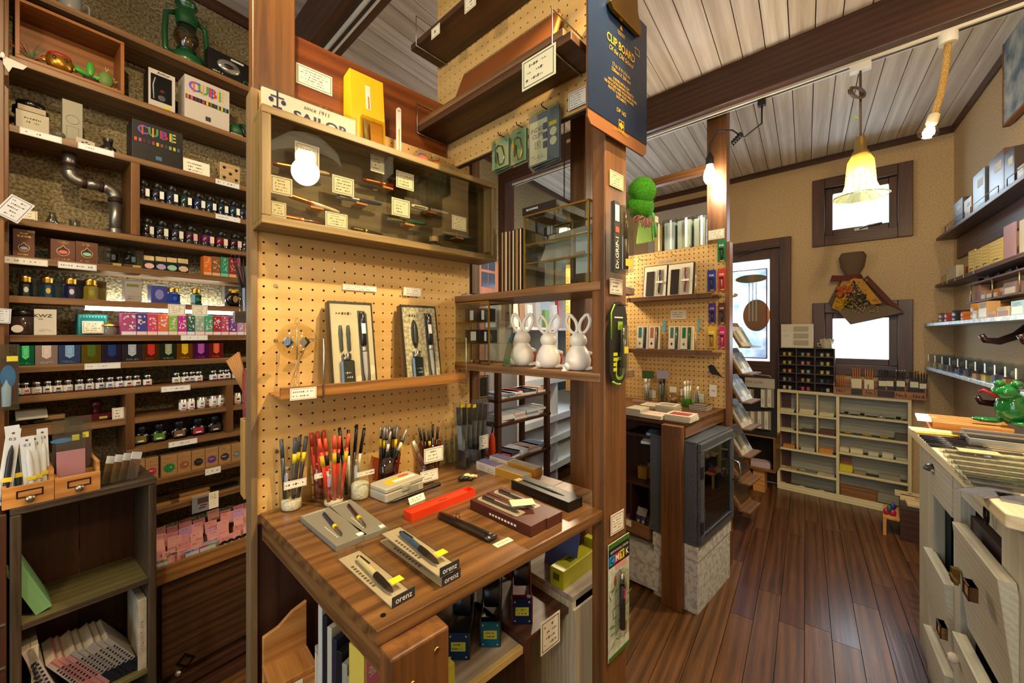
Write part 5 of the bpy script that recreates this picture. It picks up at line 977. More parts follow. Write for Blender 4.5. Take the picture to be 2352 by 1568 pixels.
# ---- translucent box, pencil on stand
t,L_,W_=tbox('lead_case',(886.5,1157),(974.5,1121.5),(857,1137),.033,TZ,'frosted plastic hinged case with yellow label','plastic case',None,None,False)
PP_=mt('#d8d2bc',.35,0,.35);MB().chbox(0,L_,0,W_,0,.021,.004).obj('bottom_shell',PP_,t);MB().chbox(.0005,L_-.0005,.0005,W_-.0005,.0215,.033,.004).obj('lid',PP_,t);MB().box(L_*.2,L_*.75,W_*.25,W_*.72,.033,.0334).obj('yellow_label',mt('#e0b020',.6),t);MB().box(L_*.35,L_*.9,W_*.3,W_*.5,.0335,.0338).obj('white_label',INKW,t);MB().prism([(L_*.72+.016*math.cos(i*.4),W_*.66+.008*math.sin(i*.4))for i in range(16)],.0335,.0339,'xy').obj('oval_sticker',mt('#c85a3a',.6),t);MB().box(L_*.4,L_*.6,-.003,.001,.016,.028).obj('clasp',PP_,t)
a_,b_=gp(889,1163,TZ),gp(1013,1127,TZ);d_=b_-a_;t=thing('drop_pencil','long dark mechanical pencil on a small clear stand','mechanical pencil',a_,math.atan2(d_.y,d_.x));Lp=d_.length
M_=T(0,0,.006)@Ry(math.pi/2-.09);MB().lathe([(.0005,0),(.003,.012),(.004,.02),(.0042,Lp*.3)],12,M_).obj('tip_cone',mt('#2a2622',.3,.6),t);MB().lathe([(.0045,Lp*.3),(.0045,Lp*.82)],12,M_).obj('barrel',mt('#2c1f18',.25),t);MB().lathe([(.005,Lp*.82),(.0052,Lp*.98)],12,M_).obj('cap',BLACK,t);MB().box(Lp*.38,Lp*.58,.006,.008,0,.03).box(Lp*.38,Lp*.58,-.01,-.008,0,.012).obj('clear_stand',ACRY,t)
t=MB().box(0,.045,0,.0006,0,.016).obj('price_card',PAPER);p=gp(942,1160,TZ);t.location=p;t.rotation_euler=(-.5,0,E1 and B.rz+.15);tag(t,'white price card in front of the drop pencil','price card');scribble(t,.004,.04,.003,.013,2,-.0004)
# red box
t,L_,W_=tbox('red_pen_box',(945,1180),(1092,1122.8),(927,1171),.017,TZ,'long orange red open pen box','pen box');RD=mt('#d83a18',.45)
MB().box(0,L_,0,.0012,0,.017).box(0,L_,W_-.0012,W_,0,.017).box(0,.0012,.0012,W_-.0012,0,.017).box(L_-.0012,L_,.0012,W_-.0012,0,.017).obj('tray_walls',RD,t);MB().box(.0012,L_*.9,.0012,W_-.0012,.0,.0145).obj('insert_card',RD,t);MB().box(L_*.9,L_-.0012,.0012,W_-.0012,0,.004).obj('recess_floor',mt('#b82c10',.5),t);MB().box(L_*.45,L_*.58,W_*.45,W_*.55,.0146,.0148).obj('slot',mt('#4a1408',.6),t)
# grey boxes
for(a,b,c,pc_c,nm,st_)in(((688.8,1184),(773,1254),(753.9,1163.6),'#1c2340','navy','near'),((756,1160),(836.8,1230),(811,1149.6),'#3a1418','burgundy','far')):
 t,L_,W_=tbox('pencil_gift_box',a,b,c,.011,TZ,'flat grey gift box with a %s mechanical pencil on top'%nm,'pencil box',mt('#7d7a6c',.5),'flat grey pencil boxes');sgn=1 if W_>0 else-1;W_=abs(W_);M_=T(L_*.18,sgn*W_*.62,.0135)@Rz(-sgn*.12)@Ry(math.pi/2)
 MB().lathe([(.003,0),(.0036,.004),(.0038,L_*.4)],10,M_).obj('barrel',mt(pc_c,.2,.2),t);MB().lathe([(.0044,L_*.4),(.0044,L_*.46)],10,M_).obj('yellow_tag',mt('#d8c020',.6),t);MB().lathe([(.0038,L_*.46),(.003,L_*.62),(.0006,L_*.68)],10,M_).obj('chrome_tip',mt('#c0c4c8',.15,1.),t);MB().box(L_*.9,L_*.97,sgn*W_*.75,sgn*W_*.95,.011,.0113).obj('white_sticker',INKW,t)
 scr=MB()
 for k in range(7):scr.box(L_*(.5+.05*k),L_*(.53+.05*k),sgn*W_*.26-.0012,sgn*W_*.26+.0012,.011,.0112)
 for k in range(11):scr.box(L_*.03,L_*.055,sgn*W_*(.1+.07*k)-.0012,sgn*W_*(.1+.07*k)+.001,.011,.0112)
 scr.obj('silver_print',mt('#c9c6b8',.5),t)
 # clear orenz boxes
def orenz(far,near,right,z0,pen1,pen2,label):
 F_,N2,R2=gp(*far,z0).to_2d(),gp(*near,z0).to_2d(),gp(*right,z0).to_2d();d=(N2-F_);L_=d.length;d/=L_;w_=abs((R2-N2).dot(Vector((-d.y,d.x))));h_=.0165
 t=thing('clear_pencil_box',label,'pencil box',(F_.x,F_.y,z0),math.atan2(d.y,d.x),'clear boxes of wide-grip pencils');W2=w_
 MB().box(.001,L_-.001,.001,W2-.001,.0004,.0022).obj('card_tray',mt('#bdb196',.7),t);MB().box(0,L_,0,W2,0,h_).obj('clear_cover',film('#f3f2ec',.3,.03),t,.0015);MB().box(L_-.0006,L_+.0004,.001,W2-.001,.001,h_-.001).obj('end_label',mt('#2a2c34',.5),t)
 text('orenz',h_*.75,mt('#e8e6e0',.5),t,(L_+.0006,W2*.5,h_*.48),(math.pi/2,0,math.pi/2),bold=.004,wx=.95)
 M_=T(L_*.2,W2*.55,.0085)@Rz(-.06)@Ry(math.pi/2);MB().lathe([(.003,-.006),(.0035,.0)],12,M_).obj('push_button',BLACK,t);MB().lathe([(.0045,0),(.0048,L_*.02),(.0048,L_*.36)],14,M_).obj('barrel',mt(pen1,.35),t);MB().lathe([(.0052,L_*.36),(.0055,L_*.46),(.0042,L_*.62),(.0012,L_*.68)],14,M_).obj('grip',mt('#1a1815',.5),t);MB().box(L_*.22,L_*.4,W2*.55-.001,W2*.55+.001,.0135,.0148).obj('clip',BLACK,t)
 b=MB()
 for k in range(9):b.box(L_*(.22+.05*k),L_*(.25+.05*k),W2*.12,W2*.24,.0023,.0026)
 b.obj('tray_print',mt('#5a5448',.7),t);MB().box(L_*.78,L_*.86,W2*.42,W2*.92,h_,h_+.0005).obj('yellow_price_sticker',mt('#e0c41e',.6),t);return t
orenz((775.6,1286.6),(899,1399),(955.4,1369.5),TZ,'#d9cb96','','clear box with a cream wide-grip mechanical pencil at the table edge')
orenz((871,1244.5),(1014,1350),(1059,1325),TZ,'#8a8478','','lower clear pencil box of the stack of two')
orenz((876,1228),(1009,1328.7),(1053.6,1303),TZ+.018,'#3c5a78','','upper clear box with a blue wide-grip mechanical pencil')
# brown and black boxes
for(a,b,c,nm)in(((1079.7,1146.6),(1220,1209),(1116,1131.7),'front'),((1118,1130.5),(1257,1191),(1150,1116.8),'rear')):
 t,L_,W_=tbox('window_pen_box',a,b,c,.022,TZ,'%s brown pen box with rounded window and a silver mechanical pencil'%nm,'pen box',mt('#4a2114',.45),'brown window pen boxes');s_=1 if W_>0 else-1;W2=abs(W_)
 MB().prism([(L_*.08,s_*W2*.2),(L_*.72,s_*W2*.2),(L_*.74,s_*W2*.25),(L_*.74,s_*W2*.72),(L_*.72,s_*W2*.78),(L_*.08,s_*W2*.78),(L_*.04,s_*W2*.6),(L_*.04,s_*W2*.35)][::s_],.0221,.0226,'xy').obj('window',mt('#9a8f78',.3),t)
 M_=T(L_*.1,s_*W2*.45,.026)@Ry(math.pi/2);MB().lathe([(.003,0),(.0036,.003),(.0036,L_*.35),(.003,L_*.55),(.0006,L_*.62)],10,M_).obj('silver_pencil',mt('#7a7670',.2,.9),t);MB().box(L_*.14,L_*.3,s_*W2*.45-.001,s_*W2*.45+.001,.029,.031).obj('clip',mt('#3a3632',.3,.8),t)
 b_=MB()
 for k in range(9):b_.box(L_*(.35+.05*k),L_*(.38+.05*k),-.0006 if s_>0 else .0,.0006,.008,.012)
 b_.obj('white_print',INKW,t)
t=MB().box(0,.052,0,.032,0,.0006).obj('note_card',mt('#d9cda6',.8));p=gp(1176,1173,TZ+.0235);t.location=(p.x,p.y,TZ+.0325);t.rotation_euler=(0,0,B.rz-.55);tag(t,'cream note lying on the front brown pen box','note')
t,L_,W_=tbox('black_pen_box',(1174.3,1101.9),(1306,1154),(1209,1092),.023,TZ,'black box lettered orenznero with a pictured black pencil','pen box',mt('#151412',.4));s_=1 if W_>0 else-1;W2=abs(W_)
top_text('orenznero',W2*.2,mt('#b8b4aa',.5),t,L_*.62,s_*W2*.72,.0234,0 if s_>0 else 0);text('orenznero',.0155,mt('#3c372c',.5),t,(L_*.5,-.0006,.011));M_=T(L_*.12,s_*W2*.42,.0235)@Ry(math.pi/2);MB().lathe([(.002,0),(.0026,L_*.55),(.0004,L_*.72)],8,M_).obj('pencil_picture',mt('#3a3732',.3,.6),t);MB().box(L_*.02,L_*.1,s_*W2*.1,s_*W2*.5,.023,.0233).obj('gold_sticker',mt('#a8923a',.6),t)
for(a,b,c,nm)in(((1094.6,1059),(1203,1094),(1113,1053),'front'),((1125,1046.6),(1228,1078),(1142,1041),'rear')):
 t,L_,W_=tbox('lead_box',a,b,c,.022,TZ,'%s two-part lead box, purple label and ochre end'%nm,'lead box',mt('#a87c2a',.5),'lead boxes');s_=1 if W_>0 else-1;W2=abs(W_)
 MB().box(-.0006,L_*.42,*sorted((-.0006*s_,s_*(W2+.0006))),-.0,.0226).obj('label_sleeve',mt('#c9bfae',.6),t);MB().box(0,L_*.42,*sorted((0,s_*W2)),.0227,.0231).obj('purple_top',mt('#4a4070',.6),t);MB().box(L_*.44,L_,*sorted((s_*W2*.1,s_*W2*.9)),.0221,.0225).obj('grey_top',mt('#5a5148',.6),t);scribble(t,L_*.03,L_*.22,.004,.018,3,-.0012);frame_lines(t,L_*.27,L_*.4,.004,.012,.0008,INKL,-.001)
 # acrylic stand with bagged erasing shields
A_,rz_,L_,w_=rect((1068,1080.6),(1123,1054),(1047,1074),TZ)
st=thing('acrylic_stand','clear acrylic bin of bagged blade rulers at the table back','acrylic bin',(A_.x,A_.y,TZ),rz_);w_=abs(w_)
MB().box(0,L_,0,.0015,0,.085).box(0,L_,w_-.0015,w_,0,.1).box(0,.0015,.0015,w_-.0015,0,.09).box(L_-.0015,L_,.0015,w_-.0015,0,.09).box(.0015,L_-.0015,.0015,w_-.0015,0,.002).obj('clear_bin',ACRY,st)
for i in range(6):
 x=.006+i*(L_-.02)/5;h_=.18-.005*(i%3);t=thing('blade_ruler_pack','%s clear-bagged black blade ruler in the acrylic bin'%ORD[i],'ruler pack',(A_.x,A_.y,TZ+.003),rz_,'bagged blade rulers');M_=T(x,.006,0)@Ry(.04*(i-2))
 MB().box(0,.0012,.004,.02,0,h_,M_).obj('black_ruler',mt('#4b4f55',.3),t);MB().box(-.001,.0022,-.001,.03,-.001,h_+.012,M_).obj('clear_bag',film('#e6eaea',.35,.05),t)
 if i<3:MB().box(-.001,.0022,-.0022,.002,h_+.002,h_+.011,M_).box(-.003,.012,-.003,-.0012,h_+.001,h_+.011,M_).obj('yellow_sticker',mt('#d8c41e',.6),t)
 MB().box(-.0004,.0002,.004,.02,h_*.3,h_*.7,M_).obj('white_lettering',mt('#9a9ea4',.5),t)
card(Fr(*gp(1112,1056,TZ).to_2d(),E1),1101,999,1122,1030,.012,'black-edged card on the acrylic bin','#3a3a3a',4)
ab_=thing('empty_acrylic_bin','empty clear acrylic bin next to the ruler packs','acrylic bin',gp(1030,1066,TZ),B.rz);MB().box(-.02,.02,0,.0012,0,.075).box(-.02,.02,.03,.0312,0,.09).box(-.02,-.0188,.0012,.03,0,.085).box(.0188,.02,.0012,.03,0,.085).obj('clear_bin',ACRY,ab_)
# cow-like clip figures
p=gp(1070,1104,TZ);t=thing('animal_clip','black and cream moulded animal clip lying on the table','clip',p,B.rz-.5)
MB().ball((-.012,0,.007),.009,.007,.007).ball((0,.001,.007),.012,.007,.006).ball((.012,-.004,.006),.009,.006,.005).obj('black_half',mt('#17130f',.35),t);MB().ball((.004,.006,.012),.01,.006,.006).ball((.018,.004,.010),.01,.005,.005).ball((.028,.006,.008),.005,.004,.004).obj('cream_half',mt('#d8c890',.4),t)
# black pouch in film
a_,b_=gp(1010,1186,TZ),gp(1133,1243,TZ);d_=b_-a_;L_=d_.length;t=thing('pen_pouch','black leather pen pouch in shiny film with a small loop','pouch',a_,math.atan2(d_.y,d_.x));b=MB()
n=14;prof=[(0,.004),(.02,.009),(.1,.0115),(.5,.0115),(.9,.0125),(1.,.012)];rings=[]
for f,hw in prof:rings.append([(f*L_,hw*math.cos(a),.0055+.0052*math.sin(a))for a in[2*math.pi*k/n for k in range(n)]])
v=[q for r_ in rings for q in r_];f=[tuple(range(n-1,-1,-1)),tuple(range(len(v)-n,len(v)))]
for i in range(len(rings)-1):
 for k in range(n):l=(k+1)%n;f.append((i*n+k,i*n+l,(i+1)*n+l,(i+1)*n+k))
b.add(v,f,None,True).obj('leather',mt('#17120f',.25,0,0,0,1.45,1,.7),t);MB().tube([(L_*.3,.004,.010),(L_*.29,.006,.017),(L_*.33,.008,.019),(L_*.36,.006,.012)],.0009,6).obj('loop',BLACK,t);MB().box(L_,L_*1.06,-.012,.012,.003,.0036).obj('film_end',film('#f0f0ee',.35,.05),t)
t=MB().box(0,.04,0,.0155,0,.0006).obj('price_card',mt('#ddd3b2',.8));t.location=gp(1143,1258,TZ);t.rotation_euler=(0,0,B.rz-.02);tag(t,'blank cream price strip lying near the table edge','price card');b=MB()
for k in range(6):b.box(.006+k*.005,.0085+k*.005,.006,.009,.0006,.0008)
b.obj('red_print',mt('#b06a5a',.8),t)
# ---- rabbit shelf
def glass_case(fr,s0,s1,y0,y1,z0,z1,shelves,label,bm=BRASS,t_=.004):
 t=thing('glass_cabinet',label,'display case',fr.P(0,0,0),fr.rz)
 for x in(s0,s1-t_):
  for y in(y0,y1-t_):MB().box(x,x+t_,y,y+t_,z0,z1).obj('brass_edge',bm,t)
 for z in(z0,z1-t_):
  for y in(y0,y1-t_):MB().box(s0,s1,y,y+t_,z,z+t_).obj('brass_edge',bm,t)
  for x in(s0,s1-t_):MB().box(x,x+t_,y0,y1,z,z+t_).obj('brass_edge',bm,t)
 g=film('#f0f2ee',.25,.02)
 MB().box(s0+t_,s1-t_,y0+.001,y0+.002,z0,z1).obj('pane',g,t);MB().box(s0+t_,s1-t_,y1-.002,y1-.001,z0,z1).obj('pane',g,t);MB().box(s0+.001,s0+.002,y0+t_,y1-t_,z0,z1).obj('pane',g,t);MB().box(s1-.002,s1-.001,y0+t_,y1-t_,z0,z1).obj('pane',g,t);MB().box(s0,s1,y0,y1,z1-.002,z1-.001).obj('pane',g,t)
 for z in shelves:MB().box(s0+.002,s1-.002,y0+.002,y1-.002,z-.002,z).obj('glass_shelf',film('#e2ece6',.3,.02),t);MB().box(s0+.002,s1-.002,y0+.001,y0+.0025,z-.003,z+.0005).obj('shelf_edge',bm,t)
 return t
gx0,gx1=C.S(1202,-.012),C.S(1353,-.012);gzt=C.Z(1353,455,-.012)
shz=[C.Z(1280,547,-.012),C.Z(1280,593,-.012)]
glass_case(C,gx0,gx1,.012,.15,ZU,gzt,shz,'tall brass-edged glass cabinet on the upper rabbit shelf')
t=MB().hexa([(-.06,0,0),(.075,0,0),(.075,.012,0),(-.06,.012,0),(-.05,.03,.075),(.085,.03,.083),(.085,.042,.083),(-.05,.042,.075)]).obj('paper_envelope',mt('#a8a298',.6));t.location=C.P((gx0+gx1)/2-.0,-.03,shz[1]);t.rotation_euler=(0,0,C.rz);tag(t,'pale grey envelope leaning inside the tall glass cabinet','envelope')  # envelope enlarged to stand in for pale reflections in the cabinet glass
t=MB().box(-.022,.022,0,.001,0,.1).obj('blue_white_card',mt('#c9d4d8',.6));t.location=C.P(gx1-.03,-.035,shz[0]-.09);t.rotation_euler=(0,0,C.rz);tag(t,'pale blue card standing inside the tall glass cabinet','card')
t=thing('paper_airplane_pen','slim pale pen on the top shelf inside the tall glass cabinet','pen',C.P(gx0+.035,-.04,shz[0]+.0035),C.rz+.25);MB().tube([(0,0,0),(.085,0,0)],.0032,8).obj('barrel',mt('#c9c4aa',.4),t);MB().tube([(.085,0,0),(.1,0,0)],.003,8,None,.0006).obj('tip',STEEL,t)
t=thing('black_watch_box','small dark case with pale straps at the cabinet top','case',C.P(gx0+.05,-.07,gzt-.05),C.rz);MB().chbox(-.02,.02,-.012,.012,0,.022,.004).obj('body',mt('#20262c',.4),t);MB().box(-.005,.005,-.0135,-.012,0,.022).box(.008,.013,-.0135,-.012,0,.022).obj('strap',mt('#8a98a8',.5),t)
bb_,h0=C.S(1201,-.02),C.Z(1201,474,-.02)
t=thing('pencil_box','flat black pencil box lying on top of the tall glass cabinet','pencil box',C.P(gx0-.004,-.012,gzt),C.rz);MB().box(0,C.S(1279,-.02)-bb_,0,.13,.0004,.021).obj('body',mt('#14120f',.4),t,.0008);text('BLACKWING',.0075,INKW,t,(.035,-.0008,.012),bold=.01,wx=.9)
# standing notebooks
for i in range(6):
 u0=1150+i*8.3;a0,a1=C.S(u0,-.015),C.S(u0+7.6,-.015);h_=C.Z(u0,534-i*1.8,-.015)-ZU
 t=thing('notebook','%s brown-edged notebook standing beside the tall glass cabinet'%ORD[i],'notebook',C.P(a0,-.015,ZU),C.rz,'standing notebooks');w_=a1-a0
 MB().box(0,w_*.18,0,.1,0,h_).box(w_*.72,w_*.9,0,.1,0,h_).obj('covers',mt(('#2a2420','#6b4a2a','#1c1a18')[i%3],.5),t);MB().box(w_*.18,w_*.72,.002,.098,.001,h_-.001).obj('pages',mt(('#b8864a','#d8c49a')[i%2],.7),t)
t=thing('binder_clip_papers','loose papers held by a yellow clip on the rabbit shelf end','papers',C.P(C.S(1045,-.03),-.03,ZU),C.rz);MB().hexa([(-.02,-.01,0),(.09,-.02,0),(.09,.06,0),(-.02,.06,0),(-.02,-.01,.002),(.09,-.02,.004),(.09,.06,.004),(-.02,.06,.002)]).obj('papers',mt('#d8d2c2',.7),t);MB().box(-.01,.1,-.005,.06,.0045,.0075).obj('black_folder',mt('#26241f',.5),t);MB().tube([(.022+.007*math.cos(a),0,.016+.008*math.sin(a))for a in[i*math.pi/6 for i in range(12)]],.0016,6,closed=True).tube([(.03+.006*math.cos(a),.004,.015+.007*math.sin(a))for a in[i*math.pi/6 for i in range(12)]],.0016,6,closed=True).obj('yellow_clip',mt('#d8a81a',.4),t)
# lower brass case
ls0,ls1=C.S(1027,.0),C.S(1122,.0);lz1=ZU-.0197
lsh=[C.Z(1075,739),C.Z(1075,787)]
glass_case(C,ls0,ls1,.0015,.105,ZLo,lz1-.002,lsh,'low brass-edged glass case with black boxes on the rabbit shelf')
for i,(u0,u1,k,nm)in enumerate(((1062,1092,0,'upper inner'),(1092,1116,0,'upper outer'),(1055,1100,1,'lower inner'),(1102,1120,1,'lower outer'))):
 t,w_,h_=carton(C,u0,u1,lsh[k]and(708 if k==0 else 757),lsh[k],.04 if i%2==0 else .02,.04,'#1b1a18','black cartridge box, %s in the low glass case'%nm,'ink box','cartridge_box','black cartridge boxes');panel(t,w_*.1,w_*.36,h_*.15,h_*.85,INKW,'barcode_label')
for i,(u,c)in enumerate(((1085,'#cfc3a0'),(1098,'#b85a4a'))):t=thing('chalk_holder','%s stick lying at the bottom of the low glass case'%('cream','red')[i],'stick',C.P(C.S(u,-.03),-.03,ZLo+.0035),C.rz-.5);MB().tube([(-.018,0,.002),(.018,0,.002)],.0042,8).obj('barrel',mt(c,.5),t);MB().tube([(.018,0,.002),(.022,0,.002)],.0044,8).obj('dark_end',BLACK,t)
def rabbit(u,vb,vt,label,o=-.055):
 s=C.S(u,o);h_=(C.Z(u,vt,o)-ZLo);t=thing('rabbit_figure',label,'figurine',C.P(s,o,ZLo),C.rz+.55,'white rabbit scissor holders');q=h_/.15;W=mt('#e9e2d2',.35)
 MB().lathe([(.016*q,0),(.026*q,.003*q),(.033*q,.016*q),(.034*q,.028*q),(.030*q,.045*q),(.021*q,.06*q),(.014*q,.068*q)],22).obj('body',W,t)
 MB().ball((0,0,.078*q),.0235*q,.023*q,.021*q,18,12).obj('head',W,t)
 for s_ in(-1,1):
  pts=[]
  for i in range(18):
   a=2*math.pi*i/18;rx=.0125*q*math.sin(a);rz_=.0235*q*math.cos(a);
   if math.cos(a)>.7:rx*=.75;rz_*=1.08
   pts.append((s_*(.0165*q)+rx+s_*.006*q*(rz_/(.0235*q)),0,.121*q+rz_))
  MB().tube(pts,.0044*q,8,closed=True).tube([(s_*.006*q,0,.09*q),(s_*.011*q,0,.1*q)],.0075*q,8,None,.006*q).obj('ear',W,t)
 MB().ball((-.024*q,-.012*q,.012*q),.012*q).obj('tail',W,t);MB().ball((.02*q,-.006*q,.005*q),.022*q,.012*q,.0055*q).ball((.02*q,.016*q,.005*q),.022*q,.01*q,.0055*q).obj('feet',W,t);MB().tube([(.016*q,-.004*q,.05*q),(.03*q,.0,.044*q),(.036*q,.006*q,.042*q)],.006*q,8).obj('arm',W,t)
 MB().tube([(.03*q,.004*q,.012*q),(.034*q,.004*q,.042*q)],.007*q,8,None,.0055*q).obj('orange_carrot',mt('#c8481e',.5),t)
rabbit(1200,843,718,'white rabbit scissor holder nearest the glass case',-.06);rabbit(1260,848,721,'white rabbit scissor holder in the middle of the shelf',-.05);rabbit(1328,853,719,'white rabbit scissor holder beside the post',-.045)
bg_=thing('clip_bag','clear bag of green paper clips hanging before the first rabbit','bag',C.P(C.S(1166,.004),.004,ZLo),C.rz);hb_=C.Z(1166,764,.004)-ZLo
MB().hexa([(-.016,-.006,.002),(.014,-.006,0),(.014,.006,0),(-.016,.006,.002),(.004,-.002,hb_*.85),(.022,-.002,hb_*.8),(.022,.002,hb_*.8),(.004,.002,hb_*.85)]).obj('film_bag',film('#dfe8e2',.3,.06),bg_);MB().hexa([(.006,-.003,hb_*.72),(.014,-.003,hb_*.7),(.014,.003,hb_*.7),(.006,.003,hb_*.72),(.018,-.003,hb_*1.02),(.027,-.003,hb_),(.027,.003,hb_),(.018,.003,hb_*1.02)]).obj('header_card',mt('#1f4a50',.6),bg_)
b=MB()
for i in range(26):a=random.uniform(0,6.28);c_=(random.uniform(-.011,.01),random.uniform(-.004,.004),random.uniform(.006,.026));b.tube([(c_[0]-.006*math.cos(a),c_[1],c_[2]-.006*math.sin(a)),(c_[0],c_[1]+.001,c_[2]+.001),(c_[0]+.006*math.cos(a),c_[1],c_[2]+.006*math.sin(a))],.0006,4)
o=b.obj('green_clips',mt('#2f9a54',.4),bg_);o['kind']='stuff'
# ---- post goods
O1=.012
cb=thing('clipboard','navy clipboard with gold lettering and brass clip on the post','clipboard',PS.P(0,O1,0),PS.rz);cx0,cx1=PS.S(1350,O1),PS.S(1484,O1);zl_=PS.Z(1354,282,O1);zh_=zl_+.325
MB().prism([(cx0,zl_+.012),(cx0+.012,zl_),(cx1-.012,zl_),(cx1,zl_+.012),(cx1,zh_-.012),(cx1-.012,zh_),(cx0+.012,zh_),(cx0,zh_-.012)],0,.004).obj('hardboard',mt('#7a4a22',.6),cb);zsb=zl_+.03;MB().box(cx0-.001,cx1+.001,-.0012,-.0002,zsb,zh_-.0).obj('navy_sheet',mt('#15233a',.25),cb)
GT=mt('#c89a2a',.4,.3);xm=(cx0+cx1)/2+.004
def gline(v,s_,size,**k):text(s_,size,GT,cb,(xm,-.0022,PS.Z(1421,v,O1)),**k)
gline(108,'CLIP BOARD',.026,bold=.012,wx=.8);gline(128,'Of the Old School',.016,shear=.35,wx=.85);gline(160,'13 in. X 9 1/16 in.',.0125,wx=.85);gline(172,'330mm X 230 mm',.0125,wx=.85)
for v,s_ in((191,'DURABLE METAL CLIP'),(200,'WITH EXTRA BINDING STRENGTH'),(209,'USE RECYCLED HARD WOOD FIBER BOARD'),(218,'PROTECT & KEEP YOUR VALUABLE'),(227,'DOCUMENTS.')):gline(v,s_,.0088,wx=.78,bold=.006)
gline(256,'DP 162',.013,bold=.01);z=PS.Z(1421,287,O1);frame_lines(cb,xm-.011,xm+.011,z-.012,z+.012,.002,GT,-.0022,'gold_square');shape(cb,[(xm,z-.009),(xm+.009,z),(xm,z+.009),(xm-.009,z)],GT,'gold_diamond',-.0022,-.0014);gline(302,'OLD SCHOOL SERVICES, INC.',.006,wx=.8)
z=PS.Z(1421,66,O1);shape(cb,[(xm-.006,z),(xm+.006,z),(xm,z+.01)],GT,'gold_triangle',-.0022,-.0014);gline(74,'OLD SCHOOL',.005);gline(79,'CLIPBOARDS',.005);frame_lines(cb,PS.S(1456,O1),PS.S(1467,O1),PS.Z(1461,128,O1),PS.Z(1461,113,O1),.0015,GT,-.0022,'gold_square')
zc_=PS.Z(1421,52,O1);MB().prism([(xm-.05,zc_),(xm+.065,zc_),(xm+.075,zc_+.012),(xm+.055,zc_+.05),(xm+.05,zc_+.11),(xm-.035,zc_+.11),(xm-.04,zc_+.05),(xm-.062,zc_+.012)],-.014,-.004).obj('brass_clip',mt('#8f6f2e',.25,1.),cb,.002);frame_lines(cb,xm-.02,xm+.005,zc_+.05,zc_+.075,.003,mt('#d8b040',.3,1.),-.0146,'stamped_mark');MB().tube([(xm-.05,-.012,zc_+.1),(xm+.06,-.012,zc_+.1)],.006,10).obj('hinge_roll',mt('#8f6f2e',.25,1.),cb)
card(PS,1401,396,1432,432,.0025,'cream bordered note pinned on the post below the clipboard','#6a5c40',4,cat='note',name='note_card',paper='#dcc99c')
pl=thing('plush_toy','bright green plush toy with red and white fringe beside the post','plush toy',PS.P(PS.S(1470,-.03),-.03,PS.Z(1465,485,0)),PS.rz);FUZ=rough_mat('#2f8a12','#62c41e',420,1.,.95,.006)
hh=PS.Z(1465,385,0)-PS.Z(1465,485,0);MB().ball((0,0,hh*.3),.042,.034,hh*.3).obj('lower_body',FUZ,pl);MB().ball((-.01,-.012,hh*.62),.04,.034,hh*.34).ball((.018,.0,hh*.6),.03,.03,hh*.3).obj('upper_body',FUZ,pl);MB().tube([(.006,-.034,hh*.42),(.01,-.042,hh*.55),(.014,-.036,hh*.66)],.004,6,None,.002).obj('brown_stalk',mt('#4a3a14',.8),pl)
b=MB()
for i in range(60):a=random.uniform(-2.9,.1);b.tube([(.03*math.cos(a)*.8,-.012+random.uniform(-.012,.012),.008+.012*math.sin(a)),(.045*math.cos(a),-.014+random.uniform(-.016,.016),.0+.024*math.sin(a))],.0008,3)
o=b.obj('fringe',mt('#c88a80',.8),pl);o['kind']='stuff'
MB().box(.012,.03,-.036,-.0355,-.012,.004).obj('cloth_tag',mt('#d8d2b8',.8),pl)
gd=thing('green_cloth','pale green hanging cloth figure behind the plush toy','cloth',D.P(D.S(1490),.05,D.Z(1490,560)),D.rz);MB().hexa([(-.06,0,0),(.05,0,0),(.05,.02,0),(-.06,.02,0),(-.03,0,.24),(.04,0,.2),(.04,.02,.2),(-.03,.02,.24)]).obj('body',mt('#7a9a4a',.9),gd,.008);MB().tube([(.03,-.01,.2),(.06,-.01,.12),(.065,-.01,.02)],.012,8).obj('arm',mt('#4a8a3a',.9),gd)
hk=lambda u,v,par,o=.0:MB().tube([(PS.S(u),.0,PS.Z(u,v)),(PS.S(u),-.02,PS.Z(u,v)-.002),(PS.S(u),-.022,PS.Z(u,v)+.004)],.0012,6)
def blister(u0,v0,u1,v1,o,label,cat,name,back,thick=.002):
 a0,a1=PS.S(u0,o),PS.S(u1,o);um=(u0+u1)/2;z1_=PS.Z(um,v0,o);z0_=PS.Z(um,v1,o);t=thing(name,label,cat,PS.P(a0,o,z0_),PS.rz);MB().box(0,a1-a0,0,thick,0,z1_-z0_).obj('backing_card',back,t);return t,a1-a0,z1_-z0_
t,w_,h_=blister(1404,470,1443,628,.022,'clear blister of two dark pens lettered Dr.GRIP on the post','pen pack','pen_blister',film('#d8dcd8',.3,.05))
MB().box(0,w_*.3,-.008,-.0005,0,h_).obj('side_label',mt('#2c2a27',.5),t);text('Dr.GRIP-1',w_*.24,INKW,t,(w_*.15,-.0088,h_*.28),(math.pi/2,-math.pi/2,0),bold=.01);MB().box(w_*.04,w_*.26,-.0088,-.008,h_*.72,h_*.95).obj('white_label',INKW,t);MB().box(w_*.05,w_*.25,-.0088,-.008,h_*.56,h_*.64).obj('orange_label',mt('#c8501e',.5),t)
MB().box(w_*.32,w_*.98,-.016,-.001,.004,h_*.97).obj('clear_blister',film('#e6e8e4',.35,.03),t,.003);MB().tube([(w_*.65,-.008,.01),(w_*.65,-.008,h_*.5)],.006,10).obj('dark_grip',mt('#2a1a14',.4),t);MB().tube([(w_*.65,-.008,h_*.5),(w_*.65,-.008,h_*.9)],.005,10).obj('pen_barrel',mt('#4a4038',.2,.4),t);MB().box(w_*.45,w_*.85,-.0168,-.016,h_*.1,h_*.2).obj('yellow_sticker',mt('#d8b81a',.6),t)
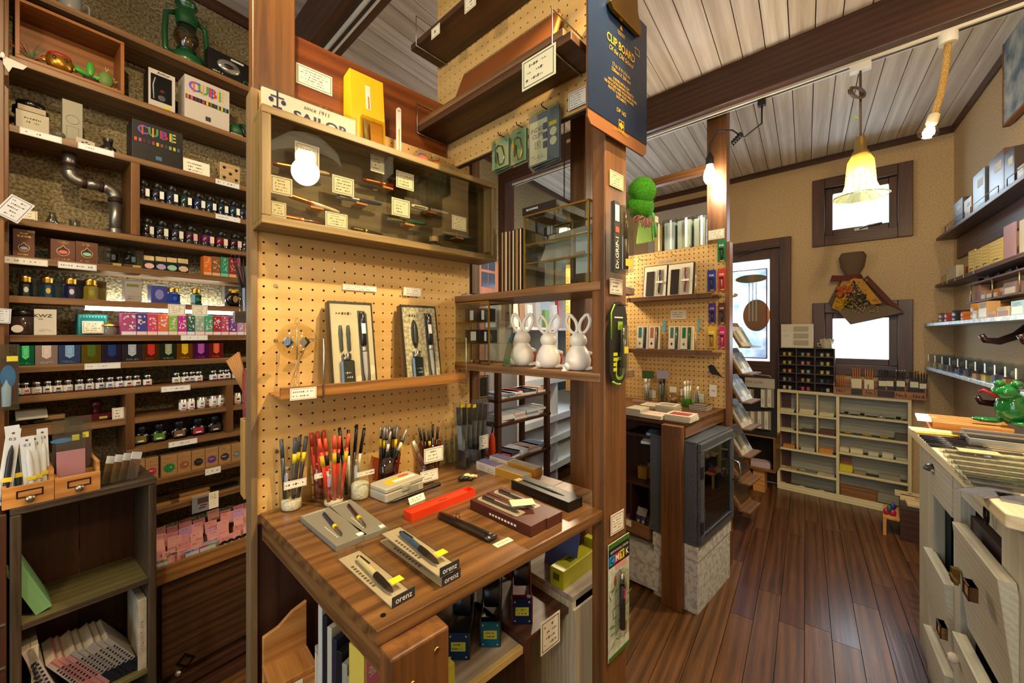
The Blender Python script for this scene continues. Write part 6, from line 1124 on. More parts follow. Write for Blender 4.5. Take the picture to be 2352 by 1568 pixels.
card(PS,1401,640,1430,676,.004,'white note card under the pen blister on the post','#7a7a78',3,cat='note',name='note_card')
ck=thing('cutter_pack','black and lime blister of a compass cutter hanging on the post','tool pack',PS.P(PS.S(1421,.014),.014,PS.Z(1421,884,.014)),PS.rz);w_=PS.S(1441,.014)-PS.S(1402,.014);h_=PS.Z(1421,692,.014)-PS.Z(1421,884,.014);r=w_/2
out=[(r*math.cos(a),h_-r*1.1+r*1.1*math.sin(a))for a in[math.pi*i/10 for i in range(11)]]+[(-r,h_*.5)]+[(r*math.cos(a),r*1.2+r*1.2*math.sin(a))for a in[math.pi+math.pi*i/10 for i in range(11)]]+[(r,h_*.5)]
MB().prism(out,0,.003).obj('black_card',mt('#15160f',.4),ck);inn=[(x*.45+.004,h_*.06+(z-0)*.28)for x,z in out];shape(ck,inn,mt('#8ab41e',.5),'lime_loop',-.0008,-.0001);shape(ck,[(x*.62,h_*.1+z*.2*1.02)for x,z in[(p[0]*.5+.004,p[1])for p in out]],mt('#15160f',.4),'loop_hole',-.0014,-.0006)
b=MB();b.tube([(-r*.86,-.0004,h_*.55),(-r*.86,-.0004,h_*.86),(-r*.5,-.0004,h_*.96)],.0016,6).tube([(-r*.7,-.0004,h_*.05),(-r*.2,-.0004,h_*.012),(r*.2,-.0004,h_*.01)],.0022,6).box(-r*.1,r*.42,-.0012,-.0002,h_*.66,h_*.76);b.obj('lime_print',mt('#8ab41e',.5),ck)
MB().chbox(-r*.1,r*.75,-.012,-.001,h_*.12,h_*.72,.004).obj('clear_blister',film('#dfe4e0',.4,.03),ck);MB().tube([(r*.3,-.006,h_*.2),(r*.3,-.006,h_*.55)],.0045,8).obj('cutter_body',mt('#1c1e1c',.3),ck);MB().tube([(r*.3,-.006,h_*.55),(r*.3,-.006,h_*.68)],.003,8).obj('chrome_tip',mt('#b8c0b8',.15,1.),ck);b=MB()
for i in range(4):b.box(-r*.62,-r*.18,-.0012,-.0002,h_*(.17+.06*i),h_*(.21+.06*i))
b.obj('yellow_panel',mt('#c8c81e',.5),ck);MB().box(r*.1,r*.55,-.0132,-.012,h_*.38,h_*.46).obj('price_sticker',mt('#d8c020',.6),ck);MB().box(-r*.5,r*.45,-.0012,-.0002,h_*.80,h_*.815).obj('white_print',INKW,ck);MB().tube([(.0,.0,h_*.955),(.0,-.022,h_*.95),(.0,-.024,h_*.965)],.0014,6).obj('hook',STEEL,ck)
card(PS,1403,1176,1433,1222,.004,'bordered white card low on the post above the CMYK pen','#3a3a38',5,cat='note',name='note_card')
t,w_,h_=blister(1398,1238,1445,1500,.006,'blister card of a black four-colour pen lettered CMYK with parrots','pen pack','pen_blister',rough_mat('#b9c0a4','#d6d6c6',60,0,.6,.001,(.4,.6)))
GRN=mt('#3f6a1e',.5);panel(t,0,w_,h_*.96,h_,GRN,'green_edge');panel(t,0,w_,0,h_*.035,GRN,'green_edge');panel(t,0,w_,h_*.8,h_*.96,BLACK,'black_header');text('SKETCH IN FULL COLOUR',w_*.092,INKW,t,(w_*.5,-.0012,h_*.925),wx=.8)
for i,(ch,c)in enumerate(zip('CMYK',('#1a9ad0','#c81e6a','#e0c81a','#15130f'))):panel(t,w_*(.02+.24*i),w_*(.25+.24*i),h_*.82,h_*.895,mt(c,.5),'colour_square',-.0014);text(ch,w_*.24,INKW if ch in 'KM' else BLACK,t,(w_*(.135+.24*i),-.002,h_*.857),bold=.015)
panel(t,w_*.3,w_*.85,h_*.755,h_*.80,mt('#d89a90',.6),'pink_price_sticker');b=MB();lf=[]
for i in range(26):
 x,z=random.uniform(.08,.9)*w_,random.uniform(.08,.68)*h_;a=random.uniform(0,3.14);l=.012;b.prism([(x,z),(x+l*math.cos(a)-.002*math.sin(a),z+l*math.sin(a)+.002*math.cos(a)),(x+l*2*math.cos(a),z+l*2*math.sin(a)),(x+l*math.cos(a)+.002*math.sin(a),z+l*math.sin(a)-.002*math.cos(a))][::-1],-.0006,-.0002)
b.obj('leaf_print',mt('#6a8a5a',.6),t);b=MB()
for x,z,c in((.75,.5,0),(.8,.2,0),(.3,.66,0)):b.prism(ell(x*w_,z*h_,.006,.012,10),-.0009,-.0004)
b.obj('parrot_print',mt('#b06a50',.6),t);MB().chbox(w_*.24,w_*.7,-.018,-.001,h_*.2,h_*.74,.004).obj('clear_blister',film('#eef0ec',.3,.03),t);MB().tube([(w_*.47,-.01,h_*.24),(w_*.47,-.01,h_*.62)],.0065,10).obj('pen_body',mt('#151214',.35),t);MB().tube([(w_*.47,-.01,h_*.62),(w_*.47,-.01,h_*.72)],.0055,10).obj('chrome_end',mt('#b8b8b8',.15,1.),t);MB().box(w_*.4,w_*.46,-.018,-.016,h_*.52,h_*.6).obj('pink_slider',mt('#c81e7a',.4),t)
# ---- sketchbook and packs on the hanging shelves
z0=zlow+.0185;aL,aR=C.S(1030,.085),C.S(1252,.085);zt2=C.Z(1049,176,.04);hS=math.hypot(zt2-z0,.055)
sk=thing('sketchbook','large brown ring-bound sketchbook leaning on the lower hanging shelf','sketchbook',C.P(aL,.085,z0),C.rz,tilt=-math.atan2(.055,zt2-z0));w_=aR-aL
MB().box(0,w_,0,.003,0,hS).obj('front_cover',mt('#7a4318',.55),sk);MB().box(.002,w_-.002,.003,.012,.001,hS-.002).obj('page_block',mt('#c8923c',.6),sk);MB().box(0,w_,.012,.014,0,hS).obj('back_cover',mt('#7a4318',.55),sk);b=MB()
for i in range(44):
 x=.006+i*(w_-.012)/43;b.tube([(x,.006+.008*math.cos(a),hS+.008*math.sin(a))for a in[k*math.pi/5 for k in range(10)]],.0007,4,closed=True)
b.obj('ring_binding',mt('#6a655a',.3,1.),sk);text('Croquis',.018,mt('#2c1708',.6),sk,(w_*.38,-.0006,hS*.42),shear=.5)
card(C,1199,120,1276,190,.118,'large green-ruled price card on the lower hanging shelf edge','#2f5a34',3,paper='#e4dcb8')
card(C,990.6,60,1010,84,.118,'small bordered tag on the upper hanging shelf corner','#4a4a40',1,paper='#e4dcb8');card(C,1067,-14,1093,22,.118,'small zigzag-edged tag at the top of the upper hanging shelf','#4a4a40',3,paper='#e4dcb8')
def hang_pack(u0,v0,u1,v1,o,n,label,body,hook=True,name='clip_pack',cat='clip pack'):
 a0,a1=C.S(u0,o),C.S(u1,o);um=(u0+u1)/2;zt=C.Z(um,v0,o);zb=C.Z(um,v1,o);res=None
 for i in range(n):
  t=thing(name,label[i],cat,C.P(a0,o-.004-i*.008,zb-.003*i),C.rz-.05*i,'hanging clip packs');MB().box(0,a1-a0,0,.0012,0,zt-zb).obj('backing_card',mt(body,.6),t);MB().box(-.001,a1-a0+.001,-.0028,-.0022,-.002,zt-zb+.012).obj('clear_bag',film('#eef2ec',.22,.04),t)
  if i==0 and hook:MB().tube([((a1-a0)*.5,.03,zt-zb+.012),((a1-a0)*.5,-.006,zt-zb+.01),((a1-a0)*.5,-.01,zt-zb+.016)],.0014,6).obj('wire_hook',DARKMET,t)
  if i==0:res=(t,a1-a0,zt-zb)
 return res
t,w_,h_=hang_pack(1128,318,1166,384,.03,3,['front green pack with a long silver paper clip','second green silver-clip pack behind the front one','third green silver-clip pack at the back'],'#7fa080')
def bigclip(t,w_,h_,m_,c):MB().tube([(w_*.3,-.004,h_*.2),(w_*.2,-.004,h_*.68),(w_*.42,-.004,h_*.78),(w_*.66,-.004,h_*.7),(w_*.8,-.004,h_*.3),(w_*.7,-.004,h_*.1),(w_*.5,-.004,h_*.08),(w_*.42,-.004,h_*.2),(w_*.36,-.004,h_*.55)],.0014,6).obj('paper_clip',m_,t);scribble(t,w_*.12,w_*.88,h_*.82,h_*.95,1,-.0006,mt('#2f3a30',.7),'title_print')
bigclip(t,w_,h_,mt('#8a8a80',.25,1.),0)
t,w_,h_=hang_pack(1172,296,1206,372,.03,2,['front green pack with a long brass paper clip','second green brass-clip pack behind it'],'#7fa080');bigclip(t,w_,h_,mt('#c8962a',.25,1.),0);panel(t,w_*.05,w_*.24,h_*.55,h_*.66,mt('#d8b81a',.6),'yellow_sticker')
t,w_,h_=hang_pack(1213,254,1282,372,.03,3,['front pack of INDEX CLIPS with white card and slate strip','second index clip pack behind the front one','third index clip pack at the back'],'#5c6878')
panel(t,.002,w_*.62,.004,h_*.87,mt('#d9cfb6',.6),'white_card');text('INDEX',h_*.12,mt('#2c3038',.6),t,(w_*.31,-.0014,h_*.69),bold=.006);text('CLIPS',h_*.12,mt('#2c3038',.6),t,(w_*.31,-.0014,h_*.57),bold=.006);frame_lines(t,w_*.22,w_*.4,h_*.32,h_*.45,.0012,INKL,-.0014);text('8',h_*.1,INKL,t,(w_*.31,-.0016,h_*.39));scribble(t,w_*.05,w_*.55,h_*.06,h_*.2,3,-.0012)
for z in(.28,.46,.64):MB().box(w_*.5,w_*.62,-.003,-.001,h_*z,h_*(z+.12)).obj('index_clip',mt('#3a3f4a',.4),t)
for z in(.36,.54):shape(t,ell(w_*.82,h_*z,w_*.11,w_*.11,16),mt('#d9cfb6',.6),'round_diagram',-.0012)
panel(t,w_*.68,w_*.92,h_*.66,h_*.74,mt('#d8b81a',.6),'yellow_sticker')
card(C,1305,205,1349,245,.006,'handwritten notice with zigzag border beside the clipboard','#2c2c2a',5,cat='notice',name='notice_card')
t=MB().box(-.03,.03,0,.001,-.011,.011).obj('blank_label',mt('#b8aca0',.7));a,z=b1.hit(1310,322);t.location=b1.P(a,.002,z);t.rotation_euler=(0,0,b1.rz);tag(t,'blank white strip stuck on the far beam','label')
# ================================================================ UNDER THE PEN TABLE
def crate(o2,d,L_,dep,z1,label,body,top,th=.014,z0=0.,front_open=True,name='floor_crate'):
 f=Fr(o2[0],o2[1],d);t=thing(name,label,'crate',f.P(0,0,0),f.rz);MB().box(0,L_,0,dep,z1-th,z1).obj('top_board',top,t,.001)
 for x in(0,L_-th):MB().box(x,x+th,.0,dep,z0,z1-th).obj('side_board',body,t,.001)
 MB().box(th,L_-th,dep-th,dep,z0,z1-th).obj('back_board',body,t);MB().box(th,L_-th,0,dep-th,z0,z0+th).obj('bottom_board',body,t);return t,f
ZA,ZB,ZC=.55,.57,.6
pA=gp(1205,1469,ZA).to_2d();WASH=wood('#8a7a68','#b3a494','x',1.,.6)
ca,fa=crate(pA-e1*.34,E1,.34,.3,ZA,'pale wood crate under the pen table carrying black tape dispensers',WHITEW['z'],WASH);MB().box(0,.34,-.012,0,ZA-.014,ZA+.001).obj('front_edge',wood('#b8995c','#d8bd80','x'),ca,.001)
pB=gp(1207,1469,ZB).to_2d();pB2=gp(1313,1380,ZB).to_2d();lb_=(pB2-pB).length
cb_,fb=crate(pB,E1,lb_,.3,ZB,'dark stained crate under the pen table with a price card',DARKW['z'],wood('#2f1a10','#5a3826','x',.8,.35))
pC=gp(1315,1371,ZC).to_2d();cc_,fc=crate(pC,E1,.2,.34,ZC,'whitewashed crate under the pen table beside the post',wood('#a79a80','#cfc3a8','z',2),WASH)
MB().box(.0,.2,-.006,.0,0,ZC-.03).obj('front_panel',wood('#a79a80','#cfc3a8','z',2),cc_)
card(fb,1242,1416,1286,1490,.004,'handwritten black-edged card on the dark crate','#2c2c2a',4)
t=thing('machine_case','dark red machine case inside the dark crate','case',fb.P(lb_*.45,-.02,.1),fb.rz);MB().chbox(-.06,.06,0,.15,0,.16,.01).obj('body',mt('#3a0c10',.3),t);MB().tube([(-.04,.01,.16),(-.04,.01,.19),(.04,.01,.19),(.04,.01,.16)],.005,8).obj('handle',BLACK,t)
def tape(u,v,z,c,plate,label,sc_=1.,rz_=None):
 p=gp(u,v,z);t=thing('tape_dispenser',label,'tape dispenser',p,math.atan2(E2[1],E2[0])+.75 if rz_ is None else rz_,'steel tape dispensers');m_=mt(c,.3,0,0,0,1.45,1,.5);k=sc_
 MB().prism([(0,0),(.13*k,0),(.13*k,.075*k),(.1*k,.085*k),(.055*k,.03*k),(.02*k,.045*k),(-.004,.05*k)],-.021*k,-.018*k,'yz').prism([(0,0),(.13*k,0),(.13*k,.075*k),(.1*k,.085*k),(.055*k,.03*k),(.02*k,.045*k),(-.004,.05*k)],.018*k,.021*k,'yz').box(-.018*k,.018*k,0,.13*k,0,.012*k).box(-.018*k,.018*k,0,.02*k,.012*k,.044*k).obj('steel_body',m_,t,.0008)
 MB().box(-.0185*k,.0185*k,-.003,-.0005,.002,.05*k).obj('front_plate',mt(plate,.25,.6),t);MB().lathe([(.028*k,-.016*k),(.03*k,-.013*k),(.03*k,.013*k),(.028*k,.016*k)],20,T(0,.075*k,.062*k)@Ry(math.pi/2)).obj('tape_roll',mt('#15151a',.3),t)
 for x in(-.014,.014):
  for zz in(.007,.044):MB().ball((x*k,-.0035,zz*k),.0022,.0015,.0022).obj('rivet',STEEL,t)
 MB().box(-.013*k,.013*k,-.004,-.003,.018*k,.034*k).obj('yellow_sticker',mt('#a8a83a',.6),t);scribble(t,-.011*k,.011*k,.019*k,.033*k,2,-.0042,BLACK);return t
tape(1053,1515,ZA,'#22282a','#1f3a5a','grey tape dispenser with dark blue plate on the pale crate',1.15);tape(1126,1485,ZA,'#101214','#1a6a8a','black tape dispenser with teal plate on the pale crate',1.1);tape(1199,1432,ZB,'#6a0d14','#1c2c5a','red tape dispenser with navy plate on the dark crate',1.15)
A_,rz_,L_,w_=rect((1294,1357),(1362,1303),(1266,1338),ZC);t=thing('yellow_sharpener','long translucent yellow desk tool on the whitewashed crate','desk tool',(A_.x,A_.y,ZC),rz_);w_=abs(w_);YG=mt('#a8a41a',.3)
MB().box(0,L_*1.3,0,w_,0,.045).obj('body',YG,t,.002);MB().box(L_*1.15,L_*1.3,0,w_,.045,.062).obj('raised_end',YG,t,.001);MB().box(-.001,.0005,w_*.3,w_*.75,.018,.034).obj('front_socket',mt('#5a4a1a',.5),t);MB().box(L_*.35,L_*.5,w_*.3,w_*.7,.0445,.0456).obj('top_socket',mt('#4a4a14',.5),t)
t=MB().hexa([(0,0,0),(.13,0,0),(.13,.006,0),(0,.006,0),(0,.05,.06),(.13,.05,.06),(.13,.056,.06),(0,.056,.06)]).obj('red_folder',mt('#8a1216',.4));p=gp(1172,1330,ZB);t.location=(p.x,p.y,ZB+.001);t.rotation_euler=(0,0,B.rz);tag(t,'red folder leaning behind the red tape dispenser','folder')
t=MB().box(0,.1,0,.002,0,.11).obj('blue_sheet',mt('#5a5f8a',.7));p=gp(1250,1290,ZC);t.location=(p.x,p.y,ZC);t.rotation_euler=(-.2,0,C.rz);tag(t,'bluish sheet standing behind the yellow desk tool','sheet')
t=MB().box(0,.07,0,.045,0,.14).obj('glue_carton',mt('#8f8a24',.5));t.location=(LG.P(.0,-.05,0).x+.045,LG.P(0,-.05,0).y+.05,ZA);t.rotation_euler=(0,0,B.rz);tag(t,'olive yellow carton with white figures behind the table leg','carton');text('10',.02,INKW,t,(.05,-.001,.03));text('60',.02,INKW,t,(.05,-.001,.06))
t=MB().box(0,.05,0,.04,0,.16).obj('snack_carton',mt('#c8b24a',.5));p=px(836,1500,.62);t.location=(p.x,p.y,.56);t.rotation_euler=(0,0,B.rz+.2);tag(t,'yellow and red carton with pink label left of the table leg','carton');panel(t,.004,.046,.1,.15,mt('#d0728a',.6),'pink_label');panel(t,.004,.046,.02,.09,mt('#b0402a',.6),'red_picture');text('強力',.018,INKW,t,(.025,-.0015,.125))
# portfolios and wooden organiser left under the table
og=thing('wooden_organiser','honey wood organiser with sloped side under the table','organiser',B.P(0,.03,0),B.rz);o0,o1=B.S(604,.03),B.S(705,.03);oz=B.Z(640,1512,.03)
MB().prism([(o0,oz-.25),(o1,oz-.25),(o1,B.Z(690,1385,.03)),(B.S(672,.03),B.Z(672,1404,.03)),(B.S(640,.03),B.Z(640,1440,.03)),(o0,B.Z(604,1466,.03))],0,.01).obj('sloped_board',HONEY['x'],og,.002);MB().box(o0,o1,-.075,0,oz-.012,oz).obj('shelf_board',HONEY['y'],og,.002);MB().box(o0,o1,-.08,-.072,oz-.25,oz-.012).obj('front_board',HONEY['x'],og,.002);MB().box((o0+o1)/2-.014,(o0+o1)/2+.012,-.083,-.081,oz-.05,oz-.008).obj('price_tag',PAPER,og)
for i in range(7):
 c=('#b9b8b4','#14161c','#b0ac9c','#1c2030','#0f1116','#8f8b7c','#8b8676')[i];t=thing('portfolio','%s portfolio folder standing under the table edge'%ORD[i],'portfolio',(-.36+.014*i,.735-.012*i,.45),-.55+.03*i,'portfolio folders under the pen table')
 MB().box(0,.012,0,.2,0,.27-.012*i).obj('cover',mt(c,.4),t,.001);MB().box(-.0005,.0,.02,.05,.05,.2).obj('white_tab',mt('#d8d6d0',.6),t)if i%2==0 else None
 # ================================================================ FAR ISLAND
def Dcard(*a,**k):return card(D,*a,**k)
def dshelf(v0,v1,label,o=.07):
 f=Fr(*D.P(0,o,0)[:2],E2);a0,a1=f.S(1440),f.S(1650);z=(f.Z(1440,v0)+f.Z(1650,v1))/2;t=thing('peg_shelf',label,'shelf',f.P(0,0,0),f.rz);MB().box(a0,a1,0,o-.001,z-.012,z).obj('shelf_board',wood('#4a2c18','#6f4728','x'),t,.001);MB().box(a0,a1-.03,-.008,0,z-.014,z+.01).obj('front_lip',wood('#4a2c18','#6f4728','x'),t,.001)
 for u in(1446,1600):x=f.S(u);MB().tube([(x,o-.002,z+.11),(x,-.011,z+.11),(x,-.011,z-.018)],.0017,5).obj('wire_bracket',STEEL,t)
 return f,z
f1_,zs1=dshelf(688,676,'upper peg shelf with two pen and case gift boxes');f2_,zs2=dshelf(807,806,'lower peg shelf with four slim pen cartons')
for i,(u0,u1,v,pc_,nm)in enumerate(((1477,1531,608,'#1a1a20','black'),(1532,1592,602,'#5a1420','burgundy'))):
 a0,a1=f1_.S(u0,-.02),f1_.S(u1,-.02);h_=f1_.Z((u0+u1)/2,v,-.02)-zs1;w_=a1-a0;t=thing('pen_case_set','cream gift box with a dark pen case and a %s pen'%nm,'pen set',f1_.P(a0,-.012,zs1),f1_.rz,'gift boxes on the far pegboard',-.14)
 MB().box(0,w_,0,.022,0,h_).obj('box_body',mt('#221d1a',.5),t);MB().box(.004,w_-.004,-.001,0,.004,h_-.004).obj('cream_tray',mt('#d6cfb6',.5),t);MB().box(w_*.14,w_*.46,-.005,-.001,h_*.08,h_*.82).obj('dark_case',mt('#241812',.4),t);MB().box(w_*.55,w_*.86,-.0018,-.001,h_*.08,h_*.86).obj('pen_slot',mt('#a8a08c',.5),t);MB().lathe([(.002,0),(.0055,.02),(.006,h_*.4),(.0062,h_*.6),(.004,h_*.72)],10,T(w_*.7,-.006,h_*.12)).obj('pen',mt(pc_,.2),t);MB().box(w_*.58,w_*.84,-.0125,-.002,h_*.44,h_*.5).obj('paper_band',mt('#e0dac6',.6),t)
for i,(u0,u1,c)in enumerate(((1463,1489,'#3a6a68'),(1490,1516,'#a8604a'),(1536,1562,'#3a6a60'),(1563,1592,'#1f6a34'))):
 a0,a1=f2_.S(u0,-.02),f2_.S(u1,-.02);h_=f2_.Z((u0+u1)/2,748,-.02)-zs2;w_=a1-a0;nm=('teal','copper','sea green','emerald')[i];t=thing('slim_pen_carton','pale slim carton with %s windows showing a pen'%nm,'pen carton',f2_.P(a0,-.01,zs2),f2_.rz,'slim pen cartons',-.1)
 MB().box(0,w_,0,.022,0,h_).obj('body',mt('#cdbfa8',.5),t,.0006);MB().box(w_*.14,w_*.42,-.0008,0,h_*.52,h_*.94).obj('window',mt(c,.3),t);MB().box(w_*.56,w_*.84,-.0008,0,h_*.08,h_*.95).obj('long_window',mt('#5a5550',.3),t);MB().tube([(w_*.7,-.003,h_*.1),(w_*.7,-.003,h_*.9)],.0032,8).obj('pen',mt('#b09a5a' if i==1 else c,.2,.5),t);MB().box(w_*.02,w_*.6,-.0006,0,.001,h_*.1).obj('colour_foot',mt(c,.5),t);shape(t,[(w_*.28,h_*.22),(w_*.38,h_*.29),(w_*.28,h_*.36),(w_*.18,h_*.29)],BLACK if i%3 else mt(c,.5),'diamond_mark',-.0008)
for i,(u0,u1,v0,v1,c,nm)in enumerate(((1648,1667,550,601,'#0f6a3a','green'),(1625,1644,620,668,'#202f8a','blue'),(1649,1667,617,667,'#b83024','red'),(1628,1644,696,744,'#4a2a80','purple'),(1650,1666,695,744,'#5a2814','brown'),(1625,1644,750,800,'#d0aa10','yellow'),(1651,1667,750,800,'#b82060','pink'))):
 o_=.012;a0,a1=D.S(u0,o_),D.S(u1,o_);um=(u0+u1)/2;z0_,z1_=D.Z(um,v1,o_),D.Z(um,v0,o_);w_,h_=a1-a0,z1_-z0_;t=thing('ink_cartridge_pack','%s ink cartridge pack hanging at the far pegboard edge'%nm,'ink pack',D.P(a0,o_,z0_),D.rz,'coloured ink cartridge packs')
 MB().box(0,w_,0,.0015,0,h_).obj('backing_card',mt(c,.5),t);text('INK',w_*.42,INKW,t,(w_*.5,-.001,h_*.74),wx=.9);MB().box(w_*.25,w_*.75,-.008,-.0008,h_*.08,h_*.58).obj('clear_blister',film('#eef0f0',.4,.03),t);MB().tube([(w_*.5,-.004,h_*.12),(w_*.5,-.004,h_*.5)],.0035,8).obj('cartridge',mt('#2a2a30' if i in(0,1,3,4)else '#c86a70',.3),t);MB().box(w_*.15,w_*.7,-.0045,-.001,h_*.56,h_*.62).obj('black_cap',BLACK,t);MB().box(w_*.35,w_*.8,-.0015,-.0005,.002,h_*.07).obj('price_sticker',mt('#c8a81e',.6),t)
Dcard(1540,712,1576,733,.004,'blank white card on the far pegboard above the slim cartons',None,3,paper='#d8cdb6');Dcard(1511,597,1548,602,.004,'faint clear strip above the cream gift boxes',None,1,paper='#b8a890');Dcard(1522,736,1528,763,.006,'turquoise vertical note between the slim cartons',None,5,paper='#4fa8b8');Dcard(1603,730,1608,762,.006,'turquoise vertical note right of the slim cartons',None,5,paper='#4fa8b8')
Dcard(1627,527,1664,549,.012,'handwritten framed note on the bulb post','#3a3a36',4,cat='note',name='note_card',paper='#d8ceb0')
for u,v in((1473,597),(1510,591),(1548,586),(1589,568),(1612,756),(1550,830),(1592,820),(1483,826)):
 a,z=D.hit(u,v);MB().tube([(a,.0,z),(a,-.03,z),(a,-.032,z+.008)],.0016,5).obj('peg_hook',DARKMET,db)
bd=thing('bird_silhouette','black bird silhouette on a clear pick holding a price tag','bird ornament',D.P(D.S(1638,.04),.04,TZ),D.rz);zb2=D.Z(1638,860,.04)-TZ;k=.0021
pts=[(-10,18),(-14,20),(-10,22),(-6,25),(0,24),(4,20),(8,12),(14,4),(24,-8),(12,-2),(4,0),(-2,0),(-8,5),(-10,12)]
MB().prism([(x*k,zb2+z*k)for x,z in pts][::-1],-.001,.001).obj('bird_shape',mt('#0d0b0a',.6),bd);MB().tube([(0,0,0),(0,0,zb2)],.0012,5).obj('pick',ACRY,bd);MB().box(-.018,.018,-.0022,-.0012,zb2*.35,zb2*.7).obj('price_tag',mt('#cfcabc',.7),bd);text('1996',.012,mt('#3a4a9a',.7),bd,(0,-.003,zb2*.52));MB().lathe([(.02,0),(.02,.003)],14).obj('foot',ACRY,bd)
def book(u,v,z,w_,d_,h_,c,label,grp,rz_=0,cover=None,name='booklet'):
 p=gp(u,v,TZ);t=thing(name,label,'booklet',(p.x,p.y,z),D.rz+rz_,grp);MB().box(0,w_,.0,d_,.001,h_-.001).obj('pages',mt('#c4bba6',.7),t);MB().box(-.001,w_+.001,-.001,d_+.001,h_-.001,h_).box(-.001,w_+.001,-.001,d_+.001,0,.001).obj('cover',mt(c,.5),t)
 if cover:MB().box(w_*.12,w_*.88,d_*.15,d_*.8,h_,h_+.0003).obj('cover_print',cover,t)
FL=rough_mat('#c8bda8','#9a3a34',240,0,.6,.001,(.5,.58))
for nm,u,v,n,w_,d_,cs,cov in(('end',1437,952,4,.075,.1,('#8f8878','#b5ab98','#8a8474','#a8a08c'),None),('cream',1470,936,2,.1,.1,('#cfc3a8','#cfc3a8'),mt('#a89a84',.6)),('floral',1469,957,2,.105,.1,('#c9bda4','#c9bda4'),FL),('striped',1505,944,4,.095,.1,('#bdb29a','#c8bda6','#b8ad98','#cabfa6'),mt('#8a8078',.6)),('red covered',1526,963,3,.115,.11,('#b8b0a0','#c4b9a4','#c9bda8'),mt('#8f3028',.6)),('dark',1583,940,3,.085,.09,('#2a2422','#33302c','#252120'),mt('#6a5a4a',.6)),('green',1560,930,2,.07,.09,('#3a6a24','#3f7028'),None),('rose',1452,922,1,.16,.05,('#8a5a54',),None)):
 for i in range(n):book(u,v,TZ+.0005+i*.0085,w_,d_,.008,cs[i],'%s booklet of the %s stack on the far table'%(ORD[i],nm),'booklet stacks on the far table',random.uniform(-.06,.06),cov if i==n-1 else None)
for i,(u,v,hp,hc,nm,n)in enumerate(((1488,923,55,'#2f4a1e','green header',4),(1522,926,58,'#8a8496','lilac header',4),(1578,933,60,None,'green-footed vase',5),(1607,936,50,None,'blue-tipped',2))):
 p=gp(u,v,TZ);k=p.y/FPX;t=thing('pen_vase','clear vase of bagged pens, %s, below the far pegboard'%nm,'vase',(p.x,p.y,TZ),D.rz);r=.024;h_=hp*.62*k;MB().lathe([(r*.9,0),(r,.003),(r,h_)],14,None,True,False).obj('glass',film('#dfe6e0',.4,.04),t)
 if i==2:MB().lathe([(r*.9,.001),(r*.95,.004),(r*.95,h_*.5)],14).obj('green_foot',mt('#4f9a1e',.3),t)
 if hc:MB().box(-.035,.035,.0,.001,hp*k*.98,hp*k*1.3).obj('header_card',mt(hc,.6),t);MB().tube([(0,.0,0),(0,.0,hp*k)],.0015,4).obj('header_stem',ACRY,t)
 for j in range(n):stick(t,p,-.014+.009*j,.004*(j%2),.004,-.15+.1*j,0,hp*k*.95,.0042,('#b8b4b0','#2a3038','#d6d2c6','#c8c8c8')[i]if j%2 else('#8f8f94','#4a5a6a','#e0dccf','#3a4a7a')[i],'#d8d4c8' if i!=1 else '#20242c','%s pen in the %s vase on the far table'%(ORD[j],nm),'ink_pen','pens in far table vases',.2)
for u0,v0,u1,v1,o_,nm in((1485,895,1506,913,.06,'before the green-header vase'),(1538,888,1554,901,.03,'above the oval glass bowl'),(1563,893,1577,908,.06,'on the green-footed vase'),(1594,904,1617,924,.05,'yellow-edged before the blue-tipped pens')):Dcard(u0,v0,u1,v1,o_,'white price card '+nm,'#8a8a60',3)
p=gp(1545,928,TZ);t=thing('glass_bowl','oval clear glass bowl of tiny charms on the far table','bowl',(p.x,p.y,TZ),D.rz);MB().ball((0,0,.03),.038,.03,.03,16,10).obj('glass',film('#e8e2d6',.35,.03),t);MB().ball((0,0,.01),.025,.02,.008).obj('charms',mt('#5a3a34',.6),t)
# clear file boxes above the far pegboard
FH=.0
for i,(u0,u1,vt,c)in enumerate(((1500,1520,511,'#b08a4a'),(1522,1550,503,'#c9cdd0'),(1552,1588,497,'#c8c9b4'),(1590,1622,492,'#b9b8a0'))):
 a0,a1=D.S(u0,-.03),D.S(u1,-.03);zt=D.Z((u0+u1)/2,vt,-.03);zb=dz1+.0015;t=thing('clear_file_box','%s clear box of greeting cards standing on the far pegboard top'%ORD[i],'file box',D.P(a0,-.03,zb),D.rz,'clear card boxes');MB().box(0,a1-a0,0,.12,0,zt-zb).obj('clear_shell',film('#eef2ee',.45,.04),t);MB().box(.006,(a1-a0)*.9,.012,.1,.002,(zt-zb)*.9).obj('card_stack',mt(c,.6),t);MB().box((a1-a0)*.6,(a1-a0)*.75,-.001,.0,.01,(zt-zb)*.95).obj('white_divider',mt('#dfe0da',.6),t)
st2=MB().box(D.S(1440),D.S(1625),.005,.16,dz1-.014,dz1+.001).obj('top_ledge',PINE['x'],db)
sb_=thing('side_shelf','short shelf with navy book behind the central post','shelf',PS.P(.13,-.3,0),PS.rz);zz=H+(HY-540)/FPX*1.15;MB().box(.0,.12,.0,.12,zz-.012,zz).obj('shelf_board',PINE['x'],sb_,.001);MB().tube([(.11,-.004,zz+.09),(.11,-.004,zz-.016),(.11,.1,zz-.016)],.0015,5).obj('wire_bracket',STEEL,sb_)
for i,(x,c,nm,h_)in enumerate(((.004,'#22304e','navy book',.085),(.06,'#cfcabc','white booklet',.07))):t=MB().box(0,.045,0,.01,0,h_).obj('upright_book',mt(c,.4));t.location=PS.P(.134+x,-.33,zz);t.rotation_euler=(-.12,.05,PS.rz);tag(t,nm+' standing on the short shelf behind the post','book')
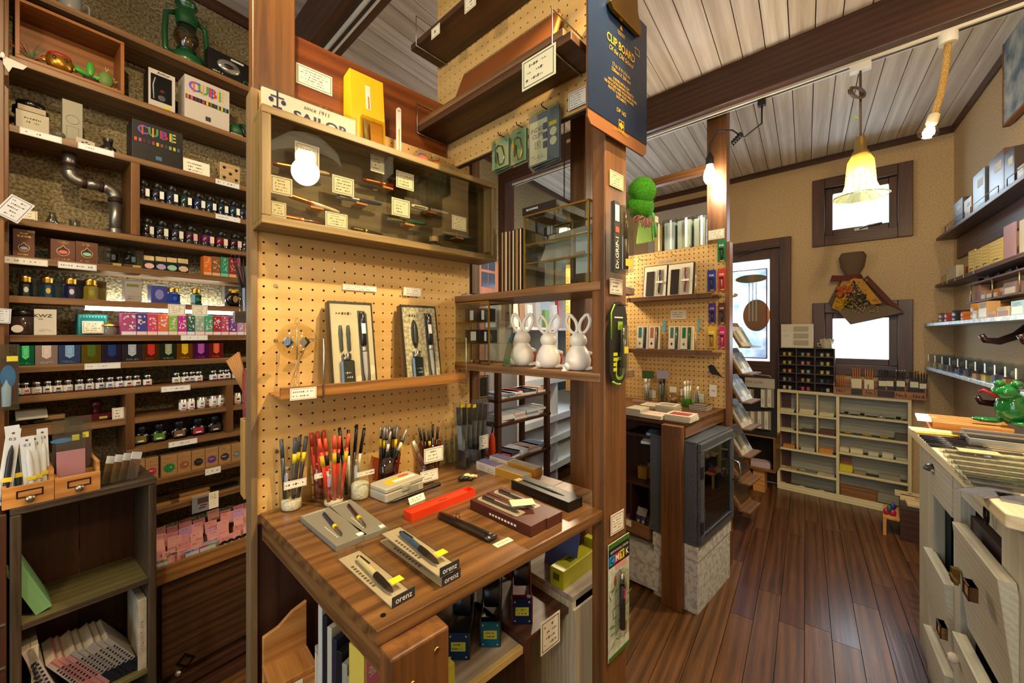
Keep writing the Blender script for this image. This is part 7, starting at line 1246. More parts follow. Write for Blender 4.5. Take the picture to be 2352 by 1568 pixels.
# metal cabinet and boxes right of the far table
pM=px(1602,1000,1.72);MC=Fr(pM.x,pM.y,E1);HAM=rough_mat('#33373c','#575c62',260,.7,.35,.002);mc=thing('metal_cabinet','hammered grey steel cabinet with glass door beside the far table','cabinet',MC.P(0,0,0),MC.rz);m0=MC.Z(1602,1257);m1=MC.Z(1602,1017);ML=MC.S(1680);md=.22
MB().box(0,ML,.004,md,m0,m0+.012).box(0,ML,.004,md,m1-.012,m1).box(0,.012,.004,md,m0+.012,m1-.012).box(ML-.012,ML,.004,md,m0+.012,m1-.012).box(.012,ML-.012,md-.01,md,m0+.012,m1-.012).obj('shell',HAM,mc,.003)
fw=.045;DMET=mt('#4a4c50',.25,.8)
for a in((.006,ML-.006,m0+.006,m0+fw),(.006,ML-.006,m1-fw,m1-.006),(.006,fw,m0+fw,m1-fw),(ML-fw,ML-.006,m0+fw,m1-fw)):MB().box(a[0],a[1],-.014,.003,a[2],a[3]).obj('door_frame',HAM,mc,.003)
for a in((fw,ML-fw,m0+fw-.004,m0+fw),(fw,ML-fw,m1-fw,m1-fw+.004)):MB().box(a[0],a[1],-.017,-.013,a[2],a[3]).obj('chrome_trim',mt('#b8bcc4',.15,1.),mc)
MB().box(fw,ML-fw,-.006,-.004,m0+fw,m1-fw).obj('pane',film('#c9d0d0',.3,.02),mc);MB().tube([(ML-.03,-.014,m0+.2),(ML-.03,-.045,m0+.21),(ML-.03,-.05,m0+.25),(ML-.03,-.045,m0+.29),(ML-.03,-.014,m0+.3)],.005,8).obj('handle',mt('#c0c0c0',.15,1.),mc)
for z in(m0+.06,m0+.3):MB().box(.0,.02,-.02,-.012,z,z+.05).obj('hinge',DMET,mc)
MB().box(.015,ML-.015,.02,md-.02,m0+.21,m0+.215).obj('glass_shelf',film('#d8e0e0',.3),mc)
for i,(x,z,c,nm)in enumerate(((.12,.216,'#8a3a5a','pink patterned'),(.2,.216,'#a8806a','tan'),(.15,.013,'#4a2a2c','dark red'),(.24,.013,'#9a9488','pale'))):t=MB().lathe([(.028,0),(.034,.01),(.034,.05),(.02,.07),(.018,.085)],14).obj('small_vase',mt(c,.3));t.location=MC.P(x,-.09,m0+z);tag(t,'%s small vase inside the steel cabinet'%nm,'vase','vases in the steel cabinet')
CART=rough_mat('#a3a29c','#c2c0b8',45,0,.8,.001,(.44,.5))
def print_box(f,s0,s1,y0,y1,z0,z1,label):
 t=thing('printed_carton',label,'carton',f.P(0,0,0),f.rz);MB().box(s0,s1,y0,y1,z0,z1-.05).obj('body',CART,t,.001);MB().box(s0-.004,s1+.004,y0-.004,y1+.004,z1-.06,z1).obj('lid',CART,t,.001);return t
print_box(MC,-.0,ML*.95,.0,.2,0,m0-.004,'white carton printed with line drawings under the steel cabinet')
F2=Fr(*D.P(0,.5,0)[:2],E2);print_box(F2,F2.S(1432),F2.S(1515),-.0,.2,.02,F2.Z(1480,1262),'white printed carton under the far table behind the post')
LB=lambda u0,u1,v,o_,dd,label:None
f3=Fr(*D.P(0,.42,0)[:2],E2);zsA=f3.Z(1480,1218);zsB=f3.Z(1480,1112);a0,a1=f3.S(1425),f3.S(1530)
lr=thing('low_rack','dark low rack with open boxes under the far table','rack',f3.P(0,0,0),f3.rz);MB().box(a0,a1,0,.2,zsA-.05,zsA).obj('shelf_board',PINE['x'],lr,.001);MB().box(a0,a1,0,.2,zsB-.014,zsB).obj('shelf_board',DARKW['x'],lr,.001);MB().box(a0,a1,.19,.2,0,zsB).obj('back_board',DARKW['x'],lr);MB().box(f3.S(1447),f3.S(1451),0,.19,zsA,zsB-.014).obj('side_board',DARKW['z'],lr)
ob=thing('open_carton','open brown carton of eraser packs under the far table','carton',f3.P(f3.S(1441),.05,zsA),f3.rz-.15);KR=wood('#6b4a26','#8a6436','x',2,.8)
for a in((0,.15,0,.003,0,.06),(0,.15,.1,.103,0,.06),(0,.003,.003,.1,0,.06),(.147,.15,.003,.1,0,.06),(.003,.147,.003,.1,0,.004)):MB().box(*a).obj('wall_panel',KR,ob)
MB().box(.02,.05,-.001,0,.025,.055).obj('price_tag',PAPER,ob)
for i,(x,c)in enumerate(((.035,'#2a3a6a'),(.06,'#3a4a7a'),(.11,'#5aa0b0'))):t=thing('eraser_pack','%s hanging eraser pack standing in the open carton'%ORD[i],'eraser pack',f3.P(f3.S(1441)+x,.0,zsA+.01),f3.rz-.3,'eraser packs',-.35);MB().box(0,.03,0,.006,0,.055).obj('body',mt(c,.4),t);MB().box(0,.03,0,.001,.055,.095).obj('header_card',mt('#a8a298',.6),t);MB().prism(ell(.021,.03,.008,.008,14),-.0008,0).obj('yellow_disc',mt('#d8a81a',.6),t)
for i,(u,w2,c)in enumerate(((1462,.045,'#c8882a'),(1485,.04,'#b87a2a'))):t,w_,h_=carton(f3,u,u+24,1068 if i==0 else 1060,zsB,.05+.03*i,.05,film('#dfe4e6',.5,.05),'%s clear box of orange erasers on the low rack'%ORD[i],'clear box','eraser_box','clear eraser boxes');MB().box(-w_*.4,w_*.4,.004,.04,.004,h_*.85).obj('orange_content',mt(c,.5),t)
t=MB().box(0,.08,0,.06,0,.014).obj('note_pad',mt('#bfae84',.7));t.location=f3.P(f3.S(1490),-.02,zsB);t.rotation_euler=(0,0,f3.rz+.3);tag(t,'cream note pad on the low rack edge','note pad')
for i,(u,v,c)in enumerate(((1472,1018,'#c8d0dc'),(1484,999,'#7f9ac0'))):p=px(u,v,1.95);t=MB().box(0,.12,0,.1,0,.012).obj('blue_book',mt(c,.4));t.location=p;t.rotation_euler=(0,0,D.rz+.2);tag(t,'%s book lying on the inner shelf below the far table'%('white','blue')[i],'book')
MB().box(f3.S(1440)-.02,f3.S(1530),.02,.2,H+(HY-1022)/FPX*1.8-.014,H+(HY-1022)/FPX*1.8).obj('shelf_board',DARKW['x'],lr)
# ================================================================ BACK LEFT CORNER SEEN THROUGH THE RABBIT SHELF
qa,qb=px(1150,975,2.1),px(1262,946,2.43);dq=(qb-qa).to_2d();Lq=dq.length;dq/=Lq;Q=Fr(qa.x,qa.y,(dq.x,dq.y));zq2=qa.z
dk=thing('open_rack','dark open rack of booklets behind the near island','rack',Q.P(0,0,0),Q.rz)
for x in(-.02,Lq-.02):
 for y in(0,.2):MB().box(x,x+.028,y,y+.03,0,1.08).obj('post',DARKW['z'],dk,.002)
for z in(.53,zq2,zq2+.13):MB().box(-.02,Lq+.015,0,.23,z-.016,z).obj('shelf_board',DARKW['x'],dk,.001)
rnd=random.Random(5)
for k,(z,n)in enumerate(((.53,5),(zq2,4),(zq2+.13,6))):
 for i in range(n):
  x=.03+i*(Lq-.12)/max(n-1,1);c=('#a83a3a','#3a3a40','#cfd6e0','#b89a8a','#7a8aa8','#dfe4ea')[(i+k*2)%6]
  for j in range(2 if k!=1 else 3):t=MB().box(0,.1,0,.14,0,.012).obj('booklet',mt(c if j==1 else '#c8ccd4',.5));t.location=Q.P(x,-.02,z+j*.0125);t.rotation_euler=(0,0,Q.rz+rnd.uniform(-.15,.15));tag(t,'%s booklet of pile %s on the %s board of the dark rack'%(('lower','middle','top')[j],ORD[i],('lowest','middle','upper')[k]),'booklet','booklets on the dark rack')
wc=Fr(*LW.P(0,.32,0)[:2],D1);wx0,wx1=wc.S(1188),wc.S(1345);WH=mt('#cfd4da',.5)
wr=thing('white_rack','white display rack with slanted card shelves in the far corner','rack',wc.P(0,0,0),wc.rz);zt2=wc.Z(1250,752)
for x in(wx0,(wx0+wx1)/2,wx1-.03):MB().box(x,x+.03,.0,.3,0,zt2).obj('upright',WH,wr,.001)
MB().box(wx0,wx1,0,.3,zt2-.02,zt2).obj('top_board',WH,wr,.001);MB().box(wx0,wx1,.29,.3,0,zt2+.25).obj('back_panel',mt('#9aa0a8',.6),wr)
for i,v in enumerate((868,960,1010,1075)):
 z=wc.Z(1250,v);MB().hexa([(wx0+.03,0,z-.05),(wx1-.03,0,z-.05),(wx1-.03,.2,z+.12),(wx0+.03,.2,z+.12),(wx0+.03,0,z-.035),(wx1-.03,0,z-.035),(wx1-.03,.2,z+.135),(wx0+.03,.2,z+.135)]).obj('slanted_shelf',WH,wr);MB().box(wx0+.03,wx1-.03,-.012,0,z-.05,z+.0).obj('front_lip',WH,wr)
 for j in range(6):t=MB().box(0,.1,0,.006,0,.15).obj('greeting_card',mt(('#dfe3ea','#c9b8bc','#e4e0d8','#b8c4d8')[(i+j)%4],.6));t.location=wc.P(wx0+.05+j*(wx1-wx0-.2)/5,-.012,z-.03);t.rotation_euler=(-.85,0,wc.rz);tag(t,'%s card on tier %s of the white rack'%(ORD[j],('one','two','three','four')[i]),'greeting card','greeting cards on the white rack');panel(t,.02,.08,.03,.1,mt(('#b8808a','#8a9ab8','#9aa88a')[j%3],.6),'picture_print')
for i,(x,h_,c)in enumerate(((.1,.2,'#c8c4bc'),(.2,.26,'#8a6a4a'),(.32,.18,'#d8dce0'),(.45,.22,'#a8acb0'),(.6,.15,'#6a9a3a'),(.75,.2,'#dfe2e6'),(.85,.24,'#b0402e'))):t=MB().box(0,.07,0,.03,0,h_).obj('display_carton',mt(c,.5));t.location=wc.P(wx0+x*.9,-.1,zt2);t.rotation_euler=(-.06,0,wc.rz);tag(t,'%s carton standing along the white rack top'%ORD[i],'carton','cartons on the white rack')
ed_=thing('door_2','pinkish door with small dark panes in the far left wall','door',LW.P(0,0,0),LW.rz);ed_['kind']='structure';x0,x1=LW.S(1092),LW.S(1140);MB().box(x0,x1,-.02,-.001,0,LW.Z(1115,600)).obj('door_leaf',wood('#8a5a48','#a8786a','z'),ed_)
for i in range(2):
 for j in range(3):a=x0+.04+i*(x1-x0-.08)/2;z=LW.Z(1115,660)+j*.13;MB().box(a+.005,a+(x1-x0-.08)/2-.005,-.024,-.02,z,z+.11).obj('pane',mt('#3a4660',.15),ed_)
gm_=thing('mesh_panel','dark wire mesh panel with cards behind the pegboard','mesh panel',px(1078,930,1.7),Q.rz);b=MB()
for i in range(13):b.box(i*.01,i*.01+.0015,0,.0015,0,.12)
for i in range(13):b.box(0,.12,-.0015,0,i*.01,i*.01+.0015)
b.obj('wire_grid',DARKMET,gm_);MB().box(.0,.12,.004,.006,0,.12).obj('card_sheet',mt('#a89a88',.7),gm_);MB().box(.03,.11,.002,.0035,.03,.11).obj('dark_card',mt('#3c3f46',.6),gm_)
pq=thing('umbrella_bag','orange red folded bag hanging behind the ruler packs','bag',px(1130,1050,1.45),B.rz);MB().lathe([(.008,0),(.016,.02),(.013,.07),(.004,.09)],12,None,True,True,1,.6).obj('fabric',mt('#b83a12',.4),pq);MB().tube([(0,0,.09),(.004,0,.11),(-.006,0,.12)],.003,6).obj('loop',BLACK,pq)
# ================================================================ LEFT FOREGROUND
rn=random.Random(21)
def drawer(u0,u1,label):
 a0,a1=G.S(u0,.004),G.S(u1,.004);w_=a1-a0;h_=G.Z(u0,1118,.004)-gt if u0<20 else .05;h_=.05;t=thing('card_catalog_box',label,'desk box',G.P(a0,.004,gt+.0005),G.rz)
 MB().box(0,w_,0,.01,0,h_).obj('front',HONEY['x'],t,.001);MB().box(0,.007,.01,.14,0,h_+.0).obj('side',HONEY['y'],t);MB().box(w_-.007,w_,.01,.14,0,h_+.025).obj('side',HONEY['y'],t);MB().box(.007,w_-.007,.133,.14,0,h_+.03).obj('back',HONEY['x'],t);MB().box(.007,w_-.007,.01,.133,0,.005).obj('bottom',HONEY['x'],t);MB().box(.007,w_-.007,.06,.065,.005,h_).obj('divider',HONEY['x'],t)
 frame_lines(t,w_*.26,w_*.78,h_*.42,h_*.78,.0025,DARKMET,-.0015,'label_holder');MB().ball((w_*.52,-.008,h_*.36),.009,.008,.009).obj('knob',mt('#b0a890',.25,.9),t);return t,w_,h_
d1_,w1,h1=drawer(4,125,'honey wood card drawer holding white-bagged pens');d2_,w2,h2=drawer(126,231,'honey wood card drawer holding a pink pad')
for i,(u0,u1,vt,o_,ln_,lab_,c)in enumerate(((-12,24,985,-.03,.16,'0.5','#24262c'),(27,62,975,-.045,.0,'0.5','#2e3a42'),(58,92,1000,-.03,.0,'0.3','#d0d4d4'),(74,104,998,-.038,.02,'0.3','#c8cccc'),(90,116,983,-.045,.04,'0.3','#d4d6d4'))):
 a0,a1=G.S(u0,o_),G.S(u1,o_);h_=G.Z(u1,vt,o_)-gt-.006;w_=a1-a0;t=thing('bagged_pen','%s white-bagged pen marked %s in the honey drawer'%(ORD[i],lab_),'pen',G.P(a0,o_,gt+.006),G.rz,'white-bagged pens');t.rotation_euler=(-.12,ln_-.06,G.rz)
 MB().box(0,w_,0,.0015,0,h_).obj('white_bag',mt('#d4dae0',.35),t);MB().lathe([(.001,h_*.78),(.0045,h_*.7),(.0055,h_*.6),(.0055,h_*.05)][::-1],10,T(w_*.52,-.004,0)).obj('pen',mt(c,.3),t);text(lab_,.0095,BLACK,t,(w_*.5,-.0008,h_*.86));MB().box(w_*.15,w_*.85,-.0105,-.0098,h_*.3,h_*.36).obj('yellow_sticker',mt('#d8c030',.6),t);MB().prism(ell(w_*.5,h_*.94,.0025,.0025,8),-.0008,0).obj('hang_hole',mt('#5a3a24',.6),t)
a0,a1=G.S(131,-.02),G.S(197,-.02);t=thing('pink_pad','pink note pad in a clear bag in the honey drawer','pad',G.P(a0,-.02,gt+.006),G.rz,tilt=-.1);h_=G.Z(164,1008,-.02)-gt;MB().box(0,a1-a0,0,.01,0,h_*.74).obj('pad',mt('#d08a92',.6),t);MB().box(-.001,a1-a0+.001,-.001,.011,0,h_).obj('clear_bag',film('#e8eef0',.35,.06),t)
for i,(u0,u1,vt,c)in enumerate(((122,190,968,'#4a3030'),(150,211,965,'#5a3434'))):a0,a1=G.S(u0,-.05-.01*i),G.S(u1,-.05-.01*i);t=thing('bottle_pack','%s bagged ink bottle kit behind the pink pad'%ORD[i],'bagged kit',G.P(a0,-.05-.01*i,gt+.006),G.rz,'bagged bottle kits',-.08);h_=G.Z(160,vt,-.05)-gt;MB().box(0,a1-a0,0,.004,0,h_*.78).obj('card',mt(c,.5),t);MB().box(-.001,a1-a0+.001,-.001,.005,0,h_).obj('clear_bag',film('#dde6ea',.35,.06),t);MB().prism(ell((a1-a0)*.3,h_*.7,.02,.006,12),-.0016,0).obj('blue_logo',mt('#2a80b8',.5),t);MB().box((a1-a0)*.65,(a1-a0)*.9,-.0022,-.001,h_*.68,h_*.76).obj('yellow_sticker',mt('#d8c83a',.6),t)
a0,a1=G.S(226,-.01),G.S(312,-.01);t=thing('acrylic_bin','clear acrylic bin of white and tan packets on the crate','acrylic bin',G.P(a0,-.01,gt+.0005),G.rz);MB().box(0,a1-a0,0,.0015,0,.04).box(0,a1-a0,.08,.0815,0,.06).box(0,.0015,.0015,.08,0,.05).box(a1-a0-.0015,a1-a0,.0015,.08,0,.05).obj('clear_bin',ACRY,t)
for i in range(4):q=thing('refill_packet','%s tan refill packet with white top in the acrylic bin'%ORD[i],'packet',G.P(a0+.008+i*.017,-.03,gt+.004),G.rz+.9,'refill packets');q.rotation_euler=(-.1,.32,G.rz+.6);MB().box(0,.03,0,.002,0,.055).obj('tan_body',mt('#6b5236',.5),q);MB().box(0,.03,0,.002,.055,.075).obj('white_top',mt('#d6dce4',.5),q)
SPF=Fr(*A.P(0,.065,0)[:2],D1)
t=thing('bottle_kit','bagged kit with a squeeze bottle hanging at the picture edge','bagged kit',SPF.P(SPF.S(2),.004,SPF.Z(20,940)),A.rz);w_=SPF.S(42)-SPF.S(2);h_=SPF.Z(20,790)-SPF.Z(20,940);MB().box(0,w_,0,.002,.02,h_*.8).obj('card',mt('#4a2c28',.5),t);MB().prism(ell(w_*.4,h_*.5,w_*.45,h_*.18,16),-.001,0).obj('blue_print',mt('#2a7ab0',.5),t);MB().lathe([(.008,.01),(.009,.06),(.004,.07),(.001,.08)],10,T(w_*.3,-.008,0)).obj('squeeze_bottle',mt('#a8bcc8',.3),t);MB().box(-.001,w_+.001,-.018,.003,0,h_).obj('clear_bag',film('#e0e8ea',.35,.06),t);MB().box(w_*.3,w_*.95,-.0192,-.018,h_*.74,h_*.82).obj('yellow_sticker',mt('#d8c83a',.6),t)
t=thing('paper_butterfly','white paper butterfly pinned on the side post','butterfly',SPF.P(SPF.S(6),.004,SPF.Z(10,130)),A.rz);WP=mt('#cfc8c0',.7);k=.0013
for sg_ in(-1,1):MB().prism([(0,0),(sg_*34*k,6*k),(sg_*30*k,-6*k),(sg_*16*k,-12*k),(sg_*14*k,-26*k),(sg_*4*k,-16*k)][::-sg_],-.001,.0,'xz',Ry(.2)@Rz(.35*sg_)).obj('wing',WP,t)
MB().ball((0,-.002,0),.004,.003,.008).obj('body',WP,t)
for u0,v0,u1,v1,nm,rl in((-20,445,44,500,'ringed white tag hanging at the side post, tilted',.5),(-18,708,24,742,'white card stuck on the side post beside the ink jar',.05)):
 t=card(SPF,u0,v0,u1,v1,.006,nm,'#5a5a70',5,0,rl,'tag','paper_tag','#cfd0d0')
t=MB().box(0,.028,0,.1,0,.13).obj('green_box',wood('#5f8a5c','#7aa474','z',.5));t.location=G.P(G.S(84),-.02,gzA+.0005);t.rotation_euler=(0,-.36,G.rz);tag(t,'pale green box leaning inside the book crate','box')
BK=[(50,'#b8b09a',.0,14),(62,'#7a6040',-.1,14),(75,'#6e5638',-.2,12),(90,'#b8a8a4',-.28,17),(103,'#a89c9a',-.3,17),(124,'#9a8c84',-.52,16),(141,'#a86a68',-.55,15),(155,'#a86e6a',-.56,15),(169,'#a87470',-.56,15)]+[(183+13*i,'#8f8880',-.56,13)for i in range(6)]
for i,(u,c,ln_,wp)in enumerate(BK):
 a=G.S(u+75 if ln_<-.4 else u+22+(40*-ln_),-.02);hb=.185-.004*(i%3);th_=.0115;t=thing('book','%s book from the crate side on the lower crate shelf'%ORD[i],'book',G.P(a,-.02,gzB+.0005+(.0 if ln_>-.05 else .002)),G.rz,'Japanese paperbacks in the crate');t.rotation_euler=(0,ln_,G.rz);kk=.8 if ln_<-.4 else 1
 MB().box(0,th_,0,.12,0,hb*kk).obj('cover',mt(c,.6),t);MB().box(.001,th_-.001,.002,.118,hb*kk-.0005,hb*kk+.0004).obj('page_block',mt('#a89c86',.8),t);scribble_=MB()
 for k in range(8):scribble_.box(th_*.3,th_*.7,-.0006,0,hb*kk*(.3+.065*k),hb*kk*(.335+.065*k))
 scribble_.obj('title_print',mt('#1a1a24',.7),t)
 if i>=9:MB().box(-.0004,th_+.0004,-.0008,.06,0,hb*.22).obj('navy_foot',mt('#10141f',.5),t)
 if i==5:MB().box(-.0004,th_+.0004,-.0008,.06,0,hb*.2).obj('orange_foot',mt('#c8801a',.6),t)
t=thing('book','tall upright picture book against the crate side wall','book',G.P(G.S(318,-.01),-.01,gzB+.0005),G.rz);MB().box(0,.018,0,.14,0,G.Z(325,1378,-.01)-gzB).obj('cover',rough_mat('#a89a80','#c8bda4',30,0,.6),t,.001);scribble(t,.005,.013,.05,.14,12,-.0007)
# pink cards and leads in the tray
for r_ in range(5):
 for i in range(8):
  a=t0+.02+(t1-t0-.05)*(i+rn.uniform(.1,.9))/9.2 if False else TR.S(352+(590-352)*(i+.5+rn.uniform(-.2,.2))/8,-(.02+.03*r_));z=TRZ[0]+.026+.014*r_+rn.uniform(-.009,.012);k=rn.choice(('#d08a88','#d3918c','#cf8486','#d89a92'))if rn.random()>.1 else '#b88ab8'
  t=MB().box(-.019,.019,0,.0006,0,.042).obj('index_card',mt(k,.8));t.location=TR.P(a,-(.018+.03*r_),z);t.rotation_euler=(-.18+rn.uniform(-.1,.1),rn.uniform(-.08,.08),A.rz+rn.uniform(-.12,.12));tag(t,'pink index card %s in tray row %s counted from the front'%(ORD[i],('one','two','three','four','five')[r_]),'index card','pink index cards in the refill tray');scribble(t,-.013,.013,.031,.038,1,-.0004,mt('#7a3a44',.8))
for i,u in enumerate((367,374,437,448,470,485,515,530,548,562,572,500,405,420)):
 blk=i in(6,7,8,9,10);a=TR.S(u,-.006);t=thing('lead_pack','%s %s pack at the tray front'%(ORD[i],'black tape' if blk else 'grey lead'),'lead pack',TR.P(a,-.006-(.03 if i>10 else 0),tz1-.022),A.rz+rn.uniform(-.2,.2),'lead and tape packs in the tray');t.rotation_euler=(-.1,rn.uniform(-.1,.1),A.rz)
 if blk:MB().lathe([(.012,0),(.014,.003),(.014,.01),(.012,.013)],14,T(0,0,.016)@Rx(math.pi/2)).obj('black_case',mt('#15151a',.3),t);MB().prism(ell(0,.016,.006,.006,12),-.0142,-.0128).obj('white_disc',INKW,t)
 else:MB().box(-.012,.012,0,.008,0,.036).obj('case',mt('#b9bcc0',.5),t);panel(t,-.012,.012,.03,.036,mt(('#a83a44','#6a9a3a','#4a6ab0','#c06aa8')[i%4],.5),'colour_strip');text(('0.3','0.5')[i%2],.008,INKL,t,(0,-.0012,.016))
 # things behind the pegboard edge
IB=Fr(*B.P(-.02,-.06,0)[:2],D1)
t=thing('pale_wood_box','pale pine box fixed behind the pegboard edge','box',px(560,1148,1.0),B.rz);MB().box(0,.03,0,.05,0,.2).obj('body',wood('#a87f3e','#c9a25c','z'),t,.002)
t=thing('pencil_cup','red patterned cup of tan pencils behind the pegboard edge','cup',px(579,955,1.02),B.rz);MB().lathe([(.02,0),(.022,.12),(.02,.12),(.018,.004)],14,None,True,False).obj('cup',rough_mat('#5a1a18','#8a4038',200,.2,.6),t)
for i in range(6):o=thing('tan_pencil','%s tan pencil fanning from the red patterned cup'%ORD[i],'pencil',px(579,955,1.02),B.rz,'tan pencils');MB().tube([(0,.003*i,.03),(-.03-.004*i,.003*i,.165-.004*i)],.0038,6).obj('barrel',mt('#a8743a',.5),o)
t=thing('pen_tumbler','clear tumbler of cased pens behind the pegboard edge','tumbler',px(569,715,1.05),B.rz);MB().lathe([(.018,0),(.02,.06)],14,None,True,False).obj('glass',film('#dfe8ec',.45,.05),t);MB().box(-.03,.02,-.015,.02,-.03,-.002).obj('wood_holder',wood('#3a342e','#5a5248','x'),t)
for i in range(5):o=thing('cased_pen','%s clear-cased pen leaning in the tumbler'%ORD[i],'pen',px(569,715,1.05),B.rz,'clear-cased pens');M_=Ry(-.22+.06*i);MB().box(-.004,.004,-.004+.006*(i%2),.004+.006*(i%2),.005,.15,M_).obj('clear_case',film('#e8eef0',.5,.04),o);MB().tube([tuple(M_@Vector((0,.006*(i%2),.02))),tuple(M_@Vector((0,.006*(i%2),.12)))],.0025,6).obj('pen',mt(('#1a1a20','#b84a4a','#2a3040','#8a8a90','#c06060')[i],.4),o)
# ================================================================ LAMPS IN VIEW
a,zt=b1.hit(1743,215);BY=D.P(D.S(1637),.05,0)
bp=thing('bulb_lamp','bare white bulb on a looped black cord beside the far post','lamp',(0,0,0));P0=b1.P(a,-.065,CEIL-.2);zb_=H+(HY-400)/FPX*BY.y
MB().box(-.016,.016,-.012,.012,-.035,0,T(*P0)@Rz(E2 and b1.rz)).obj('track_adapter',mt('#1a1816',.4),bp);pm=P0.lerp(Vector((BY.x,BY.y,zb_+.2)),.55);pm.z-=.05
MB().tube([P0-Vector((0,0,.035)),P0-Vector((0,0,.12)),P0.lerp(pm,.6)-Vector((0,0,.1)),pm,pm.lerp(Vector((BY.x,BY.y,zb_+.2)),.6)+Vector((0,0,.02)),Vector((BY.x,BY.y,zb_+.16)),Vector((BY.x,BY.y,zb_+.09))],.0042,8).obj('cord',mt('#17161a',.4),bp)
b=MB()
for i in range(5):c_=P0.lerp(pm,.7+.07*i)-Vector((0,0,.07));b.tube([c_+Vector((.008*math.cos(k),.006*math.sin(k*1.3),.014*math.sin(k)))for k in[j*.8 for j in range(8)]],.004,6,closed=True)
b.obj('cord_knot',mt('#17161a',.4),bp);MB().lathe([(.019,.05),(.02,.055),(.02,.085),(.012,.1),(.006,.115)],16,T(BY.x,BY.y,zb_)).obj('socket',mt('#1c1b1a',.4),bp);MB().lathe([(.001,-.055),(.018,-.048),(.029,-.028),(.031,-.008),(.026,.016),(.017,.038),(.015,.05)],18,T(BY.x,BY.y,zb_)).obj('bulb',mt('#fffaf0',.4,0,0,30.),bp)
# glass bell pendant
a2,_=b1.hit(1975,130);Pp=b1.P(a2,-.062,CEIL-.2);zs_=H+(HY-452)/FPX*Pp.y;gl=thing('bell_pendant','fluted amber green glass bell pendant before the upper window','lamp',(Pp.x,Pp.y,zs_));hg=H+(HY-355)/FPX*Pp.y-zs_;r=49/FPX*Pp.y
MB().box(-.035,.035,-.015,.015,-.03,0,T(0,0,CEIL-.2-zs_)@Rz(b1.rz)).obj('track_adapter',mt('#dedbd2',.4),gl);MB().tube([(0,0,hg+.06),(0,0,CEIL-.23-zs_)],.0045,8).obj('cord',mt('#4a3a30',.5),gl)
zk=H+(HY-212)/FPX*Pp.y-zs_
for i in range(3):MB().tube([(-.022+.026*math.cos(k)-.004*i,.01*math.sin(k)-.012*i,zk-.008*i+.028*math.sin(k))for k in[j*math.pi/8 for j in range(16)]],.005,8,closed=True).obj('cord_loop',mt('#4a3a30',.5),gl)
for x,z,l in((-.06,zk+.02,.03),(-.035,zk-.1,.03)):MB().prism([(x,z),(x+l*.5,z-.002),(x+l,z-.012),(x+l*.5,z-.011)],-.0005,.0005).obj('leaf',mt('#8ab81e',.5),gl)
MB().lathe([(.016,hg+.075),(.02,hg+.05),(.022,hg+.02),(.03,hg+.006),(.03,hg-.012)],20).obj('socket_cup',mt('#8a7448',.35,.8),gl)
b=MB();n=32;prof=[(.03,hg),(.042,hg*.85),(.047,hg*.55),(.05,hg*.3),(.06,hg*.14),(r*.98,.004),(r,0)];v=[];f=[]
for rr,z in prof:
 for i in range(n):q=1+.05*math.cos(i*math.pi*.5)*(1 if z<hg*.9 else 0);v.append((rr*q*math.cos(2*math.pi*i/n),rr*q*math.sin(2*math.pi*i/n),z))
for k in range(len(prof)-1):
 for i in range(n):j=(i+1)%n;f.append((k*n+i,k*n+j,k*n+n+j,k*n+n+i))
b.add(v,f,None,True);gmat=bpy.data.materials.new('amber_glass_shade');gmat.use_nodes=True;N=gmat.node_tree.nodes;N.clear();o_=N.new('ShaderNodeOutputMaterial');tr_=N.new('ShaderNodeBsdfTransparent');tl_=N.new('ShaderNodeBsdfTranslucent');mx=N.new('ShaderNodeMixShader');tr_.inputs[0].default_value=lin('#cfcf9a');tl_.inputs[0].default_value=lin('#e8c060');mx.inputs[0].default_value=.45
gmat.node_tree.links.new(tr_.outputs[0],mx.inputs[1]);gmat.node_tree.links.new(tl_.outputs[0],mx.inputs[2]);gmat.node_tree.links.new(mx.outputs[0],o_.inputs[0]);b.obj('glass_shade',gmat,gl)
b=MB()
for i in range(16):an=2*math.pi*i/16;b.tube([(rr*1.01*math.cos(an),rr*1.01*math.sin(an),z)for rr,z in prof[2:]],.0013,4)
b.obj('glass_flutes',mt('#4a4a22',.2),gl);MB().tube([(r*math.cos(k),r*math.sin(k),0)for k in[j*math.pi/16 for j in range(32)]],.0018,6,closed=True).obj('rim',mt('#3a4a3a',.2),gl);MB().ball((0,0,hg*.5),.026,.026,.035).obj('bulb',mt('#ffe2a0',.5,0,0,22.),gl)
# rope spot lamp
a3,_=b1.hit(2182,60);Pr=b1.P(a3,-.062,CEIL-.2);Pe=px(2128,318,Pr.y+.02);rp=thing('rope_lamp','spot bulb at the end of a jute rope hanging from the track','lamp',(0,0,0));MB().lathe([(.026,-.04),(.028,-.035),(.028,0)],18,T(*Pr)).obj('ceiling_cup',mt('#d8d6d0',.4),rp)
d_=Vector((-.05,0,-1)).normalized();p1=Pr-Vector((0,0,.04));p3=Pe+Vector((.03,0,.09));p2=p1.lerp(p3,.55)+Vector((.02,0,0));MB().tube([tuple((1-t)**2*p1+2*t*(1-t)*p2+t*t*p3)for t in[i/12 for i in range(13)]],.011,10).obj('jute_rope',rough_mat('#8a6a34','#c9a460',300,1.,.9),rp)
ax=(Pe-p3).normalized();Mq=T(*p3)@ax.to_track_quat('Z','Y').to_matrix().to_4x4();MB().lathe([(.012,-.004),(.018,0),(.018,.034),(.015,.038)],16,Mq).obj('socket',mt('#d0c8b0',.4),rp);MB().lathe([(.014,.038),(.018,.048),(.03,.07),(.031,.078)],18,Mq,True,False).obj('reflector',film('#ffe9bc',.8,.05),rp);MB().ball((0,0,.06),.016,.016,.014,12,8,Mq).obj('bulb',mt('#ffe6b8',.5,0,0,40.),rp)
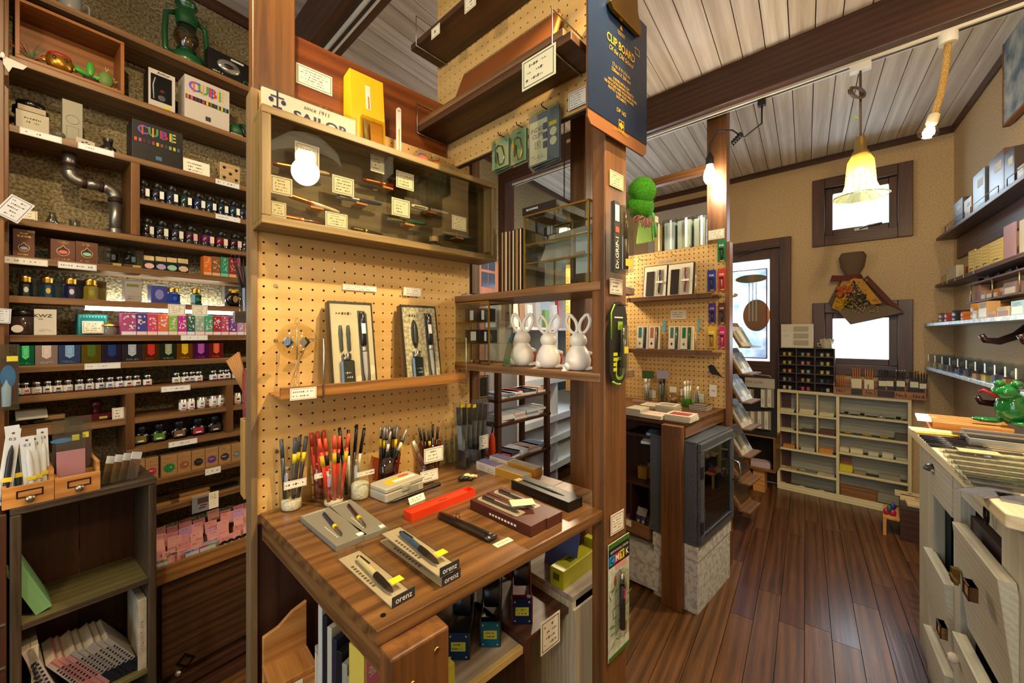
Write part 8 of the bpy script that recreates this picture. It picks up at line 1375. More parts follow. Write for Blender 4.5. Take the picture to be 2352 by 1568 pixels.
LAMPS={'bulb':Vector((BY.x,BY.y,zb_)),'bell':Vector((Pp.x,Pp.y,zs_+hg*.4)),'rope':p3+ax*.085,'ropedir':ax}
# ================================================================ BACK WALL AND RIGHT SIDE GOODS
zt=CUB[1]
def wu_item(u0,u1,vt,z,c,label,cat,name,group=None,inset=.03,dep=.05,m_=None,**k):return carton(WU,u0,u1,vt,z,inset,dep,m_ or c,label,cat,name,group,**k)
Zr=lambda lst,i:lst[i]+.0016
cell=('first','second','third')
for r_,zz,cols in((0,LZ[0],(('#c8bd96',3,1790,1822),('#cfc396',4,1834,1868),('#cdc194',3,1880,1914))),(1,LZ[1],(('#bdb59a',1,1790,1822),('#3a342a',2,1838,1868),('#5a3a26',4,1880,1916))),(2,LZ[2],(('#b87a3a',2,1797,1824),('#a8a596',2,1838,1870),('#c8862e',3,1880,1912))),(3,LZ[3],(('#9a8a62',1,1789,1830),('#6a7068',1,1832,1874),('#b0a488',1,1876,1916))),(4,LZ[4],(('#3a2c22',1,1788,1828),('#2c2a26',1,1831,1873),('#3c2a26',1,1876,1914)))):
 for ci,(c,n,u0,u1)in enumerate(cols):
  for j in range(n):
   t=MB().box(0,WU.S(u1)-WU.S(u0),0,.055,0,.0085 if r_!=2 else .011).obj('eraser_card' if r_>2 else 'eraser',mt(c,.5),None,.0008);t.location=WU.P(WU.S(u0)+.002*j,-.02,zz+.0016+j*(.009 if r_!=2 else .0115));t.rotation_euler=(0,0,WU.rz+.05*(j%2));tag(t,'%s %s in the %s cell of cubby row %s'%(('lowest','second','third','top')[j],'flat packet' if r_>2 else 'eraser',cell[ci],('one','two','three','four','five')[r_]),'eraser','erasers in the cream cubby')
   if r_>2:MB().box(.01,.04,.012,.04,.0086,.009).obj('picture_print',mt('#c8bfa8',.6),t)
for i,u in enumerate((1943,1980,2024,2064)):
 t=thing('metal_sharpener','%s pocket sharpener on the right top cubby shelf'%ORD[i],'sharpener',WU.P(WU.S(u),-.03,RZl[0]+.0016),WU.rz,'pocket sharpeners');MB().box(-.02,.02,-.006,.04,0,.003).obj('card',mt('#9a9274',.7),t);MB().chbox(-.012,.012,.0,.022,.003,.019,.004).obj('body',mt('#26241f' if i!=2 else '#b0aca0',.2,.8),t)
for i,u in enumerate((1948,1991,2031)):
 t=thing('brass_car','%s yellow model sharpener car in the cubby'%ORD[i],'model car',WU.P(WU.S(u),-.035,RZl[1]+.0016),WU.rz,'yellow model cars');MB().prism([(-.022,.004),(.022,.004),(.021,.01),(.01,.012),(.004,.017),(-.01,.017),(-.016,.011),(-.022,.01)],-.008,.008).obj('body',mt('#b8901a',.25,.7),t);MB().lathe([(.004,-.009),(.004,.009)],10,T(-.012,0,.004)@Rx(math.pi/2)).lathe([(.004,-.009),(.004,.009)],10,T(.012,0,.004)@Rx(math.pi/2)).obj('wheels',BLACK,t)
for i,(u0,u1,vt,r_,c,nm)in enumerate(((2055,2088,997,1,'#4a4436','dark stacked tray beside the yellow cars'),(1929,1950,1028,2,'#c9be98','cream eraser block'),(1953,1982,1031,2,'#cfc49e','wide cream eraser block'),(1994,2018,1038,2,'#b8b49c','pale wrapped eraser'),(2026,2052,1041,2,'#c4bf9f','glossy wrapped eraser'),(2058,2086,1053,2,'#a8ad96','flat pale packet'),(1929,1958,1068,3,'#c8b820','yellow card box'),(1961,1989,1083,3,'#8f7a5a','small striped book'),(2019,2068,1092,3,'#8a8474','coiled wire eraser tray'))):
 wu_item(u0,u1,vt,RZl[r_]+.0016,c,nm+' on the right cubby shelves','eraser','desk_item')
wu_item(1931,1956,1050,RZl[3]+.0016,'#7a4a2a','tan tall box behind the yellow card box','box','desk_item',inset=.06,dep=.02)
t,w_,h_=wu_item(1929,2016,1122,LZ[4]+.0016,'#8a5c2a','long wooden pencil box in the lowest cubby','pencil box','pencil_box',m_=wood('#6b4320','#94642f','x'));frame_lines(t,-w_*.48,w_*.48,h_*.1,h_*.9,.002,DARKMET)
# dark pigeonhole of tapes
TO=WU;ph=thing('tape_pigeonhole','small dark wood pigeonhole of patterned tape rolls','pigeonhole',WU.P(0,-.01,zt),WU.rz);q0,q1=WU.S(1787,-.01),WU.S(1918,-.01);hz=WU.Z(1787,798,-.01)-zt;PHW=wood('#2c1810','#4a2c1c','x')
for i in range(6):MB().box(q0,q1,0,.06,hz*i/5-.004*(i>0)-(.0 if i else 0),hz*i/5+.004*(i<5)).obj('shelf',PHW,ph)
for i in range(4):MB().box(q0+(q1-q0-.008)*i/3,q0+(q1-q0-.008)*i/3+.008,.0,.06,.004,hz-.004).obj('divider',PHW,ph)
MB().box(q0,q1,.055,.06,.004,hz-.004).obj('back',mt('#17100c',.8),ph)
TC_=('#a8963a','#c8a81e','#7a8a7a','#a8803a','#9aa07a','#b09a84','#b0983a','#a09a4a','#b08a7a','#a86a5a','#a8a060','#b8ac60','#b0805a','#c87a2a','#b89a7a','#8a9aa0','#b8b03a','#a8a86a','#7a8a90','#5a5a5a','#9a8a4a','#a0986a','#3a6a8a','#2a2a3a','#b8b4ac','#aaa8a0','#c8486a','#c0405a','#2a2420','#b8b0a0')
for r_ in range(5):
 for i in range(6):
  k=r_*6+i;a=q0+(q1-q0)*((i//2)/3+(.1 if i%2==0 else .2))+.004;t=MB().lathe([(.0105,0),(.011,.001),(.011,.012),(.0105,.013),(.0095,.0145),(.011,.016),(.011,.024),(.0105,.025)],12).obj('tape_roll',mt(TC_[k],.6));t.location=WU.P(a+.0,-.03,zt+hz*(4-r_)/5+.0042);tag(t,'tape roll %s in pigeonhole row %s from the top'%(ORD[i],('one','two','three','four','five')[r_]),'tape','tape rolls in the pigeonhole')
t,w_,h_=carton(WU,1794,1868,744,zt+hz+.001,.02,.04,'#cfc6ac','white display box with three small shelves on the pigeonhole','box','display_box')
for i in range(3):MB().box(w_*-.1,w_*.36,-.0008,0,h_*(.1+.29*i),h_*(.32+.29*i)).obj('shelf_recess',mt('#a59c80',.6),t)
panel(t,-w_*.48,-w_*.14,h_*.02,h_*.66,mt('#d8d0bc',.6),'label_sheet');scribble(t,-w_*.46,-w_*.18,h_*.46,h_*.56,2,-.001)
mg=thing('enamel_mug','cream enamel mug holding small sticks on the pigeonhole','mug',WU.P(WU.S(1899,-.04),-.04,zt+hz+.001),WU.rz);MB().lathe([(.03,0),(.034,.004),(.035,.05),(.037,.052),(.034,.05),(.031,.006)],18,None,True,False).obj('body',mt('#cfc49a',.3),mg);MB().tube([(-.034,0,.04),(-.055,0,.036),(-.052,0,.016),(-.033,0,.012)],.004,8).obj('handle',mt('#cfc49a',.3),mg)
for i in range(8):MB().box(-.004,.004,-.003,.003,.02,.068+.003*(i%3),T(-.024+.007*i,.012*((i%3)-1),0)@Ry(-.2+.06*i)).obj('stick',mt('#b3a890',.6),mg)
# numbered crate
nc_=thing('numbered_crate','wooden crate stencilled No 1 to No 6 holding pencils','crate',WU.P(0,.012,zt+.001),WU.rz);n0,n1=WU.S(1914,.012),WU.S(2128,.012);CRW=wood('#7a4a1e','#a86e34','x');hN=.05
MB().box(n0,n1,0,.01,0,hN).obj('front',CRW,nc_,.001);MB().box(n0,n1,.1,.11,0,hN+.05).obj('back',CRW,nc_)
for i in range(6):MB().box(n0+(n1-n0-.008)*i/5,n0+(n1-n0-.008)*i/5+.008,.01,.1,0,hN+.03).obj('divider',CRW,nc_)
for i,u in enumerate((1932,None,2000,None,2070,2110)):
 if u:text('No.%d'%(i+1),.032,mt('#2a1a10',.8),nc_,(WU.S(u,.012),-.001,hN*.48),bold=.01,wx=.85)
for u0,u1,c in((1955,1981,'#2a2422'),(2015,2055,'#3a1c20')):a0,a1=WU.S(u0,.012),WU.S(u1,.012);MB().box(a0,a1,-.002,0,.004,hN-.004).obj('pencil_photo',mt(c,.5),nc_)
for i,(u,vt,c,hc,w2)in enumerate(((1932,858,'#b0603a',None,0),(1967,846,'#c88a1e','#d6cda8',12),(1996,848,'#a8905a','#d6cda8',11),(2028,850,'#3a2a40','#241c18',12),(2044,850,'#2a5a6a','#1c1a1a',10),(2069,850,'#d6d0b4','#1c1816',12),(2100,852,'#8a6a1e','#1e1a1a',12),(2120,856,'#b08a2a','#1e1a1a',10))):
 a=WU.S(u,-.02);h_=WU.Z(u,vt,-.02)-zt;nm=('orange','golden','brass','violet','teal','white','purple gold','amber')[i]
 if hc:t,w_,hh=carton(WU,u-w2,u+w2,vt+24,zt+.02,.012,.04,hc,'%s pencil holder box in the numbered crate'%nm,'pencil holder','pencil_holder');panel(t,-w_*.4,w_*.4,hh*.6,hh*.98,mt('#d6cfb0',.7),'price_card')
 for j in range(4):t=thing('pencil','%s %s-ended pencil in the numbered crate'%(ORD[j],nm),'pencil',WU.P(a-.012+.008*j,-.03,zt+.012),WU.rz,'pencils in the numbered crate');MB().tube([(0,0,0),(-.008+.005*j,0,h_-.02)],.0036,6).obj('shaft',mt('#b8702e' if i<3 else '#2a2224',.5),t);MB().tube([(-.008+.005*j,0,h_-.02),(-.009+.0055*j,0,h_-.012)],.0042,6).obj('ferrule',mt(c,.3,.7),t)
 # dried bouquet
bq=thing('dried_bouquet','dried flower bouquet wrapped in brown and yellow paper hanging upside down','bouquet',K.P(K.S(1958,.07),.07,K.Z(1958,745,.07)),K.rz);hB=K.Z(1958,580,.07)-K.Z(1958,745,.07);k=hB;BRP=mt('#5a4636',.85);YEL=mt('#b87e14',.8)
def sheet(pts,y0,m_,nm,th_=.003):MB().prism([(x*k,z*k)for x,z in pts],y0,y0+th_).obj(nm,m_,bq)
sheet([(-.02,.0),(.52,.14),(.1,.66),(-.12,.66),(-.26,.34)],.01,BRP,'back_paper');sheet([(-.22,.24),(-.12,.18),(-.04,.5),(.02,.62),(-.1,.64)],-.028,YEL,'yellow_paper');sheet([(.2,.26),(.3,.28),(.1,.62),(.0,.64)],-.03,YEL,'yellow_paper');sheet([(-.02,0),(.5,.15),(.44,.26),(.05,.2),(-.18,.26),(-.24,.32)],-.022,mt('#6a5a48',.85),'front_flap')
sheet([(.12,.62),(.36,.26),(.5,.16),(.4,.3),(.16,.66)],-.04,mt('#5a2a1c',.8),'side_fold');MB().lathe([(.05*k,.62*k),(.07*k,.68*k),(.13*k,.8*k),(.15*k,.94*k),(.12*k,1.0*k)],14,None,True,False,1,.5).obj('gathered_top',BRP,bq);MB().lathe([(.07*k,.63*k),(.085*k,.66*k),(.07*k,.69*k)],14,None,True,False,1.3,.6).obj('ribbon',mt('#5a1c18',.8),bq);MB().prism([(-.24*k,.62*k),(-.02*k,.6*k),(-.02*k,.68*k),(-.22*k,.7*k)],-.03,-.022).obj('ribbon_tail',mt('#5a1c18',.8),bq)
rb_=random.Random(4);
for nm,c,n_,x0_,x1_,z0_,z1_,rr in(('orange_bloom','#a8501a',14,-.16,.0,.38,.52,.016),('white_sprig','#a89474',70,-.1,.16,.4,.6,.005),('yellow_sprig','#a88a1c',50,-.18,0,.22,.36,.006),('tan_thistle','#9a8058',60,0,.26,.16,.34,.006),('dark_leaf','#3a3a1c',16,-.12,.14,.28,.42,.01)):
 b=MB()
 for _ in range(n_):b.ball((rb_.uniform(x0_,x1_)*k,-.034+rb_.uniform(-.012,.012),rb_.uniform(z0_,z1_)*k),rr,rr*.8,rr*rb_.uniform(.6,1.4),6,4)
 o=b.obj(nm,mt(c,.8),bq);o['kind']='stuff'
 # ---- right wall shelves
def rshelf(u0,v0,u1,v1,o_,label,mat,name='wall_shelf',th_=.018,s1=1.6,s0=None):
 f=Fr(*R.P(0,o_,0)[:2],R.d);z=f.Z(u1,v1);a0=f.S(u0)if s0 is None else s0;t=thing(name,label,'shelf',f.P(0,0,0),f.rz);MB().box(a0,s1,0,o_-.001,z-th_,z).obj('shelf_board',mat,t,.0015);return t,f,z
W5=rough_mat('#8fa0ac','#c4ced6',30,.1,.5)
r1,F1,z1_=rshelf(2150,540,2352,399,.095,'top brown wall shelf with wire rails and dark folders',wood('#3a2418','#5e4030','x'));r2,F2_,z2_=rshelf(2148,646,2352,577,.095,'brown wall shelf with clip cards and copper tape',wood('#3a2418','#5e4030','x'))
r3,F3,z3_=rshelf(2221,648,2352,613,.07,'upper tier of the small brown post shelf',wood('#4a3020','#6a4a36','x'),th_=.008);r4,F4,z4_=rshelf(2220,690,2352,668,.07,'lower tier of the small brown post shelf',wood('#4a3020','#6a4a36','x'),th_=.008)
for u in(2226,2275,2337):a=F4.S(u);MB().tube([(a,.006,z4_),(a,.006,z3_-.008)],.0032,8).obj('brass_post',mt('#b09a78',.3,.8),r4)
r5,F5,z5_=rshelf(2123,740,2352,722,.14,'chipped white wall shelf of masking tapes and small boxes',W5);r6,F6,z6_=rshelf(2123,842,2352,902,.14,'white wall shelf of clear divided trinket bins',W5)
struct(MB().box(.12,1.6,-.012,0,z1_-.15,z1_-.02).obj('trim_5',wood('#3a2620','#573c34','x'),None,.001,R.P(0,0,0),R.rz),'brown board on the right wall under the top shelf')
for u,v,f_,zz in((2255,775,F5,z5_),(2345,752,F5,z5_),(2245,885,F6,z6_),(2340,985,F6,z6_)):
 a=f_.S(u);t=thing('curved_bracket','curved dark wood bracket under the white shelf %s'%('near the corner, upper' if(u,v)==(2255,775)else 'at the picture edge, upper' if u==2345 else 'near the corner, lower' if u==2245 else 'above the green figure'),'bracket',f_.P(a,0,zz-.018),f_.rz,'curved brackets');MB().tube([(0,.138,-.02),(0,.1,-.06),(0,.05,-.085),(0,.01,-.08),(0,-.002,-.055)],.02,10,T(0,0,0),.011).obj('bracket_arm',mt('#2a1210',.25),t)
def RC(f,u0,u1,vt,z,c,lab,cat,name,grp=None,ins=.012,dep=.05):
 t,w_,h_=carton(f,u0,u1,vt,z,ins,dep,c,lab,cat,name,grp,um=(u0+u1)/2)
 if name=='small_box':panel(t,-w_*.4,w_*.4,h_*.12,h_*.6,mt(rn.choice(('#d8cdb4','#7a4a34','#c9a03a','#e0d8c8','#8a5a5a')),.5),'label_panel');scribble(t,-w_*.36,w_*.36,h_*.66,h_*.9,2,-.0007)
 if name=='album':frame_lines(t,-w_*.44,w_*.44,h_*.05,h_*.95,.002,mt('#1c1816',.4));panel(t,-w_*.1,w_*.34,h_*.6,h_*.8,mt('#cfc8b8',.6),'title_label')
 return t,w_,h_
for u0,u1,vt,c,nm in((2191,2211,461,'#4a525c','slate blue folder with white slip'),(2214,2231,456,'#b08a50','tan board behind the slate folder'),(2235,2262,395,'#5a6066','glossy grey album'),(2272,2306,355,'#5a3c3c','glossy maroon album'),(2307,2330,345,'#2a1a16','dark brown album'),(2336,2352,380,'#8a7a64','pale packet at the picture edge')):RC(F1,u0,u1,vt,z1_,mt(c,.38),nm+' on the top right shelf','album','album',None,.02,.03)
for i,(u0,u1)in enumerate(((2169,2212),(2227,2290),(2310,2352))):a0,a1=F1.S(u0),F1.S(u1);MB().tube([(a0,.004,z1_),(a0,.004,z1_+.035),(a1,.004,z1_+.035),(a1,.004,z1_)],.0016,5).obj('wire_rail',mt('#2a241e',.4,.8),r1)
for i,(u0,u1,vt,c,nm)in enumerate(((2160,2176,632,'#b8a078','flat pale pack'),(2180,2196,612,'#b8ac90','cream tin'),(2224,2239,575,'#c8a850','first patterned clip card'),(2239,2253,572,'#c8a850','second patterned clip card'),(2254,2272,563,'#caa848','third patterned clip card'),(2273,2303,551,'#cdae4e','wide patterned clip card'),(2305,2331,515,'#a8828a','lilac toy blister'),(2341,2352,505,'#b8ac98','white punched card'))):
 t,w_,h_=RC(F2_,u0,u1,vt,z2_,c,nm+' on the second right shelf','clip card','clip_card',None,.012,.006 if i>1 else .03)
 if 1<i<6:
  b=MB()
  for j in range(6):b.add([(-w_*.45,-.0005,h_*(.12+.15*j)),(w_*.45,-.0005,h_*(.04+.15*j)),(w_*.45,-.0005,h_*(.07+.15*j)),(-w_*.45,-.0005,h_*(.15+.15*j))],[(0,1,2,3)])
  b.obj('wave_print',mt('#e0d2a0',.6),t);MB().tube([(-w_*.2,-.002,.012),(-w_*.1,-.002,.02),(w_*.2,-.002,.018)],.0012,5).obj('metal_clip',DARKMET,t)
cp_=thing('copper_tin','round copper tape tins stacked on the second right shelf','tin',F2_.P(F2_.S(2208),-.035,z2_),F2_.rz);MB().lathe([(.02,0),(.021,.002),(.021,.02),(.02,.021),(.021,.022),(.021,.042),(.02,.044)],16).obj('tin',mt('#a8502a',.2,.9),cp_)
for i,u in enumerate((2166,2176,2194,2214,2237)):a=F2_.S(u);t=MB().box(-.008,.008,0,.001,-.007,.007).obj('price_slip',mt('#a89c8c',.7));t.location=F2_.P(a,.002,z2_-.01);t.rotation_euler=(0,0,F2_.rz);tag(t,'%s small price slip on the second right shelf edge'%ORD[i],'price slip','price slips on the right shelves')
for i,(u,c,nm)in enumerate(((2228,'#14281a','dark green hand stamp'),(2250,'#5a5a4e','grey punch'),(2272,'#2a3440','navy punch'),(2298,'#3a4a5e','blue stapler'),(2312,'#1c1a1a','black knob stamp'),(2332,'#8a7a68','cream punch'))):t=MB().prism([(-.018,0),(.018,0),(.018,.008),(.006,.014),(-.004,.026),(-.012,.024),(-.018,.01)],0,.02).obj('desk_tool',mt(c,.4),None,.001);t.location=F3.P(F3.S(u),-.03,z3_);t.rotation_euler=(0,0,F3.rz);tag(t,nm+' on the small post shelf','desk tool','desk tools on the post shelf')
for i,(u0,u1,vt,c,nm)in enumerate(((2236,2252,655,'#b07a5a','pink figure'),(2253,2263,668,'#a09080','grey pack'),(2264,2292,665,'#b8741e','orange carton with black bag'),(2296,2304,660,'#b8a08a','beige mini box'),(2305,2335,648,'#9a7a78','rosy picture box'))):RC(F4,u0,u1,vt,z4_,c,nm+' on the lower post shelf tier','box','small_box',None,.02,.03)
for i,(u0,u1,vt,c,nm)in enumerate(((2138,2149,730,'#b8862e','amber'),(2150,2163,719,'#6a4a2e','brown dotted'),(2164,2175,718,'#a8403a','red'),(2177,2197,713,'#2c241e','black patterned'),(2199,2215,716,'#c86a1e','orange fox'),(2217,2242,697,'#c08426','tall honey'),(2233,2243,713,'#b8ac98','clear'),(2247,2267,693,'#b08a58','kraft'),(2268,2286,715,'#a87a2a','mustard'),(2290,2318,704,'#9a8660','beige'),(2322,2352,690,'#7a98a8','pale blue map'))):
 if i<6:a=F5.S((u0+u1)/2,-.02);r=(F5.S(u1,-.02)-F5.S(u0,-.02))/2;h_=F5.Z((u0+u1)/2,vt,-.02)-z5_;t=MB().lathe([(r*.95,0),(r,.002),(r,h_*.47),(r*.95,h_*.5),(r,h_*.53),(r,h_-.002),(r*.95,h_)],14).obj('masking_tape',mt(c,.5));t.location=F5.P(a,-.02-r,z5_);tag(t,'%s masking tape stack on the chipped white shelf'%nm,'masking tape','masking tapes on the white shelf')
 else:RC(F5,u0,u1,vt,z5_,c,'%s small box on the chipped white shelf'%nm,'box','small_box',None,.02,.04)
for i in range(12):
 u=2131+14.5*i+(i*i)*.55;a=F6.S(u);h_=.085;t=thing('divider_bin','%s clear divider bin from the corner on the lower white shelf'%ORD[i],'clear bin',F6.P(a,0,z6_),F6.rz,'clear divider bins');MB().box(0,.0025,.004,.12,0,h_).obj('clear_divider',film('#e6edf2',.5,.05),t);MB().box(.0025,.06,.004,.006,0,h_*.55).obj('clear_front',film('#e6edf2',.35,.05),t);MB().box(-.004,.006,.0015,.0035,h_*.5,h_*.98).obj('white_tag',mt('#dfe6ea',.6),t)
 MB().box(.01,.045,.02,.06,.001,.02+.02*rn.random()).obj('trinket_box',mt(rn.choice(('#b8863a','#4a4a68','#a83a34','#8a7a5a','#c8a83a','#5a3a34')),.5),t);MB().ball((.025,.08,.04),.015,.012,.02,8,6).obj('trinket',mt(rn.choice(('#3a2a24','#b09a7a','#6a6a72')),.4),t)
 # ---- on the counter
zt3=TC+.0005
for i in range(6):p=gp(2112+i*5,1003+i*4.5,TC);t=thing('counter_pen','%s dark pen lying across the counter corner'%ORD[i],'pen',(p.x,p.y,zt3+.004),D.rz+.2,'pens across the counter');MB().tube([(0,0,0),(.13,0,0)],.0045,8).obj('barrel',mt(('#3a1218','#141a30','#12141c','#101210','#161616','#20242c')[i],.2),t);MB().tube([(.13,0,0),(.145,0,0)],.0045,8,None,.001).obj('tip',mt('#2a2018',.4),t)
for i in range(3):p=gp(2098+i*3,992+i*3,TC);t=MB().box(0,.14,0,.02,0,.003).obj('colour_strip',mt(('#4a9a90','#c87a5a','#c8b82a')[i],.5));t.location=(p.x,p.y,zt3+.0031*i);t.rotation_euler=(0,0,D.rz+.25);tag(t,'%s paper strip at the counter corner'%('teal','coral','yellow')[i],'paper strip')
p=gp(2136,1024,TC);t=thing('long_pen_box','flat brown pencil in clear sleeve on the counter','pencil',(p.x,p.y,zt3),D.rz+.15);MB().box(0,.2,0,.012,0,.006).obj('pencil',mt('#4a2420',.4),t);MB().box(-.005,.215,-.002,.014,0,.008).obj('clear_sleeve',film('#e4e6e6',.35,.04),t)
for i in range(7):p=gp(2162+i*9.5,1039+i*12.5,TC);t=thing('clear_strip_box','%s clear case of coloured leads across the counter'%ORD[i],'clear case',(p.x,p.y,zt3),D.rz+.12,'clear lead cases');MB().box(0,.24,0,.026,0,.017).obj('clear_case',film('#e9ecea',.5,.04),t);b=MB().box(.012,.225,.005,.02,.002,.008).obj('lead_row',rough_mat('#8a8480','#c9b48a',120,0,.6)if i<5 else mt('#3a3638',.5),t)
p=gp(2190,1050,TC);t=MB().box(0,.085,0,.05,0,.0006).obj('kraft_card',mt('#c8ac78',.8));t.location=(p.x+.02,p.y,zt3+.0185);t.rotation_euler=(0,0,D.rz+.1);tag(t,'blank kraft card lying on the clear lead cases','card')
for i,(u,v,w_,d_)in enumerate(((2262,1145,.1,.05),(2300,1150,.12,.06))):p=gp(u,v,TC);t=thing('flat_packet','%s flat clear packet at the counter front'%ORD[i],'packet',(p.x,p.y,zt3),D.rz+.9*(1-i),'flat clear packets');MB().box(0,w_,0,d_,0,.003).obj('grey_insert',mt('#a8a4ac',.4),t);MB().box(-.002,w_+.002,-.002,d_+.002,.0031,.0045).obj('clear_cover',film('#eceef0',.4,.04),t)
p=gp(2262,1028,TC);t=thing('steel_tray','brushed steel tray of sketch cases on the counter','tray',(p.x-.03,p.y+.02,zt3),D.rz);TRM=mt('#b4b0a8',.3,.9);MB().chbox(0,.28,0,.19,0,.006,.003).obj('tray_floor',TRM,t);MB().box(0,.28,0,.003,.006,.028).box(0,.003,.003,.187,.006,.028).box(0,.28,.187,.19,.006,.028).box(.277,.28,.003,.187,.006,.028).obj('tray_walls',TRM,t,.001)
for i,c in enumerate(('#8a9a84','#15161a','#6a5a48')):o=MB().box(.0,.24,0,.04,0,.012).obj('sketch_case',mt(c,.4));o.location=(p.x-.02+.03*i,p.y+.03+.05*i,zt3+.007+.0*i);o.rotation_euler=(0,0,D.rz);tag(o,'%s flat case in the steel tray'%('sage','black','brown')[i],'case','flat cases in the tray')
p=gp(2160,985,TC);di_=thing('index_box','wooden index box with white angled tags behind the counter corner','index box',(p.x+.12,p.y+.16,TC-.01),D.rz);
for i in range(8):MB().box(0,.2,0,.004,0,.045,T(0,i*-.028,0)@Rx(.55)).obj('wood_divider',HONEY['x'],di_)
MB().box(-.008,.0,-.22,.02,-.02,.006).obj('side_board',HONEY['y'],di_);MB().box(-.01,.2,-.22,.02,-.026,-.02).obj('base_board',HONEY['x'],di_)
for i in range(5):MB().box(-.01,.05,-.0006,.0006,-.004,.012,T(-.03,-.02-i*.034,.03)@Rx(-.9)).obj('white_tag',mt('#d8dee2',.6),di_)
fg=thing('frog_ornament','glossy green frog ornament with red bow at the picture edge','ornament',(px(2326,975,1.45)),D.rz);GR=mt('#0f6a2c',.12,0,0,0,1.45,1,.8)
MB().ball((0,0,.06),.045,.045,.06).ball((-.02,-.02,.12),.035,.035,.03).ball((-.035,-.03,.15),.014).ball((.005,-.03,.15),.014).obj('body',GR,fg);MB().ball((-.06,0,.01),.04,.02,.01).ball((.03,-.04,.01),.04,.02,.01).obj('feet',GR,fg);MB().tube([(-.04,-.04,.1),(-.075,-.04,.125),(-.085,-.04,.115)],.006,6).obj('red_bow',mt('#8a1218',.3),fg)
# canvas on the right wall
f_=Fr(*R.P(0,.03,0)[:2],R.d);a0=f_.S(2306);cv=thing('canvas_painting','blue grey abstract canvas in thin wood frame high on the right wall','painting',f_.P(0,0,0),f_.rz);zb_=f_.Z(2306,285);MB().box(a0,a0+.5,0,.02,zb_,zb_+.45).obj('canvas',rough_mat('#3f5a72','#b9bdb8',9,.1,.7,.001,(.35,.65)),cv);MB().box(a0-.006,a0+.5,-.002,.022,zb_-.012,zb_).box(a0-.012,a0,-.002,.022,zb_-.012,zb_+.45).obj('frame',wood('#6a3a1a','#8f5a2e','x'),cv)
# step stool with postcards beside the counter
st_=thing('step_stool','dark rustic step stool with postcards beside the counter','stool',gp(2068,1240,0),K.rz);hS_=.21
MB().box(0,.2,.0,.26,hS_-.02,hS_).obj('top_step',OLDW['x'],st_,.001);MB().box(.0,.2,0,.014,0,hS_-.02).obj('front_board',DARKW['x'],st_);MB().box(0,.014,.014,.26,0,hS_-.02).obj('leg',OLDW['z'],st_);MB().box(-.075,-.002,.02,.26,.1,.114).obj('low_step',HONEY['y'],st_,.001);MB().box(-.075,-.06,.02,.035,0,.1).box(-.075,-.06,.245,.26,0,.1).obj('leg',HONEY['z'],st_)
for i,(x,y,c,nm)in enumerate(((.0,.1,'#cfb88c','red maple'),(-.02,.17,'#c8b48a','blue sketch'),(.03,.005,'#cdb68a','navy fan'))):
 for j in range(3):t=MB().box(0,.15,0,.09,0,.004).obj('postcard',mt(c,.7));q=Matrix.Translation(st_.location)@Rz(K.rz)@Vector((x,y,hS_+.0005+.0042*j));t.location=q;t.rotation_euler=(0,0,K.rz+.1*(i-1));tag(t,'%s postcard of the %s pile on the step stool'%(('lower','middle','top')[j],nm),'postcard','postcards on the step stool')
 MB().prism([(.07+.014*math.cos(k)*(1 if n%2 else .5),.05+.012*math.sin(k)*(1 if n%2 else .5))for n,k in enumerate([j*math.pi/5 for j in range(10)])],.004,.0045,'xy').obj('ink_picture',mt(('#b8401e','#3a4a6a','#2a2f5a')[i],.7),t)
for i,(x,z,c)in enumerate(((-.06,.128,'#a8184a'),(-.03,.128,'#b01e50'),(-.045,.15,'#0f6a44'),(-.03,.165,'#3a2a7a'))):t=MB().ball((0,0,0),.016,.013,.02,10,8).obj('toy_egg',mt(c,.25));t.location=Matrix.Translation(st_.location)@Rz(K.rz)@Vector((x,.06,z+.006));tag(t,'%s egg in the heap on the low step'%('crimson','magenta','green','violet')[i],'toy egg','toy eggs')
# rotating card rack and hanging guards by the door
rk=Fr(*px(1690,900,2.5).to_2d(),E1);rs_=thing('card_rack','tall zigzag wooden card rack on black rods beside the far pegboard','card rack',rk.P(0,0,0),rk.rz)
for x in(-.04,.14):MB().tube([(x,.08,0),(x,.08,1.55)],.006,8).obj('rod',BLACK,rs_)
ZT=[H+(HY-v)/FPX*2.5 for v in(795,855,918,977,1038,1098,1160)]
for i,z in enumerate(ZT):
 MB().hexa([(-.06,-.05,z),(.16,-.05,z),(.16,-.035,z),(-.06,-.035,z),(-.06,.04,z+.15),(.16,.04,z+.15),(.16,.05,z+.15),(-.06,.05,z+.15)]).box(-.06,.16,-.1,-.035,z-.008,z).obj('slanted_tray',wood('#5a3c22','#7d5a36','x'),rs_)
 if i<5:
  for j in range(3):t=MB().box(0,.06,0,.008,0,.14).obj('card_packet',mt(('#a8a89a','#b8a888','#8aa0b0','#b0a48c')[(i+j)%4],.4));t.location=rk.P(-.05+.068*j,.055,z+.001);t.rotation_euler=(-.5,0,rk.rz);tag(t,'%s card packet on tier %s of the zigzag rack'%(ORD[j],('one','two','three','four','five')[i]),'card packet','card packets on the zigzag rack');panel(t,.012,.048,.03,.11,mt(('#6a6a60','#cfc4a8')[j%2],.5),'picture_print')
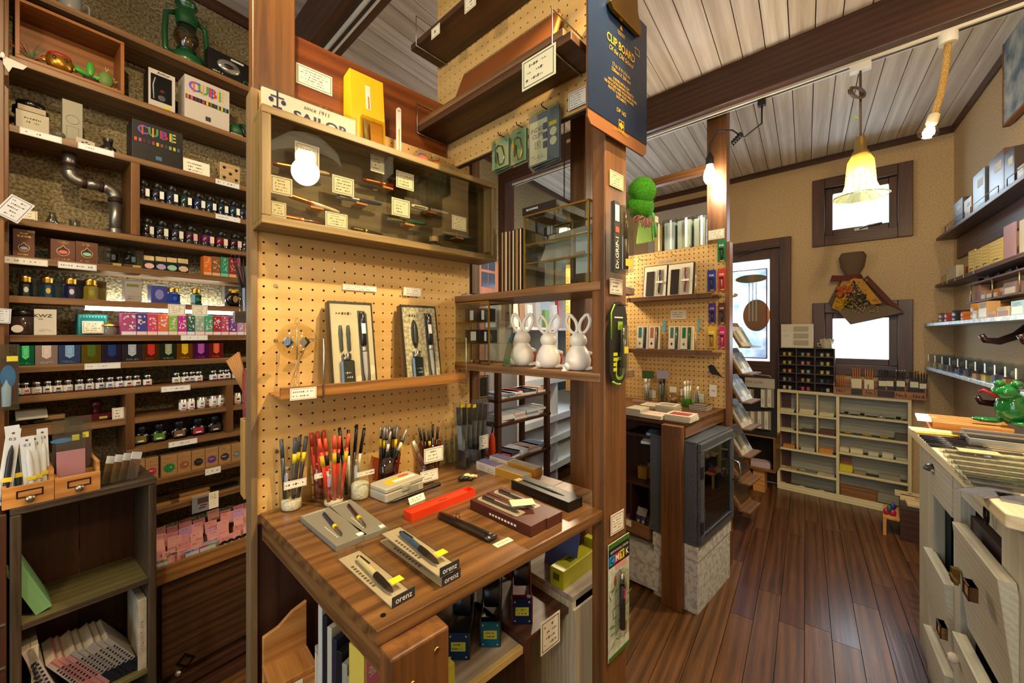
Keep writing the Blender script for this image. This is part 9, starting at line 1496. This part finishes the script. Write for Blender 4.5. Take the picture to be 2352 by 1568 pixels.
PGF=Fr(*K.P(0,.3,0)[:2],E2);pg=thing('hanging_display','black hanging panel with pencil guard header beside the cubby','display panel',PGF.P(0,0,0),PGF.rz);x0,x1=PGF.S(1700),PGF.S(1784);zA_,zB_=PGF.Z(1745,1000),PGF.Z(1745,866);MB().box(x0,x1,0,.012,zA_,zB_).obj('board',mt('#17120f',.7),pg);MB().box(PGF.S(1712),PGF.S(1780),-.012,-.008,PGF.Z(1745,890),PGF.Z(1745,868)).obj('header_card',mt('#a8a090',.6),pg);text('PENCIL GUARD',.026,INKL,pg,(PGF.S(1732),-.0125,PGF.Z(1745,878)),wx=.7);MB().tube([(PGF.S(1728),-.004,zB_),(PGF.S(1732),-.004,zB_+.02),(PGF.S(1768),-.004,zB_+.015),(PGF.S(1772),-.004,zB_)],.003,6).obj('handle',mt('#b8b4ac',.3,.8),pg)
for i,(u,v0,v1)in enumerate(((1724,893,926),(1755,893,936),(1770,893,936),(1716,944,980),(1731,944,983),(1747,944,985),(1763,944,987))):a=PGF.S(u,.02);z0_=PGF.Z(u,v1,.02);h_=PGF.Z(u,v0,.02)-z0_;t=thing('guard_pack','%s pencil guard pack on the black hanging panel'%ORD[i],'guard pack',PGF.P(a,.02,z0_),PGF.rz,'pencil guard packs');MB().box(-.022,.022,0,.003,0,h_).obj('backing_card',mt('#7a7468',.5),t);MB().box(-.02,.004,-.006,-.0005,.004,h_*.96).obj('white_sleeve',mt('#c4bca8',.6),t);text('PENCIL',.014,INKL,t,(-.008,-.0068,h_*.4),(math.pi/2,-math.pi/2,0))
wb_=thing('wooden_crate','open wooden crate on a block holding pink paper by the door','crate',PGF.P(0,0,0),PGF.rz);c0_,c1_=PGF.S(1690),PGF.S(1781);zc0,zc1=PGF.Z(1770,1085),PGF.Z(1770,1003);CW2={a:wood('#5f3d1a','#8f6230',a)for a in 'xz'}
for a in((c0_,c1_,zc0,zc0+.014,'x'),(c0_,c1_,zc1-.014,zc1,'x'),(c0_,c0_+.014,zc0+.014,zc1-.014,'z'),(c1_-.014,c1_,zc0+.014,zc1-.014,'z')):MB().box(a[0],a[1],.0,.2,a[2],a[3]).obj('board',CW2[a[4]],wb_,.001)
MB().box(c0_,c1_,.19,.2,zc0,zc1).obj('back_board',mt('#1c120c',.8),wb_);MB().box(PGF.S(1728),PGF.S(1755),.02,.12,0,zc0).obj('foot_block',HONEY['x'],wb_)
for i in range(3):t=MB().box(0,.13,0,.1,0,.012).obj('pink_paper_pack',mt('#b09a9a',.7));t.location=PGF.P(PGF.S(1722),-.03,zc0+.0145+.0125*i);t.rotation_euler=(0,0,PGF.rz+.08*i);tag(t,'%s pink paper pack in the wooden crate'%ORD[i],'paper pack','pink paper packs')
# ================================================================ LAMPS (their light sits in the lamp)
def point(name,loc,power,colr,r=.04):
 l=bpy.data.lights.new(name,'POINT');l.energy=power;l.color=colr;l.shadow_soft_size=r
 o=bpy.data.objects.new(name,l);col.objects.link(o);o.location=loc;return o
WARM=(1,.80,.53)
# bowl pendants: one reflects in the glass case, two are added unseen for fill
SHADE=bpy.data.materials.new('opal_shade');SHADE.use_nodes=True;N=SHADE.node_tree.nodes;N.clear();o_=N.new('ShaderNodeOutputMaterial');tr_=N.new('ShaderNodeBsdfTransparent');tl_=N.new('ShaderNodeBsdfTranslucent');mx=N.new('ShaderNodeMixShader');tl_.inputs[0].default_value=(.9,.87,.8,1);mx.inputs[0].default_value=.6
for a,b in((tr_.outputs[0],mx.inputs[1]),(tl_.outputs[0],mx.inputs[2]),(mx.outputs[0],o_.inputs[0])):SHADE.node_tree.links.new(a,b)
def bowl(loc,label,power,r=.16):
 t=thing('pendant_lamp',label,'lamp',loc,0)
 MB().lathe([(.02,.10),(r*.55,.08),(r*.9,.03),(r,-.03),(r*.97,-.03),(r*.86,.025),(r*.5,.07),(.015,.09)],24,None,True,False).obj('shade',SHADE,t)
 MB().ball((0,0,0),.045).obj('bulb',mt('#fff2da',.5,0,0,12.),t)
 MB().tube([(0,0,.09),(0,0,CEIL-loc[2])],.004,6).obj('cord',BLACK,t)
 point('pendant_light',(loc[0],loc[1],loc[2]-.07),power,WARM,.06)
bowl((.53,.28,2.06),'white bowl pendant lamp hanging beside the viewer',22)
bowl((-.35,-.75,2.1),'added fill pendant lamp, unseen behind the viewer',22)  # unseen lamp added for ambient fill, no known fitting here
def spot(name,loc,target,power,angle,blend=.4,colr=WARM,r=.02):
 l=bpy.data.lights.new(name,'SPOT');l.energy=power;l.spot_size=angle;l.spot_blend=blend;l.color=colr;l.shadow_soft_size=r
 o=bpy.data.objects.new(name,l);col.objects.link(o);o.location=loc;o.rotation_euler=(Vector(target)-Vector(loc)).to_track_quat('-Z','Y').to_euler();return o
bowl((-.85,.15,2.12),'added fill pendant lamp, unseen above the left aisle',14)  # unseen pendant added to lift the ambient light over the left aisle
bowl(tuple(px(1296,560,2.5)),'white bowl pendant lamp behind the glass cabinet',26,.13)
point('bulb_light',LAMPS['bulb']-Vector((0,.03,.065)),6.5,(1,.93,.82),.03)
point('bell_light',LAMPS['bell']-Vector((0,0,.05)),12,(1,.8,.5),.03)
spot('rope_spot',LAMPS['rope'],LAMPS['rope']+LAMPS['ropedir'],65,2.3,.7,(1,.84,.58),.02)
# track spot over the pen table: aims at the pegboard
def track_spot(P_,tgt,power,label,ang=1.0):
 d_=(Vector(tgt)-P_).normalized();t=thing('track_spot',label,'lamp',(0,0,0));M_=T(*P_)@d_.to_track_quat('Z','Y').to_matrix().to_4x4()
 MB().lathe([(.02,-.08),(.03,-.07),(.034,.0),(.031,.0),(.026,-.06)],16,M_,True,False).obj('can',mt('#d8d4ca',.4),t);MB().tube([P_-d_*.06,P_+Vector((0,0,.06)),Vector((P_.x,P_.y,CEIL-.2))],.006,6).obj('stem',mt('#d8d4ca',.4),t);MB().lathe([(.001,-.02),(.025,-.018)],14,M_,True,False).obj('bulb',mt('#fff0d0',.5,0,0,15.),t)
 spot('track_spot_light',P_+d_*.012,tgt,power,ang,.55,(1,.76,.42),.012)
track_spot(Vector((.36,.62,2.28)),B.P(.2,0,.92),85,'white track spot above the table aimed at the pegboard',.98)
track_spot(Vector((-.55,.45,2.3)),A.P(.2,0,1.3),30,'white track spot aimed at the ink shelves',1.6)
track_spot(Vector((1.15,.55,2.3)),R.P(.5,0,1.1),30,'white track spot aimed at the right wall shelves',1.6)
# ---------------------------------------------------------------- prints, stickers and small fittings belong to the part they sit on
MAIN=('glass_body','tin_body','box_body','steel_body','body','backing_card','black_card','navy_sheet','front','front_plate','case','white_bag','cover','wood_block','white_core','door','label_sleeve','header_card','board','head','thin','pad','card')
DECAL=set('label brand_line ink_swatch red_band crest round_label gold_crest title_print white_print price_sticker yellow_sticker yellow_tag barcode_tag barcode_label bottle_print handwriting lettering letter label_holder knob rivet spot anchor_mark white_sticker gold_sticker silver_print maker_mark black_lens_bar white_label side_label orange_label lime_print yellow_panel lime_loop loop_hole gold_square gold_diamond gold_triangle colour_strip white_disc yellow_disc price_tag leaf_print parrot_print pink_price_sticker colour_square green_edge black_header round_diagram white_card hang_hole blue_logo blue_print purple_top navy_foot orange_foot diamond_mark colour_foot black_cap picture_print cover_print eye screw'.split())
for o in list(col.objects):
 if o.parent is None and o.type=='EMPTY' and o.children:
  ch={}
  for c in o.children:ch.setdefault(c.name.split('.')[0],c)
  m_=next((ch[k]for k in MAIN if k in ch),None)
  if m_ is not None and m_.location.length<1e-6:
   for c in list(o.children):
    if c is not m_ and c.name.split('.')[0]in DECAL:c.parent=m_
